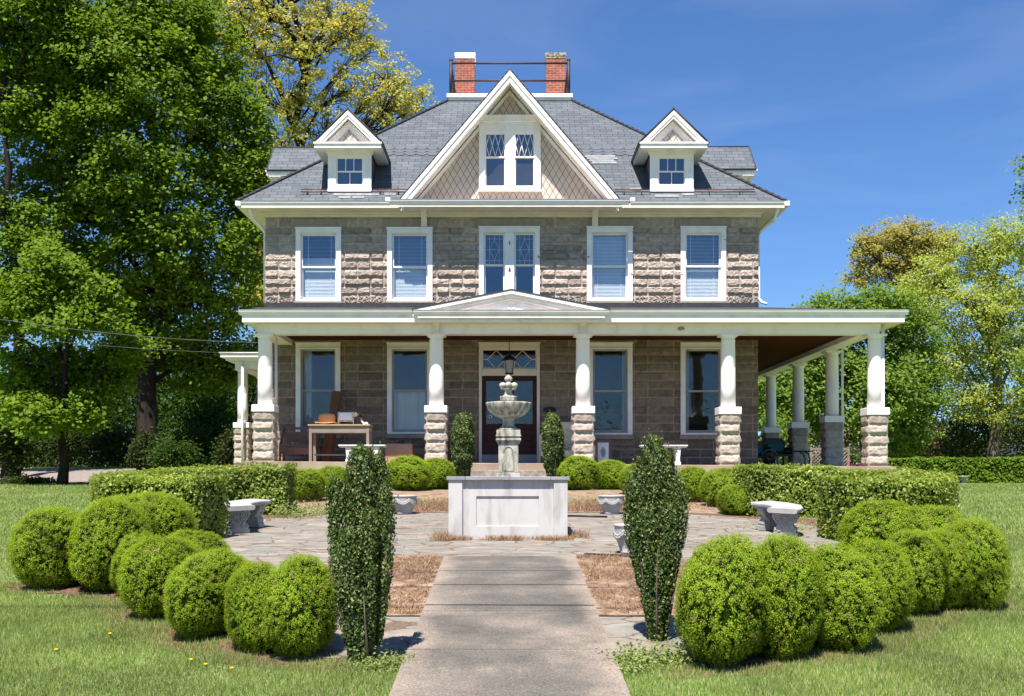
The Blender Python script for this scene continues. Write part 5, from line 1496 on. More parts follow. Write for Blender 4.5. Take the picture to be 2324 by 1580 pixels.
for x in (-hw, 0, hw): leg_box(mb, x, 0, 0, h + 0.05, 0.09)
mb.box(-hw, hw, -0.03, 0.03, h - 0.08, h); mb.box(-hw, hw, -0.03, 0.03, 0.1, 0.18); obj('frame', mb, 'lattice', t)
mb = MB(); k = -hw - h
while k < hw + h:
    for s, y in ((1, -0.012), (-1, 0.012)):
        pts = []
        for z in np.linspace(0.15, h - 0.05, 2): pts.append((k + s * (z - h / 2), y, z))
        # clip to the panel
        (xa, y_, za), (xb, _, zb5) = pts
        def clip(xa, za, xb, zb5):
            tlo, thi = 0, 1
            for lim, sgn in ((-hw, 1), (hw, -1)):
                da, db = (xa - lim) * sgn, (xb - lim) * sgn
                if da < 0 and db < 0: return None
                if da < 0: tlo = max(tlo, da / (da - db))
                elif db < 0: thi = min(thi, da / (da - db))
            if tlo >= thi: return None
            return (xa + (xb - xa) * tlo, za + (zb5 - za) * tlo, xa + (xb - xa) * thi, za + (zb5 - za) * thi)
        cc = clip(xa, za, xb, zb5)
        if cc: mb.tube([(cc[0], y, cc[1]), (cc[2], y, cc[3])], 0.018, 4)
    k += 0.15
obj('lattice', mb, 'lattice', t)

# ------------------------------------------------------------------ fountain
FD = 13.9; kf = F / FD
fx = 0.0; fyy = FY(FD); gf = gz(0, FD - 0.7)
zf_ = lambda py: PZ(py, FD)
pl_top = PZ(1081.5, 13.2); plw = 270 * 13.2 / F / 2
pcx = PX(1153, 13.2)
t = thing('fountain_plinth', 'whitewashed masonry plinth with recessed panel at the patio centre', 'plinth', (pcx, fyy, gf))
H = pl_top - gf
y0 = FY(13.2) - fyy; y1 = -y0
pil = 0.165
mb = MB()
pa, pb, qa, qb = -plw + 0.33, plw - 0.34, 0.17, 0.53
xa_, xb_, zt_ = -plw + pil, plw - pil, H - 0.045
yf_, yr2 = y0 + 0.035, y0 + 0.052
mb.add([(xa_, yf_, -0.05), (xb_, yf_, -0.05), (xb_, yf_, zt_), (xa_, yf_, zt_), (pa, yf_, qa), (pb, yf_, qa), (pb, yf_, qb), (pa, yf_, qb),
        (pa + 0.006, yr2, qa + 0.006), (pb - 0.006, yr2, qa + 0.006), (pb - 0.006, yr2, qb - 0.006), (pa + 0.006, yr2, qb - 0.006),
        (xa_, y1, -0.05), (xb_, y1, -0.05), (xb_, y1, zt_), (xa_, y1, zt_)],
       [(0, 1, 5, 4), (1, 2, 6, 5), (2, 3, 7, 6), (3, 0, 4, 7), (4, 5, 9, 8), (5, 6, 10, 9), (6, 7, 11, 10), (7, 4, 8, 11), (8, 9, 10, 11),
        (1, 13, 14, 2), (13, 12, 15, 14), (12, 0, 3, 15), (3, 2, 14, 15)])
pl = obj('plinth_body', mb, 'plinth', t)
for s in (-1, 1):
    mb = MB(); mb.box(s * plw, s * (plw - pil + 0.001), y0, y0 + 0.17, -0.05, H - 0.045); mb.box(s * plw, s * (plw - pil + 0.001), y1 - 0.17, y1, -0.05, H - 0.045); mb.box(s * (plw - 0.02), s * (plw - pil + 0.001), y0 + 0.17, y1 - 0.17, -0.05, H - 0.045); obj('pilaster', mb, 'plinth', t)
mb = MB(); xs_ = [-plw - 0.025, -plw + 0.2, 0.02, plw - 0.2, plw + 0.025]
for a, b in zip(xs_, xs_[1:]): mb.box(a + 0.002, b - 0.002, y0 - 0.02, y1 + 0.02, H - 0.045, H - random.uniform(0, 0.003))
obj('cap_slab', mb, 'bluestone', t, bevel=0.006)

t = thing('garden_fountain', 'weathered grey concrete fountain with fluted bowl and leafy finial', 'fountain', (PX(1154, FD), fyy, pl_top))
def fz2(py): return zf_(py) - pl_top
MT['mossy'] = M('lichen_concrete', (0.43, 0.415, 0.35), (0.14, 0.128, 0.09), 7, 0.9, 0.15, bstr=0.5, bscale=50, bdist=0.006, stretch=(2.5, 2.5, 0.7), lo=0.34, hi=0.6)
px_ = 1 / kf
mb = MB()
def sq(w, ya, yb): mb.box(-w * px_, w * px_, -w * px_, w * px_, fz2(yb), fz2(ya))
sq(27, 1079, 1083); sq(25.5, 1074, 1078.95); sq(22.5, 1008, 1073.95)
sq(27, 1001, 1004); sq(25, 1004.05, 1007.95); sq(28.5, 996, 1000.95); sq(26, 992, 995.95); sq(28.5, 987.5, 991.95); sq(27, 977, 987.45)
pd = obj('pedestal', mb, 'mossy', t, bevel=0.006)
mb = MB(); yr = -22.5 * px_ - 0.002
rr = 10 * px_; zc_ = fz2(1024)
arch = [(rr * math.cos(a), zc_ + rr * math.sin(a)) for a in np.linspace(0, PI, 11)]
mb.tube([(12.5 * px_, yr, fz2(1068)), (12.5 * px_, yr, zc_)] , 0.006, 5)
mb.tube([(-12.5 * px_, yr, fz2(1068)), (-12.5 * px_, yr, zc_)], 0.006, 5)
mb.tube([(x, yr, z) for x, z in arch], 0.008, 5); mb.box(-14.5 * px_, -9.5 * px_, yr - 0.006, yr + 0.002, zc_ - 0.012, zc_ + 0.004); mb.box(9.5 * px_, 14.5 * px_, yr - 0.006, yr + 0.002, zc_ - 0.012, zc_ + 0.004)
mb.tube([(-12.5 * px_, yr, fz2(1068)), (12.5 * px_, yr, fz2(1068))], 0.006, 5)
obj('arch_moulding', mb, 'mossy', t)
flute = lambda a, r, z: 1 + 0.045 * abs(math.cos(a * 9)) * (1 if r > 16 * px_ else 0.0)
mb = MB()
prof = [(25, 977), (25, 974), (18, 971), (14, 966), (12.5, 958), (13, 953), (16, 950), (26, 946.5), (36, 941), (43, 933), (47, 925), (49.5, 917), (49.5, 914), (46, 913.5), (40, 918), (10, 921), (0.5, 921)]
mb.lathe([(r * px_, fz2(y)) for r, y in prof], n=72, rfun=flute)
obj('bowl', mb, 'mossy', t)
mb = MB()
prof = [(16, 921), (16, 913), (18, 911.5), (18, 906), (17.5, 903), (19, 899.5), (17, 898), (13, 899), (9, 893), (8, 889), (7.5, 884), (8.5, 882), (6, 879), (5, 876), (9, 872), (10, 869), (5, 867), (4, 863), (6, 861), (8.5, 858), (9, 855), (7.5, 851), (4, 846.5), (1, 844)]
FS = lambda y: 913 - (913 - y) * 0.91
mb.lathe([(r * px_, fz2(FS(y))) for r, y in prof], n=28, rfun=lambda a, r, z: 1 + 0.05 * math.cos(a * 8))
obj('finial_stem', mb, 'mossy', t)
for k in range(4):
    a = k * PI / 2
    mb = MB(); mb.ball((math.cos(a) * 13 * px_, math.sin(a) * 13 * px_, fz2(875)), (8.5 * px_, 8.5 * px_, 7 * px_), 12, 8); mb.tube([(math.cos(a) * 16 * px_, math.sin(a) * 16 * px_, fz2(879)), (math.cos(a) * 7 * px_, math.sin(a) * 7 * px_, fz2(883)), (0, 0, fz2(887))], [6 * px_, 4 * px_, 3 * px_], 8)
    obj('finial_scroll', mb, 'mossy', t)

# ------------------------------------------------------------------ curved benches
def scroll_leg_mb():
    h = 0.30
    half = [(0.0, 0.0), (0.145, 0.0), (0.145, 0.055), (0.125, 0.06), (0.135, 0.085), (0.13, 0.11), (0.10, 0.135), (0.085, 0.16), (0.1, 0.19), (0.14, 0.215), (0.16, 0.245), (0.155, 0.28), (0.14, h), (0.0, h)]
    out = half[:-1] + [(-x, z) for x, z in reversed(half[1:-1])]
    mb = MB(); mb.prism([(x, z) for x, z in out][::1], -0.06, 0.06)
    for y in (-0.062, 0.062):
        for s in (-1, 1):
            mb.ring_y(s * 0.085, 0.237, 0.048, 0.011, y, 18); mb.ring_y(s * 0.085, 0.237, 0.022, 0.009, y, 12)
            mb.tube([(s * 0.12, y, 0.19), (s * 0.07, y, 0.15), (s * 0.045, y, 0.11), (s * 0.06, y, 0.075), (s * 0.09, y, 0.07)], 0.010, 6)
            mb.tube([(s * 0.03, y, 0.2), (s * 0.05, y, 0.17), (s * 0.02, y, 0.15), (0, y, 0.13)], 0.008, 6)
            mb.tube([(s * 0.12, y, 0.12), (s * 0.115, y, 0.085), (s * 0.1, y, 0.09)], 0.008, 6)
        mb.ball((0, y, 0.25), (0.02, 0.012, 0.02), 8, 5); mb.ball((0, y, 0.165), (0.018, 0.012, 0.022), 8, 5)
    return mb
def curved_bench(cx, cd, side, label):
    """side=+1: bench on the right, concave towards the fountain"""
    g = gz(cx, cd) + 0.012
    t = thing('curved_bench', label, 'bench', (cx, FY(cd), g), 0, 'curved concrete benches on the patio')
    t.rotation_euler = (0.055, 0, 0)
    Rm, hw = 0.98, 0.19; A = R(35)
    mb = MB()
    lay = [(hw - 0.025, 0.305), (hw - 0.005, 0.318), (hw, 0.33), (hw, 0.352), (hw - 0.012, 0.365)]
    n = 26; b = 0; V = []
    prof = [(-a, z) for a, z in lay] + [(a, z) for a, z in reversed(lay)]
    m_ = len(prof)
    for i in range(n + 1):
        a = -A + 2 * A * i / n
        for o_, z in prof:
            r_ = Rm + o_
            V.append((side * (r_ * math.cos(a) - Rm), r_ * math.sin(a), z))
    mb.v = V
    for i in range(n):
        for j in range(m_):
            j2 = (j + 1) % m_
            mb.f.append((i * m_ + j, i * m_ + j2, (i + 1) * m_ + j2, (i + 1) * m_ + j)); mb.sm.append(False)
    mb.f.append(tuple(range(m_))); mb.sm.append(False); mb.f.append(tuple(n * m_ + j for j in reversed(range(m_)))); mb.sm.append(False)
    obj('seat', mb, 'conc', t)
    first = None
    for a in (-R(25), R(25)):
        loc = (side * (Rm * math.cos(a) - Rm), Rm * math.sin(a), 0.004)
        ang = side * a * 0.9
        if first is None:
            first = obj('leg', scroll_leg_mb(), 'conc', t); first.location = loc; first.rotation_euler = (0, 0, ang)
        else:
            l2 = first.copy(); COL.objects.link(l2); l2.parent = t; l2.location = loc; l2.rotation_euler = (0, 0, ang)
curved_bench(3.48, 13.95, 1, 'curved pale concrete bench on scroll legs before the right privet hedge')
curved_bench(-3.55, 14.4, -1, 'curved pale concrete bench on scroll legs before the left privet hedge')

# ------------------------------------------------------------------ bowl planters
def planter(px, top, bot, wpx, d, label):
    h = (bot - top) * d / F; w = wpx * d / F / 2; x = PX(px, d)
    t = thing('bowl_planter', label, 'planter', (x, FY(d), gz(x, d) + 0.014), 0, 'grey garland planters on the patio')
    mb = MB()
    mb.lathe([(w * 0.62, 0), (w * 0.64, h * 0.06), (w * 0.6, h * 0.09), (w * 0.72, h * 0.3), (w * 0.9, h * 0.58), (w * 0.97, h * 0.75), (w * 0.92, h * 0.88), (w * 0.98, h * 0.92), (w, h * 0.97), (w * 0.96, h), (w * 0.86, h * 0.98), (w * 0.84, h * 0.8), (w * 0.4, h * 0.72)], n=36)
    obj('bowl', mb, 'conc', t)
    mb = MB(); rg = random.Random(3)
    for k in range(90):
        a = 2 * PI * k / 90; sag = 0.16 * abs(math.sin(a * 3))
        for q in range(2):
            r_ = w * (0.93 - 0.18 * sag) ; mb.ball((r_ * math.cos(a), r_ * math.sin(a), h * (0.76 - sag - 0.08 * q + 0.03 * rg.random())), 0.016 * w / 0.18, 6, 4)
    obj('garland', mb, 'conc', t)
    mb = MB(); mb.lathe([(w * 0.83, h * 0.79), (w * 0.3, h * 0.83), (0.01, h * 0.84)], n=20); obj('soil', mb, 'mulch', t)
planter(917, 1128, 1170, 60, gd(1170) + 0.15, 'grey garland bowl planter beside the left tall holly column')
planter(1387, 1128, 1170, 60, gd(1170) + 0.15, 'grey garland bowl planter right of the plinth, farther from the walkway')
planter(1430, 1196, 1262, 76, gd(1262) + 0.15, 'grey garland bowl planter half hidden behind the right tall holly column')

# ------------------------------------------------------------------ shrubs
def bumpy(dirs, seed):
    return 1 + 0.13 * (fbm(dirs[:, 0] * 2.3 + 5, dirs[:, 1] * 2.3 + dirs[:, 2] * 1.9 + 9, seed, 3) - 0.5) * 2
def boxwood_mesh(seed, tufts=3400, per=17, leaf=0.031):
    """unit shrub: radius ~1 in x, y; z from 0 to 2"""
    rng = np.random.default_rng(seed)
    d = unit(rng.normal(size=(tufts, 3)))
    def shape(d):
        r = bumpy(d, seed)
        z = np.sign(d[:, 2]) * np.abs(d[:, 2]) ** 0.9
        hz = np.linalg.norm(d[:, :2], axis=1) + 1e-9
        ex = np.where(z > 0, 2.0, 2.9)
        rad = (1 - np.abs(z).clip(0, 0.999) ** ex) ** (1 / 2.15) * np.where(z < 0, 1 - 0.16 * z * z, 1.0)      # upright egg, narrower foot
        return np.stack([d[:, 0] / hz * rad * r, d[:, 1] / hz * rad * r, z * r + 1.0], 1)
    base = shape(d)
    c = np.repeat(base, per, 0); dn = np.repeat(d, per, 0)
    out = rng.uniform(-0.06, 0.04, size=(len(c), 1))
    lift = np.repeat(rng.uniform(-0.018, 0.025, size=(tufts, 1)), per, 0)
    c = c + dn * (out + lift) + rng.normal(size=c.shape) * 0.024
    n = dn * 1.0 + rng.normal(size=c.shape) * 0.5 + np.array((0, -0.1, 0.45))
    L = leaf * rng.uniform(0.7, 1.3, len(c))
    q = leaf_quads(rng, c, n, L, L * 0.62, along=dn * 0.6 + np.array((0, 0, 0.4)))
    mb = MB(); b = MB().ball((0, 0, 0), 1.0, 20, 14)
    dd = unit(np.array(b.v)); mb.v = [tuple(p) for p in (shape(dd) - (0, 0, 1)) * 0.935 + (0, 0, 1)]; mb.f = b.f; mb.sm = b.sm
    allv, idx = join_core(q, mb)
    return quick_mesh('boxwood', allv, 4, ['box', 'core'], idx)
BOXM = [boxwood_mesh(100 + i) for i in range(5)]
# (centre px, half width px, top, bottom, label)
BALLS = [
 (684, 80, 1263, 1508, 'clipped boxwood touching the tall holly column left of the walk'),
 (582, 73, 1276, 1494, 'clipped boxwood second from the holly column left of the walk'),
 (466, 78, 1248, 1464, 'clipped boxwood third from the holly column left of the walk'),
 (366, 76, 1216, 1416, 'clipped boxwood fourth from the holly column left of the walk'),
 (308, 50, 1212, 1366, 'small clipped boxwood squeezed between two larger ones at left'),
 (254, 78, 1134, 1352, 'tall clipped boxwood second from the left end of the row'),
 (128, 68, 1150, 1347, 'leftmost clipped boxwood at the outer end of the left row'),
 (362, 84, 1118, 1282, 'clipped boxwood against the near end of the left privet hedge'),
 (290, 70, 1122, 1300, 'clipped boxwood behind the tall one near the left lawn'),
 (440, 62, 1206, 1330, 'low clipped boxwood between the front row and left patio edge'),
 (526, 62, 1262, 1425, 'clipped boxwood set back between the second and third from the left holly column'),
 (418, 60, 1228, 1385, 'clipped boxwood set back between the third and fourth from the left holly column'),
 (1640, 108, 1218, 1530, 'big clipped boxwood touching the tall holly column right of the walk'),
 (1766, 86, 1212, 1510, 'clipped boxwood second from the holly column right of the walk'),
 (1880, 82, 1240, 1492, 'clipped boxwood third from the holly column right of the walk'),
 (1978, 74, 1230, 1446, 'clipped boxwood fourth from the holly column right of the walk'),
 (2066, 72, 1202, 1408, 'clipped boxwood fifth from the holly column right of the walk'),
 (2138, 56, 1204, 1392, 'narrow clipped boxwood next to the rightmost one'),
 (2212, 66, 1176, 1394, 'rightmost clipped boxwood at the outer end of the right row'),
 (2010, 88, 1138, 1310, 'clipped boxwood against the near end of the right privet hedge'),
 (2115, 76, 1150, 1326, 'clipped boxwood behind the narrow one near the right lawn'),
]
BACK = [
 (690, 44, 1063, 1142, 'low boxwood at the end of the left privet hedge by the porch'),
 (757, 40, 1057, 1130, 'low boxwood behind the tall left holly column by the porch'),
 (922, 47, 1036, 1116, 'low boxwood before the porch left of the steps'),
 (990, 42, 1040, 1112, 'low boxwood beside the small holly left of the steps'),
 (1314, 46, 1034, 1114, 'low boxwood beside the small holly right of the steps'),
 (1388, 42, 1044, 1112, 'low boxwood before the framed print right of the steps'),
 (1455, 44, 1050, 1126, 'low boxwood behind the tall right holly column by the porch'),
 (1576, 38, 1060, 1142, 'low boxwood under the fourth porch column'),
 (1640, 44, 1063, 1154, 'low boxwood at the end of the right privet hedge by the porch'),
 (1668, 34, 1100, 1172, 'small low boxwood tucked beside the right privet hedge'),
]
ball_xy = []
def place_ball(i, px, hw, top, bot, label, group):
    d0 = gd(bot); hw *= 1.02; ey = 1.6; r = hw * (d0 + 0.25) / F; d = d0 + r * ey * 0.82
    x = PX(px, d); g = gz(x, d)
    ztop = PZ(top, d)
    o = mesh_obj('boxwood_bush', BOXM[i % 5]); o.location = (x, FY(d), g - 0.03)
    o.scale = (PX(CX + hw, d) * (1.0 + 0.08 * math.sin(i * 5.1)), PX(CX + hw, d) * ey, (ztop - g + 0.03) / 2.0); o.rotation_euler = (0.05 * math.sin(i * 2.3), 0.07 * math.sin(i * 3.7), (i % 4) * PI / 2 * 0 + 0.35 * math.sin(i * 1.9) + (PI if i % 2 else 0))
    tag(o, label, 'boxwood', group)
    ball_xy.append((x, d, r))
for i, b in enumerate(BALLS): place_ball(i, *b, 'clipped boxwood bushes around the patio')
for i, b in enumerate(BACK): place_ball(i + 2, *b, 'low boxwood bushes in front of the porch')

# mulch under the rows
def strip(name, pts, w, dz, mat):
    L, Rr = [], []
    for i, (x, d) in enumerate(pts):
        a = pts[max(0, i - 1)]; b = pts[min(len(pts) - 1, i + 1)]
        tx, td = b[0] - a[0], b[1] - a[1]; l_ = math.hypot(tx, td); nx, nd = -td / l_, tx / l_
        L.append((x + nx * w, d + nd * w)); Rr.append((x - nx * w, d - nd * w))
    region(name, L + Rr[::-1], dz, mat)
rowL = [ball_xy[i][:2] for i in (0, 1, 2, 3, 5, 6)]; rowR = [ball_xy[i][:2] for i in (12, 13, 14, 15, 16, 17, 18)]
strip('mulch_bed', [(rowL[0][0] + 0.5, rowL[0][1] - 0.1)] + rowL + [(rowL[-1][0] - 0.3, rowL[-1][1] + 0.3)], 0.45, 0.006, 'mulch')
strip('mulch_bed', [(rowR[0][0] - 0.5, rowR[0][1] - 0.1)] + rowR + [(rowR[-1][0] + 0.3, rowR[-1][1] + 0.3)], 0.45, 0.006, 'mulch')

# privet hedges: C-shaped, trimmed box section
def hedge_mesh(name, path, w, h, seed, leaf=0.05, dens=2600, mats=('privet', 'core'), rough=0.10):
    rng = np.random.default_rng(seed)
    P = np.array(path, float)
    seg = np.linalg.norm(np.diff(P, axis=0), axis=1); S = np.concatenate([[0], np.cumsum(seg)]); Lt = S[-1]
    def at(s):
        x = np.interp(s, S, P[:, 0]); d = np.interp(s, S, P[:, 1])
        e = 0.12
        tx = np.interp(np.minimum(s + e, Lt), S, P[:, 0]) - np.interp(np.maximum(s - e, 0), S, P[:, 0]); td = np.interp(np.minimum(s + e, Lt), S, P[:, 1]) - np.interp(np.maximum(s - e, 0), S, P[:, 1])
        l_ = np.hypot(tx, td); return x, d, tx / l_, td / l_
    per = 2 * h + w
    N = int(dens * Lt * per)
    s = rng.uniform(-0.0, Lt, N); q = rng.uniform(0, per, N)
    endn = int(dens * w * h * 2)
    x, d, tx, td = at(s)
    side = np.where(q < h, -1.0, np.where(q > h + w, 1.0, 0.0))
    off = np.where(side == 0, (q - h) - w / 2, side * w / 2); zz = np.where(side == 0, h, np.where(side < 0, q, q - h - w))
    nl = np.where(side == 0, off * 0.5, side); nz = np.where(side == 0, 1.0, 0.15)
    lx, ld = -td, tx
    jit = (fbm(s * 3, q * 3, seed) - 0.5) * 2 * rough + rng.uniform(-0.06, 0.03, N)
    rnd = np.minimum(np.abs(np.abs(off) - w / 2), np.abs(h - zz)); 
    shrink = 0.075 * np.exp(-rnd / 0.07)
    taper = 1 - 0.10 * np.clip(1 - zz / h, 0, 1)
    oo = (off + np.sign(off) * (np.where(side != 0, jit, 0))) * taper
    zz2 = zz + np.where(side == 0, jit, 0) - shrink
    cx_ = x + lx * oo; cd_ = d + ld * oo
    n = np.stack([lx * nl, ld * nl, nz], 1)
    # ends
    se = rng.integers(0, 2, endn) * Lt; xe, de, te, tde = at(se)
    oe = rng.uniform(-w / 2, w / 2, endn); ze = rng.uniform(0, h, endn)
    sg = np.where(se > 0, 1.0, -1.0); je = rng.uniform(-0.05, 0.04, endn)
    cx_ = np.concatenate([cx_, xe - tde * oe + te * sg * je]); cd_ = np.concatenate([cd_, de + te * oe + tde * sg * je]); zz2 = np.concatenate([zz2, ze])
    n = np.concatenate([n, np.stack([te * sg, tde * sg, np.full(endn, 0.15)], 1)])
    g = np.array([gz(a, b) for a, b in zip(cx_, cd_)])
    c = np.stack([cx_, CAMY + cd_, g + zz2], 1)
    nn = n + rng.normal(size=c.shape) * 0.5 + np.array((0, -0.1, 0.3))
    L = leaf * rng.uniform(0.7, 1.25, len(c))
    qv = leaf_quads(rng, c, nn, L, L * 0.55)
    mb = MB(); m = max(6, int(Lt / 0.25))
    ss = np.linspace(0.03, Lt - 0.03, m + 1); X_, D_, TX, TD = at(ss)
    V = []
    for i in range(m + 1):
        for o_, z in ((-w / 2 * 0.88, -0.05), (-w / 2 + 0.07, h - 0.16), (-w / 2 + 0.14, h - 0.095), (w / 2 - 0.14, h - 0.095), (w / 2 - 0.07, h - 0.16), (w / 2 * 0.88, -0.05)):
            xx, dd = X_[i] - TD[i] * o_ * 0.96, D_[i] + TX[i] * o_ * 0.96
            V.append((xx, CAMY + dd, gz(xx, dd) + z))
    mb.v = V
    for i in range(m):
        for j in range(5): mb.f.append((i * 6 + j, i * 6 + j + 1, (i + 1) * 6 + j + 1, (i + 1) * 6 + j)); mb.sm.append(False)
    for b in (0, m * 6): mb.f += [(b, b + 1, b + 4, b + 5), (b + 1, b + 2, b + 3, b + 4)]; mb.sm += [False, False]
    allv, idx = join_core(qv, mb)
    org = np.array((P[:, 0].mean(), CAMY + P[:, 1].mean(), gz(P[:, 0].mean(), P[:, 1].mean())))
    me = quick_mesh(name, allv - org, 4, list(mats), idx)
    return mesh_obj(name, me, None, tuple(org))
def smooth_path(pts, n=10):
    P = [np.array(p, float) for p in pts]; out = []
    for i in range(len(P) - 1):
        p0, p1, p2, p3 = P[max(0, i - 1)], P[i], P[i + 1], P[min(len(P) - 1, i + 2)]
        for k in range(n):
            t = k / n
            out.append(0.5 * ((2 * p1) + (-p0 + p2) * t + (2 * p0 - 5 * p1 + 4 * p2 - p3) * t * t + (-p0 + 3 * p1 - 3 * p2 + p3) * t ** 3))
    out.append(P[-1]); return out
HP = smooth_path([(-3.55, 13.15), (-4.3, 13.4), (-4.85, 13.9), (-5.2, 14.8), (-5.25, 15.8), (-4.75, 16.8), (-4.1, 17.3), (-3.45, 17.35)])
tag(hedge_mesh('privet_hedge', HP, 0.72, 0.80, 31), 'C shaped clipped privet hedge around the left curved bench', 'hedge', 'C shaped privet hedges')
HP = smooth_path([(3.85, 13.2), (4.5, 13.35), (5.15, 13.9), (5.6, 14.8), (5.6, 15.8), (4.9, 16.75), (4.2, 17.1), (3.6, 17.05)])
tag(hedge_mesh('privet_hedge', HP, 0.72, 0.79, 32), 'C shaped clipped privet hedge around the right curved bench', 'hedge', 'C shaped privet hedges')

# tall holly columns: upright stems carrying narrow leafy plumes
def holly(base_px, base_py, plumes, label, seed, leaf=0.023, group='tall holly columns beside the walkway', dfix=None, dens=1.0, name='holly_column', pointy=0.25, tips=7):
    """plumes: (px centre, px half width, top py, bottom py, depth offset)"""
    d = dfix or gd(base_py) + 0.12
    x0 = PX(base_px, d); g = gz(x0, d)
    t = thing(name, label, 'holly', (x0, FY(d), g), 0, group)
    rng = np.random.default_rng(seed)
    vs = []; sm = MB()
    for (px, hw, top, bot, dd) in plumes:
        xa = PX(px, d) - x0; za, zb = PZ(bot, d) - g, PZ(top, d) - g; r = hw * d / F; H_ = zb - za
        N = int(dens * 6600 * r * H_ / 0.1)
        tt = rng.uniform(0, 1, N) ** 0.92; an = rng.uniform(0, 2 * PI, N)
        tp = pointy
        prof = np.clip(0.30 + 0.70 * np.minimum(1, tt / 0.42) ** 0.8, 0, 1) * np.sqrt(np.clip(1 - ((tt - (1 - tp)) / tp).clip(0, 1) ** 2, 0.01, 1))
        prof = prof * (0.60 + 0.75 * fbm(an * 1.6 + seed, tt * H_ * 7, seed))
        rad = r * prof * np.sqrt(rng.uniform(0.3, 1.15, N))
        lean = xa * (0.55 + 0.45 * np.minimum(1, (za + tt * H_) / 0.8))
        ddy = dd * (0.5 + 0.5 * np.minimum(1, (za + tt * H_) / 0.8))
        c = np.stack([lean + rad * np.cos(an), ddy + rad * np.sin(an), za + tt * H_], 1)
        n = np.stack([np.cos(an), np.sin(an), np.full(N, 0.45)], 1) + rng.normal(size=(N, 3)) * 0.6
        L = leaf * rng.uniform(0.65, 1.3, N)
        vs.append(leaf_quads(rng, c, n, L, L * 0.58, along=np.array((0, 0, 1.0)) + np.stack([np.cos(an), np.sin(an), 0 * an], 1) * 0.6))
        top_l = xa
        for k in range(3):
            jx, jy = rng.normal(size=2) * r * 0.45
            sm.tube([(jx * 0.3 + xa * 0.35, jy * 0.3 + dd * 0.4, -0.02), (xa * 0.6 + jx * 0.8, dd * 0.7 + jy * 0.8, za + H_ * 0.25), (xa + jx, dd + jy, za + H_ * 0.6), (xa + jx * 0.6, dd + jy * 0.6, za + H_ * 0.96)], [0.011, 0.008, 0.005, 0.002], 6)
        # shoots standing proud of the top and flanks
        for k in range(tips * 5):
            a = rng.uniform(0, 2 * PI); hgt = rng.uniform(0.25, 1.0) ** 0.7
            shp = math.sqrt(max(0.02, 1 - max(0.0, (hgt - (1 - pointy)) / pointy) ** 2)) * (0.30 + 0.70 * min(1, hgt / 0.42) ** 0.8)
            rr_ = r * shp * rng.uniform(0.75, 1.0); zt = za + H_ * hgt - 0.05; hh = rng.uniform(0.06, 0.15)
            m_ = 16
            q = np.linspace(0, 1, m_)
            cxk = xa * (0.55 + 0.45 * min(1, zt / 0.8)); dyk = dd * (0.5 + 0.5 * min(1, zt / 0.8))
            c = np.stack([cxk + (rr_ + 0.025 * q) * math.cos(a), dyk + (rr_ + 0.025 * q) * math.sin(a), zt + hh * q], 1) + rng.normal(size=(m_, 3)) * 0.006
            vs.append(leaf_quads(rng, c, rng.normal(size=(m_, 3)) + (0, -0.5, 0.3), leaf * 0.85, leaf * 0.42, along=np.tile(np.array((0, 0, 1.0)), (m_, 1))))
    mesh_obj('foliage', quick_mesh('foliage', np.concatenate(vs), 4, ['holly']), t)
    obj('stem', sm, 'stem', t)
holly(838, 1516, [(818, 37, 1010, 1420, 0.03), (766, 26, 1090, 1440, 0.05), (876, 19, 1095, 1465, -0.02), (798, 26, 1195, 1495, -0.10), (846, 17, 1150, 1500, -0.10), (772, 20, 1310, 1490, -0.06), (826, 18, 1340, 1516, -0.12), (856, 20, 1030, 1290, 0.06)], 'tall dark holly column left of the concrete walkway', 41, pointy=0.16, tips=7)
holly(1492, 1462, [(1487, 34, 988, 1390, 0.05), (1441, 23, 1085, 1330, 0.0), (1535, 24, 1080, 1330, 0.0), (1464, 23, 1150, 1440, -0.09), (1514, 22, 1140, 1450, -0.09), (1490, 22, 1240, 1475, -0.12), (1457, 20, 1045, 1300, 0.03), (1515, 20, 1025, 1300, 0.03)], 'tall dark holly column right of the concrete walkway', 42, pointy=0.3, tips=16)
holly(1050, 0, [(1050, 25, 938, 1086, 0.0), (1044, 18, 960, 1086, -0.1), (1060, 16, 955, 1088, 0.05)], 'small pointed holly left of the porch steps', 43, 0.045, 'small hollies flanking the porch steps', 24.2, 0.55)
holly(1254, 0, [(1253, 22, 938, 1086, 0.0), (1246, 16, 958, 1086, -0.1), (1263, 16, 960, 1088, 0.05)], 'small pointed holly right of the porch steps', 44, 0.045, 'small hollies flanking the porch steps', 24.2, 0.55)

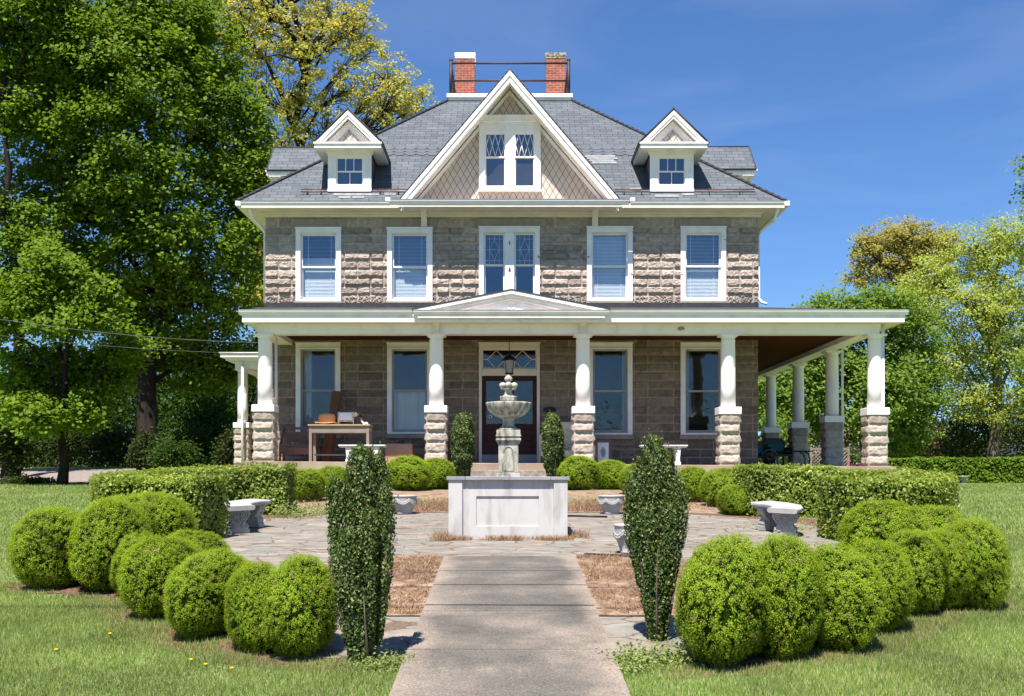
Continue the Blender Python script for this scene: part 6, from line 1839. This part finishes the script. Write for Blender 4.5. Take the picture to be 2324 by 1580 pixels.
# ------------------------------------------------------------------ trees
def in_ell(rng, n, c, r, shell=2.4):
    d = unit(rng.normal(size=(n, 3)))
    u = rng.uniform(0, 1, (n, 1)) ** (1 / shell)
    return np.array(c) + d * u * np.array(r), d
def tree(name, label, base_px, d, trunk_w, blobs, mat, seed, clumps=320, per=60, leaf=0.17, cr=0.55, bark='bark', cat='tree', group=None, dspread=0.8, trunk_top=None, twigs=5, split=1, up=0.8, base_x=None, trunk_lean=0.0):
    """blobs: (px, py, rx px, ry px[, depth offset m]) of crown masses"""
    rng = np.random.default_rng(seed); rg = random.Random(seed)
    x0 = PX(base_px, d); g = gz(x0, d); base = np.array((x0, FY(d), g))
    t = thing(name, label, cat, tuple(base), 0, group)
    k = d / F
    B = []
    for b in blobs:
        px, py, rx, ry = b[:4]; dd = b[4] if len(b) > 4 else rng.uniform(-1, 1) * dspread
        B.append((np.array((PX(px, d), FY(d) + dd, PZ(py, d))) - base, np.array((rx * k, (rx + ry) / 2 * k * 0.85, ry * k))))
    area = sum(r[0] * r[2] for _, r in B)
    vs = []; bmb = MB()
    ztop = max(c[2] for c, _ in B) if trunk_top is None else PZ(trunk_top, d) - g
    rt = trunk_w * k / 2
    n = 9; tp = []
    for i in range(n + 1):
        f = i / n
        tp.append(np.array((trunk_lean * f * ztop + (rg.uniform(-1, 1) * 0.03 * ztop if 0 < i else 0), rg.uniform(-1, 1) * 0.02 * ztop if i else 0, ztop * f - (0.1 if i == 0 else 0))))
    bmb.tube(tp, [rt * (1.35 if i == 0 else 1 - 0.8 * i / n) for i in range(n + 1)], 9)
    for c, r in B:
        m = max(4, int(clumps * r[0] * r[2] / area))
        cc, dn = in_ell(rng, m, c, r)
        # branch from trunk to mass
        zj = min(max(0.25 * ztop, c[2] - 1.0 * np.hypot(c[0], c[1]) - r[2] * 0.5), ztop * 0.93)
        f = zj / ztop * n; i0 = int(min(n - 1, f)); j = tp[i0] + (tp[i0 + 1] - tp[i0]) * (f - i0)
        br = max(rt * 0.12, min(rt * 0.5, 0.14 * r[0] * 0.4))
        mid = (j + c) / 2 + np.array((rg.uniform(-.3, .3), rg.uniform(-.3, .3), 0.15 * np.linalg.norm(c - j)))
        pts = [j, j * 0.6 + mid * 0.4 + np.array((0, 0, 0.1)), mid, mid * 0.45 + c * 0.55, c, c + np.array((0, 0, r[2] * 0.5))]
        bmb.tube(pts, [br, br * 0.85, br * 0.7, br * 0.55, br * 0.4, br * 0.12], 6)
        for q in rng.choice(m, min(m, twigs), replace=False):
            st = pts[rg.choice((2, 3, 4))]; e = cc[q]; md_ = (st + e) / 2 + np.array((0, 0, 0.12 * np.linalg.norm(e - st)))
            bmb.tube([st, md_, e], [br * 0.35, br * 0.22, br * 0.06], 5)
        ce = np.repeat(cc, per, 0); rr = np.repeat(rng.uniform(0.65, 1.25, (m, 1)), per, 0) * cr
        p = ce + rng.normal(size=ce.shape) * rr * np.array((0.55, 0.55, 0.36))
        nn = rng.normal(size=p.shape) * 0.5 + np.array((0, -0.3, up)) + np.repeat(dn, per, 0) * 0.4
        L = leaf * rng.uniform(0.65, 1.3, len(p))
        vs.append(leaf_quads(rng, p, nn, L, L * 0.8))
    mesh_obj('crown', quick_mesh('crown', np.concatenate(vs), 4, [mat]), t)
    obj('trunk', bmb, bark, t)
    return t

# left: big maple, its neighbour, low branch, yellow spring tree
tree('maple_tree', 'large dense green maple left of the house with thick dark trunk', 345, 41, 52,
     [(300, 60, 200, 120, -1), (440, 120, 110, 130, 0.5), (180, 160, 170, 120, 0), (330, 220, 190, 130, -2), (490, 270, 95, 130, 0), (150, 330, 120, 130, -1), (330, 380, 190, 130, -2), (525, 400, 90, 110, 0.5), (575, 330, 45, 70, 0.3), (560, 260, 40, 60, 0.3), (190, 480, 170, 120, -0.5), (400, 540, 170, 120, -1), (560, 440, 55, 60, 0.5), (270, 640, 180, 110, 0), (470, 660, 110, 100, 0), (110, 620, 120, 110, 1), (400, 760, 140, 60, 0.5), (440, 830, 120, 60, 1), (300, 800, 70, 60, 1), (520, 820, 60, 60, 1), (540, 560, 50, 130, 0.5), (390, 40, 110, 90, 0)],
     'maple', 51, clumps=1900, per=85, leaf=0.155, cr=0.5, twigs=6, trunk_top=330)
tree('maple_tree', 'half cut off maple with forked bare limbs at far left edge', 22, 38, 34,
     [(60, 40, 120, 90, 0), (-40, 120, 90, 110, 0), (120, 110, 70, 80, 0.4), (40, 260, 60, 60, 0), (-50, 420, 60, 120, 0), (30, 480, 50, 40, 0.5), (-20, 640, 70, 80, 0), (60, 560, 60, 50, 0), (130, 20, 60, 50, 0)],
     'maple', 52, clumps=480, per=85, leaf=0.15, cr=0.5, twigs=7, trunk_top=200)
tree('maple_tree', 'small sunlit maple with low bright boughs in front of the big maple', 140, 33, 22,
     [(170, 640, 75, 50, -1), (240, 690, 70, 45, -1), (90, 690, 80, 55, -1), (180, 740, 120, 45, -1), (20, 730, 50, 50, -0.5), (130, 600, 45, 35, -0.6), (150, 830, 90, 50, 1), (230, 850, 60, 50, 1), (60, 820, 80, 60, 0.6), (20, 890, 70, 50, 1), (110, 900, 70, 45, 1.2), (270, 790, 60, 50, 0.5), (130, 955, 70, 40, -0.8), (205, 930, 60, 45, -0.4), (70, 930, 50, 40, -0.5)],
     'maple', 53, clumps=340, per=95, leaf=0.14, cr=0.42, twigs=5, trunk_top=640)
tree('flowering_maple', 'tall airy yellow green spring maple behind the left half of the house', 690, 58, 46,
     [(600, 20, 170, 120, 0), (760, 30, 110, 110, 1), (520, 60, 110, 110, 0), (690, 120, 140, 90, -1), (660, 230, 100, 90, 0), (560, 190, 70, 100, 1), (780, 210, 80, 60, 0), (880, 190, 80, 80, 0), (920, 240, 65, 65, -1), (860, 270, 90, 60, 0), (740, 300, 90, 60, 0), (640, 330, 60, 50, 0), (800, 70, 60, 60, 0), (840, 120, 40, 30, 0), (960, 230, 28, 45, 0), (650, -60, 160, 60, 0)],
     'yellow', 54, clumps=1350, per=26, leaf=0.15, cr=0.3, twigs=26, trunk_top=60, bark='bark', up=0.4)
tree('flowering_maple', 'yellow green spring tree seen between the big maple and the house wall', 588, 50, 20,
     [(585, 520, 30, 60), (590, 600, 34, 60), (580, 680, 40, 50), (600, 440, 40, 40), (560, 380, 60, 50)],
     'yellow', 55, clumps=170, per=40, leaf=0.17, cr=0.45, twigs=8, trunk_top=430, up=0.4)

# understorey at left
def bush(name, label, px, d, hwpx, top, mat, seed, n=2600, leaf=0.12, group=None, cat='shrub', flat=1.0):
    rng = np.random.default_rng(seed)
    x = PX(px, d); g = gz(x, d); r = hwpx * d / F; h = PZ(top, d) - g
    m = 26
    cc, dn = in_ell(rng, m, (0, 0, h * 0.52), (r * 0.85, r * 0.7, h * 0.42), 2.0)
    per = n // m
    ce = np.repeat(cc, per, 0)
    s = np.array((r * 0.24, r * 0.24, h * 0.13))
    p = ce + rng.normal(size=ce.shape) * s
    p[:, 2] = np.maximum(p[:, 2], 0.02)
    q = leaf_quads(rng, p, rng.normal(size=p.shape) * 0.7 + (0, -0.3, 0.7), leaf * rng.uniform(0.7, 1.3, len(p)), leaf * 0.7)
    o = mesh_obj(name, quick_mesh(name, q, 4, [mat]), None, (x, FY(d), g))
    tag(o, label, cat, group)
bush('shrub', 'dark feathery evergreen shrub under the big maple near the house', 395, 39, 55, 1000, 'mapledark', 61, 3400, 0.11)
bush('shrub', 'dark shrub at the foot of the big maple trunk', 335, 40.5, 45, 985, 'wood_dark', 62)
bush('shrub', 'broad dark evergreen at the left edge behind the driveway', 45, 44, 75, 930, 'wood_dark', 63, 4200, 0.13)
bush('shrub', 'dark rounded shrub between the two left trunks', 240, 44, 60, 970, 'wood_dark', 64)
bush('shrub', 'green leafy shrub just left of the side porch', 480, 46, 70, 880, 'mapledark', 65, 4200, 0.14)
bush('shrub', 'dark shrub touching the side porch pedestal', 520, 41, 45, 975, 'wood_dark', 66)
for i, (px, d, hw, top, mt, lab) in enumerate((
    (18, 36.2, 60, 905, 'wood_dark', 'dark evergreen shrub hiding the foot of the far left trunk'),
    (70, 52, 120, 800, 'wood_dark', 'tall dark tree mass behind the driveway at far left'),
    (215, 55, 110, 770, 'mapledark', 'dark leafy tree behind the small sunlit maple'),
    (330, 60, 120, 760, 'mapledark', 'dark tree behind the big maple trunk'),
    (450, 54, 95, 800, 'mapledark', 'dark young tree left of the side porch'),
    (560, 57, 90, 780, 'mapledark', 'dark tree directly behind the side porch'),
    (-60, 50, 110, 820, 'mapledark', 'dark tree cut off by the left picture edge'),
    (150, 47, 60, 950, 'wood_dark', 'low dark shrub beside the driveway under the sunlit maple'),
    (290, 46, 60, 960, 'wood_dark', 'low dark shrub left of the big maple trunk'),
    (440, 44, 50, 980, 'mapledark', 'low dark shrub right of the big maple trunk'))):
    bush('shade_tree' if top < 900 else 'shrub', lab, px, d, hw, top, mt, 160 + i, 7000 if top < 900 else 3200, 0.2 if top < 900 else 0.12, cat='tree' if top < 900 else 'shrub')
bush('red_maple', 'small dark red maple at the left picture edge', -12, 46, 32, 940, 'redleaf', 67, 1800, 0.12, cat='tree')
bush('ground_cover', 'dark ivy patch on the lawn edge before the driveway', 50, 35.5, 70, 1082, 'wood_dark', 68, 1600, 0.09, cat='ground cover')

# right: maple, bronze oak, pale tree, red understorey, edge tree
tree('maple_tree', 'rounded mid green maple beyond the porch on the right', 1985, 56, 30,
     [(1960, 720, 150, 65, 0), (1850, 730, 60, 50, 0), (1900, 820, 130, 90, 0), (2060, 800, 90, 90, 0), (1820, 880, 100, 80, 0), (1960, 900, 130, 90, -1), (2080, 900, 75, 70, 0), (2040, 980, 80, 50, 0), (1760, 900, 60, 90, 0), (1900, 980, 120, 40, 1), (1980, 690, 70, 40, 0)],
     'green2', 71, clumps=1000, per=70, leaf=0.17, cr=0.58, twigs=5)
tree('oak_tree', 'bronze leaved oak rising above the right trees', 2040, 92, 22,
     [(2040, 540, 90, 45, 0), (2100, 560, 70, 55, 0), (1970, 570, 45, 40, 0), (2010, 600, 80, 50, 0), (2090, 620, 80, 50, 0), (1950, 630, 40, 30, 0), (2150, 560, 30, 35, 0)],
     'bronze', 72, clumps=420, per=60, leaf=0.2, cr=0.6, twigs=10)
tree('locust_tree', 'pale yellow green feathery tree with spreading limbs at right', 2260, 62, 30,
     [(2120, 640, 90, 60, 0), (2220, 580, 100, 70, 0), (2300, 540, 80, 70, 0), (2180, 700, 110, 60, -1), (2290, 680, 90, 80, 0), (2100, 740, 80, 60, 0), (2230, 800, 110, 70, 0), (2320, 800, 80, 90, 0), (2130, 820, 70, 60, 0), (2200, 900, 90, 60, 0), (2300, 920, 80, 60, -1), (2060, 680, 50, 40, 0)],
     'willow', 73, clumps=1000, per=48, leaf=0.14, cr=0.55, twigs=14, bark='barkpale', up=0.5)
tree('maple_tree', 'green tree at the right edge, only its leaf tips in view', 2420, 48, 30,
     [(2385, 385, 50, 60), (2388, 450, 56, 60), (2430, 560, 70, 90), (2410, 700, 66, 100), (2360, 850, 50, 60)],
     'green2', 74, clumps=300, per=44, leaf=0.18, cr=0.5, twigs=6)
bush('red_maple', 'dark red leaved small tree behind the far right hedge', 2065, 60, 75, 905, 'redleaf', 81, 4200, 0.15, cat='tree')
bush('shrub', 'deep green shrub mass behind the hedge at far right', 2230, 64, 100, 900, 'wood_dark', 82, 5200, 0.18)
bush('shrub', 'olive shrub at the right edge behind the hedge', 2320, 58, 60, 890, 'wood_dark', 83, 3600, 0.15)
bush('shrub', 'dark green shrub behind the hedge right of the corner column', 2140, 68, 70, 930, 'mapledark', 84, 3600, 0.16)
bush('redbud_tree', 'pink blossoming redbud behind the side porch lattice', 1885, 50, 62, 960, 'pink', 85, 420, 0.1, cat='tree')
bush('shrub', 'green shrub seen below the side porch beam', 1790, 52, 50, 940, 'green2', 86, 2600, 0.14)
tag(hedge_mesh('clipped_hedge', [(PX(2010, 46), 46), (PX(2150, 45), 45), (PX(2400, 43), 43)], 1.0, 1.12, 33, 0.12, 420, ('maple', 'core')), 'long low clipped hedge across the far right lawn', 'hedge')
# bird bath on the far lawn
d = 41.0; xc = PX(2187, d)
t = thing('bird_bath', 'small stone bird bath on the lawn before the far hedge', 'bird bath', (xc, FY(d), 0))
mb = MB(); mb.lathe([(0.14, 0), (0.14, 0.03), (0.07, 0.06), (0.055, 0.25), (0.08, 0.27)], n=16); obj('stem', mb, 'conc', t)
mb = MB(); mb.lathe([(0.08, 0.271), (0.2, 0.29), (0.215, 0.33), (0.19, 0.33), (0.05, 0.3)], n=20); obj('basin', mb, 'conc', t)
# shed roof at the right edge
d = 70
t = thing('garden_shed', 'dark roofed shed peeping over the hedge at the right edge', 'shed', (PX(2350, d), FY(d), 0))
mb = MB(); mb.box(-1.2, 1.6, 0, 3, 0, 1.8); obj('wall', mb, 'wood_t', t)
mb = MB(); mb.prism([(-1.5, 1.7), (1.9, 1.7), (0.2, 2.6)], -0.3, 3.3); obj('roof', mb, 'roofblack', t)

# distant wood as one mass
def far_wood():
    rng = np.random.default_rng(91)
    vs = []
    for k in range(1000):
        px = rng.uniform(-260, 2600)
        d = rng.uniform(78, 100)
        if 640 < px < 1680: continue
        x = PX(px, d); h = rng.uniform(2.2, 5.2) * (0.75 if px > 2000 else 1.9) * (0.15 if k % 3 == 0 else 1.0)
        m = 80
        p = rng.normal(size=(m, 3)) * (1.5, 1.0, 0.9); p[:, 2] = p[:, 2] + rng.uniform(0, h)
        p = np.maximum(p, (-99, -99, 0)) + (x, FY(d), 0.3 if px < 600 else 0)
        vs.append(leaf_quads(rng, p, rng.normal(size=(m, 3)) + (0, -0.4, 0.6), 0.42 * rng.uniform(0.6, 1.2, m), 0.34))
    for k in range(150):
        x = rng.uniform(-60, 60); y = FY(0) - rng.uniform(38, 60); h = rng.uniform(3, 11) if math.sin(x * 0.21) > -0.25 else rng.uniform(1, 4)
        m = 90
        p = rng.normal(size=(m, 3)) * (1.6, 1.2, 1.0); p[:, 2] = np.maximum(p[:, 2] + rng.uniform(0, h), 0) - 2.0
        vs.append(leaf_quads(rng, p + (x, y, 0), rng.normal(size=(m, 3)) + (0, 0.4, 0.6), 0.45 * rng.uniform(0.6, 1.2, m), 0.34))
    o = mesh_obj('distant_wood', quick_mesh('distant_wood', np.concatenate(vs), 4, ['wood_dark'])); o['kind'] = 'stuff'
far_wood()

# ------------------------------------------------------------------ small ground cover
BX = np.array([(x, d, r) for x, d, r in ball_xy])
def in_patio(x, d): return (x / 4.35) ** 2 + ((d - PC) / 4.35) ** 2 < 1.0
def lawn_mask(x, d, rng):
    m = ~in_patio(x, d)
    m &= ~((x / 5.3) ** 2 + ((d - PC) / 4.75) ** 2 < 1.0 + rng.normal(size=len(x)) * 0.02)
    m &= ~((np.abs(x) < 0.655 + rng.uniform(-0.03, 0.05, len(x))) & (d < 11.3))
    m &= ~((np.abs(x) < 1.6) & (d > 7.0 + rng.normal(size=len(x)) * 0.12) & (d < 12))
    for bx, bd, br in BX[:21]:
        rr = np.hypot(x - bx, d - bd)
        m &= ~(rr < br + 0.02 + rng.uniform(-0.08, 0.14, len(x)) ** 1)
    m &= ~((x > -4.8) & (x < 4.8) & (d > 16.5) & (d < 26))
    m &= ~((x > -9) & (x < 9.2) & (d > 25.8) & (d < 42))
    for path in (HPL, HPR):
        P = np.array(path)
        for px_, pd_ in P[::4]: m &= ~(np.hypot(x - px_, d - pd_) < 0.42)
    m &= ~((x < -9) & (d > 36) & (d < 42))
    # inside the U of the hedges and between rows
    m &= ~((np.abs(x) < 5.2) & (d > 9.2) & (d < 17.5) & (np.abs(x) < 3.9))
    return m
HPL = smooth_path([(-3.55, 13.15), (-4.3, 13.4), (-4.85, 13.9), (-5.2, 14.8), (-5.25, 15.8), (-4.75, 16.8), (-4.1, 17.3), (-3.45, 17.35)])
HPR = smooth_path([(3.85, 13.2), (4.5, 13.35), (5.15, 13.9), (5.6, 14.8), (5.6, 15.8), (4.9, 16.75), (4.2, 17.1), (3.6, 17.05)])
def gz_v(x, d):
    z = np.interp(d, [a for a, _ in GPROF], [b for _, b in GPROF])
    def ss(t): t = np.clip(t, 0, 1); return t * t * (3 - 2 * t)
    return z + 0.62 * ss((d - 34) / 9) * ss((-x - 9) / 4)
def blades(rng, x, d, h, w, lean=0.5):
    N = len(x); z = gz_v(x, d)
    a = rng.uniform(0, 2 * PI, N); ln = rng.uniform(0.1, 1.0, N) * lean
    base = np.stack([x, CAMY + d, z], 1)
    sd = np.stack([np.cos(a), np.sin(a), 0 * a], 1) * (w / 2)[:, None]
    bend = rng.uniform(0, 2 * PI, N)
    tip = base + np.stack([np.cos(bend) * ln * h, np.sin(bend) * ln * h, h], 1)
    return np.stack([base - sd, base + sd, tip], 1)
def grass():
    rng = np.random.default_rng(101); vs = []
    for (d0, d1, n, h, w) in ((5.6, 9.0, 300000, 0.036, 0.0055), (9.0, 14, 250000, 0.042, 0.008), (14, 24, 170000, 0.055, 0.014), (24, 46, 120000, 0.065, 0.028)):
        d = np.sqrt(rng.uniform(d0 * d0, d1 * d1, n)); x = rng.uniform(-0.5, 0.5, n) * d * 0.96
        k = lawn_mask(x, d, rng); x, d = x[k], d[k]
        patch = fbm(x * 1.1, d * 1.1, 5)
        hh = h * rng.uniform(0.45, 1.25, len(x)) * (0.55 + 0.9 * patch)
        keep = rng.uniform(0, 1, len(x)) < 0.45 + 0.9 * patch
        x, d, hh = x[keep], d[keep], hh[keep]
        vs.append(blades(rng, x, d, hh, w * rng.uniform(0.7, 1.3, len(x)), 0.8))
    o = mesh_obj('grass', quick_mesh('grass', np.concatenate(vs), 3, ['blade'])); o['kind'] = 'stuff'
grass()
def straw():
    rng = np.random.default_rng(102); vs = []
    def put(n, x0, x1, d0, d1, h, lean=1.6, f=None):
        x = rng.uniform(x0, x1, n); d = rng.uniform(d0, d1, n)
        if f is not None: k = f(x, d); x, d = x[k], d[k]
        k = fbm(x * 4, d * 4, 8) > rng.uniform(0.28, 0.66, len(x)); x, d = x[k], d[k]
        vs.append(blades(rng, x, d, h * rng.uniform(0.3, 1.3, len(x)), rng.uniform(0.004, 0.009, len(x)), lean) + (0, 0, 0.02))
    for s in (-1, 1):
        put(16000, *sorted((s * 0.69, s * 1.75)), 8.4, 11.4, 0.03, 3.6); put(3500, *sorted((s * 0.69, s * 1.75)), 8.5, 11.4, 0.075, 1.6, lambda x, d: fbm(x * 2.2, d * 2.2, 40) > 0.55)
        put(9000, *sorted((s * 0.85, s * 2.0)), 17.5, 20.0, 0.09)
        put(2500, *sorted((s * 0.5, s * 4.2)), 18.0, 19.6, 0.08)
    # round the plinth foot
    put(3600, -0.75, 0.75, 13.02, 13.19, 0.055, 1.6, lambda x, d: fbm(x * 4, d * 2, 44) > 0.42); put(1400, 0.7, 0.95, 12.95, 13.6, 0.09, 1.2, lambda x, d: fbm(x * 5, d * 5, 45) > 0.45); put(1400, -0.95, -0.7, 12.95, 13.6, 0.09, 1.2, lambda x, d: fbm(x * 5, d * 5, 46) > 0.5)
    # litter on the paving
    put(14000, -3.6, 3.6, 9.8, 17.6, 0.018, 3.0, lambda x, d: in_patio(x, d) & (fbm(x * 1.5, d * 1.5, 21) > 0.52))
    o = mesh_obj('dry_grass', quick_mesh('dry_grass', np.concatenate(vs), 3, ['dry'])); o['kind'] = 'stuff'
straw()
def weeds():
    rng = np.random.default_rng(103); vs = []
    def patch(n, cx, cd, rx, rd, h, leaf):
        x = cx + rng.normal(size=n) * rx; d = cd + rng.normal(size=n) * rd
        z = gz_v(x, d) + np.abs(rng.normal(size=n)) * h
        c = np.stack([x, CAMY + d, z + 0.01], 1)
        vs.append(leaf_quads(rng, c, rng.normal(size=(n, 3)) * 0.6 + (0, -0.2, 1), leaf * rng.uniform(0.6, 1.3, n), leaf * 0.6))
    patch(900, PX(1500, 6.9), 6.95, 0.16, 0.08, 0.06, 0.03); patch(500, PX(1440, 6.8), 6.8, 0.06, 0.1, 0.045, 0.026); patch(600, PX(860, 6.8), 6.8, 0.09, 0.06, 0.04, 0.024)
    patch(700, PX(920, 6.9), 6.9, 0.05, 0.06, 0.02, 0.02); patch(900, -3.2, 16.7, 0.25, 0.25, 0.1, 0.04); patch(800, -2.7, 17.6, 0.25, 0.2, 0.06, 0.04); patch(900, 1.7, 19.5, 0.5, 0.2, 0.05, 0.045); patch(900, -1.9, 19.5, 0.5, 0.2, 0.05, 0.045)
    patch(500, -3.6, 12.4, 0.2, 0.12, 0.05, 0.035); patch(500, 3.7, 14.6, 0.3, 0.2, 0.05, 0.035)
    o = mesh_obj('weeds', quick_mesh('weeds', np.concatenate(vs), 4, ['weed'])); o['kind'] = 'stuff'
weeds()
def dandelion(px, py, label):
    d = gd(py); x = PX(px, d)
    t = thing('dandelion', label, 'flower', (x, FY(d), gz(x, d)), 0, 'yellow dandelions in the lawn')
    mb = MB(); mb.tube([(0, 0, 0), (0.003, 0, 0.032)], 0.0025, 5); obj('stem', mb, 'weed', t)
    mb = MB(); mb.lathe([(0.003, 0.03), (0.011, 0.034), (0.013, 0.038), (0.009, 0.042), (0.002, 0.044)], n=14, rfun=lambda a, r, z: 1 + 0.15 * math.cos(a * 7)); obj('flower_head', mb, 'yellowfl', t)
for px, py, lab in ((128, 1487, 'yellow dandelion flower farthest left in the front lawn'), (434, 1510, 'bright yellow dandelion flower in front of the third boxwood'), (467, 1521, 'small yellow dandelion right of the brightest one'), (250, 1450, 'small yellow dandelion near the mulch at left'), (527, 1530, 'yellow dandelion flower nearest the left holly column')):
    dandelion(px, py, lab)
# steel edging by the right bed
mb = MB(); mb.tube([(0.78, FY(11.5), gz(0, 11.5) + 0.03), (1.6, FY(11.2), gz(0, 11.2) + 0.03)], 0.014, 6); tag(obj('bed_edging', mb, 'black'), 'black edging strip behind the straw bed right of the walkway', 'edging', 'bed edging strips')
mb = MB(); mb.tube([(0.85, FY(16.6), gz(0, 16.6) + 0.03), (1.45, FY(16.4), gz(0, 16.4) + 0.03)], 0.016, 6); tag(obj('bed_edging', mb, 'black'), 'black edging strip between the plinth and the right planter', 'edging', 'bed edging strips')

# ------------------------------------------------------------------ overhead cables
def cable(pts, r, label, n=14, sag=0.3, group='overhead cables'):
    a, b = Vector(pts[0]), Vector(pts[1])
    P = [a.lerp(b, i / n) - Vector((0, 0, sag * 4 * (i / n) * (1 - i / n))) for i in range(n + 1)]
    o = obj('overhead_cable', MB().tube([p - a for p in P], r, 6), 'cable', None, a)
    tag(o, label, 'cable', group)
cable((PW(-80, 712, 25), (XL, 1.2, PZ(778, 29.6))), 0.0075, 'upper grey cable running to the house across the left trees', sag=0.15)
cable((PW(-80, 752, 25), (XL, 2.2, PZ(803, 30.6))), 0.005, 'lower dark cable running to the house across the left trees', sag=0.12)
# street cables over the walk: out of frame, their shadows cross the concrete
for py_, r, lab in ((1385, 0.02, 'thick street cable whose shadow crosses the walkway lower down'), (1338, 0.013, 'thin street cable whose shadow crosses the walkway in the middle'), (1305, 0.009, 'thinnest street cable whose shadow crosses the walkway farthest up')):
    d = gd(py_); hgt = 3.4
    while HY - ((gz(0, d) + hgt - EZ) * F / (d - hgt * (-sun_dir.y) / sun_dir.z)) > -90: hgt += 0.1
    p = Vector((0, FY(d), gz(0, d))) + sun_dir * (hgt / sun_dir.z)
    cable(((p.x - 15, p.y + 0.18, p.z + 0.1), (p.x + 15, p.y - 0.18, p.z - 0.1)), r, lab, sag=0.0, group='street cables over the walk')
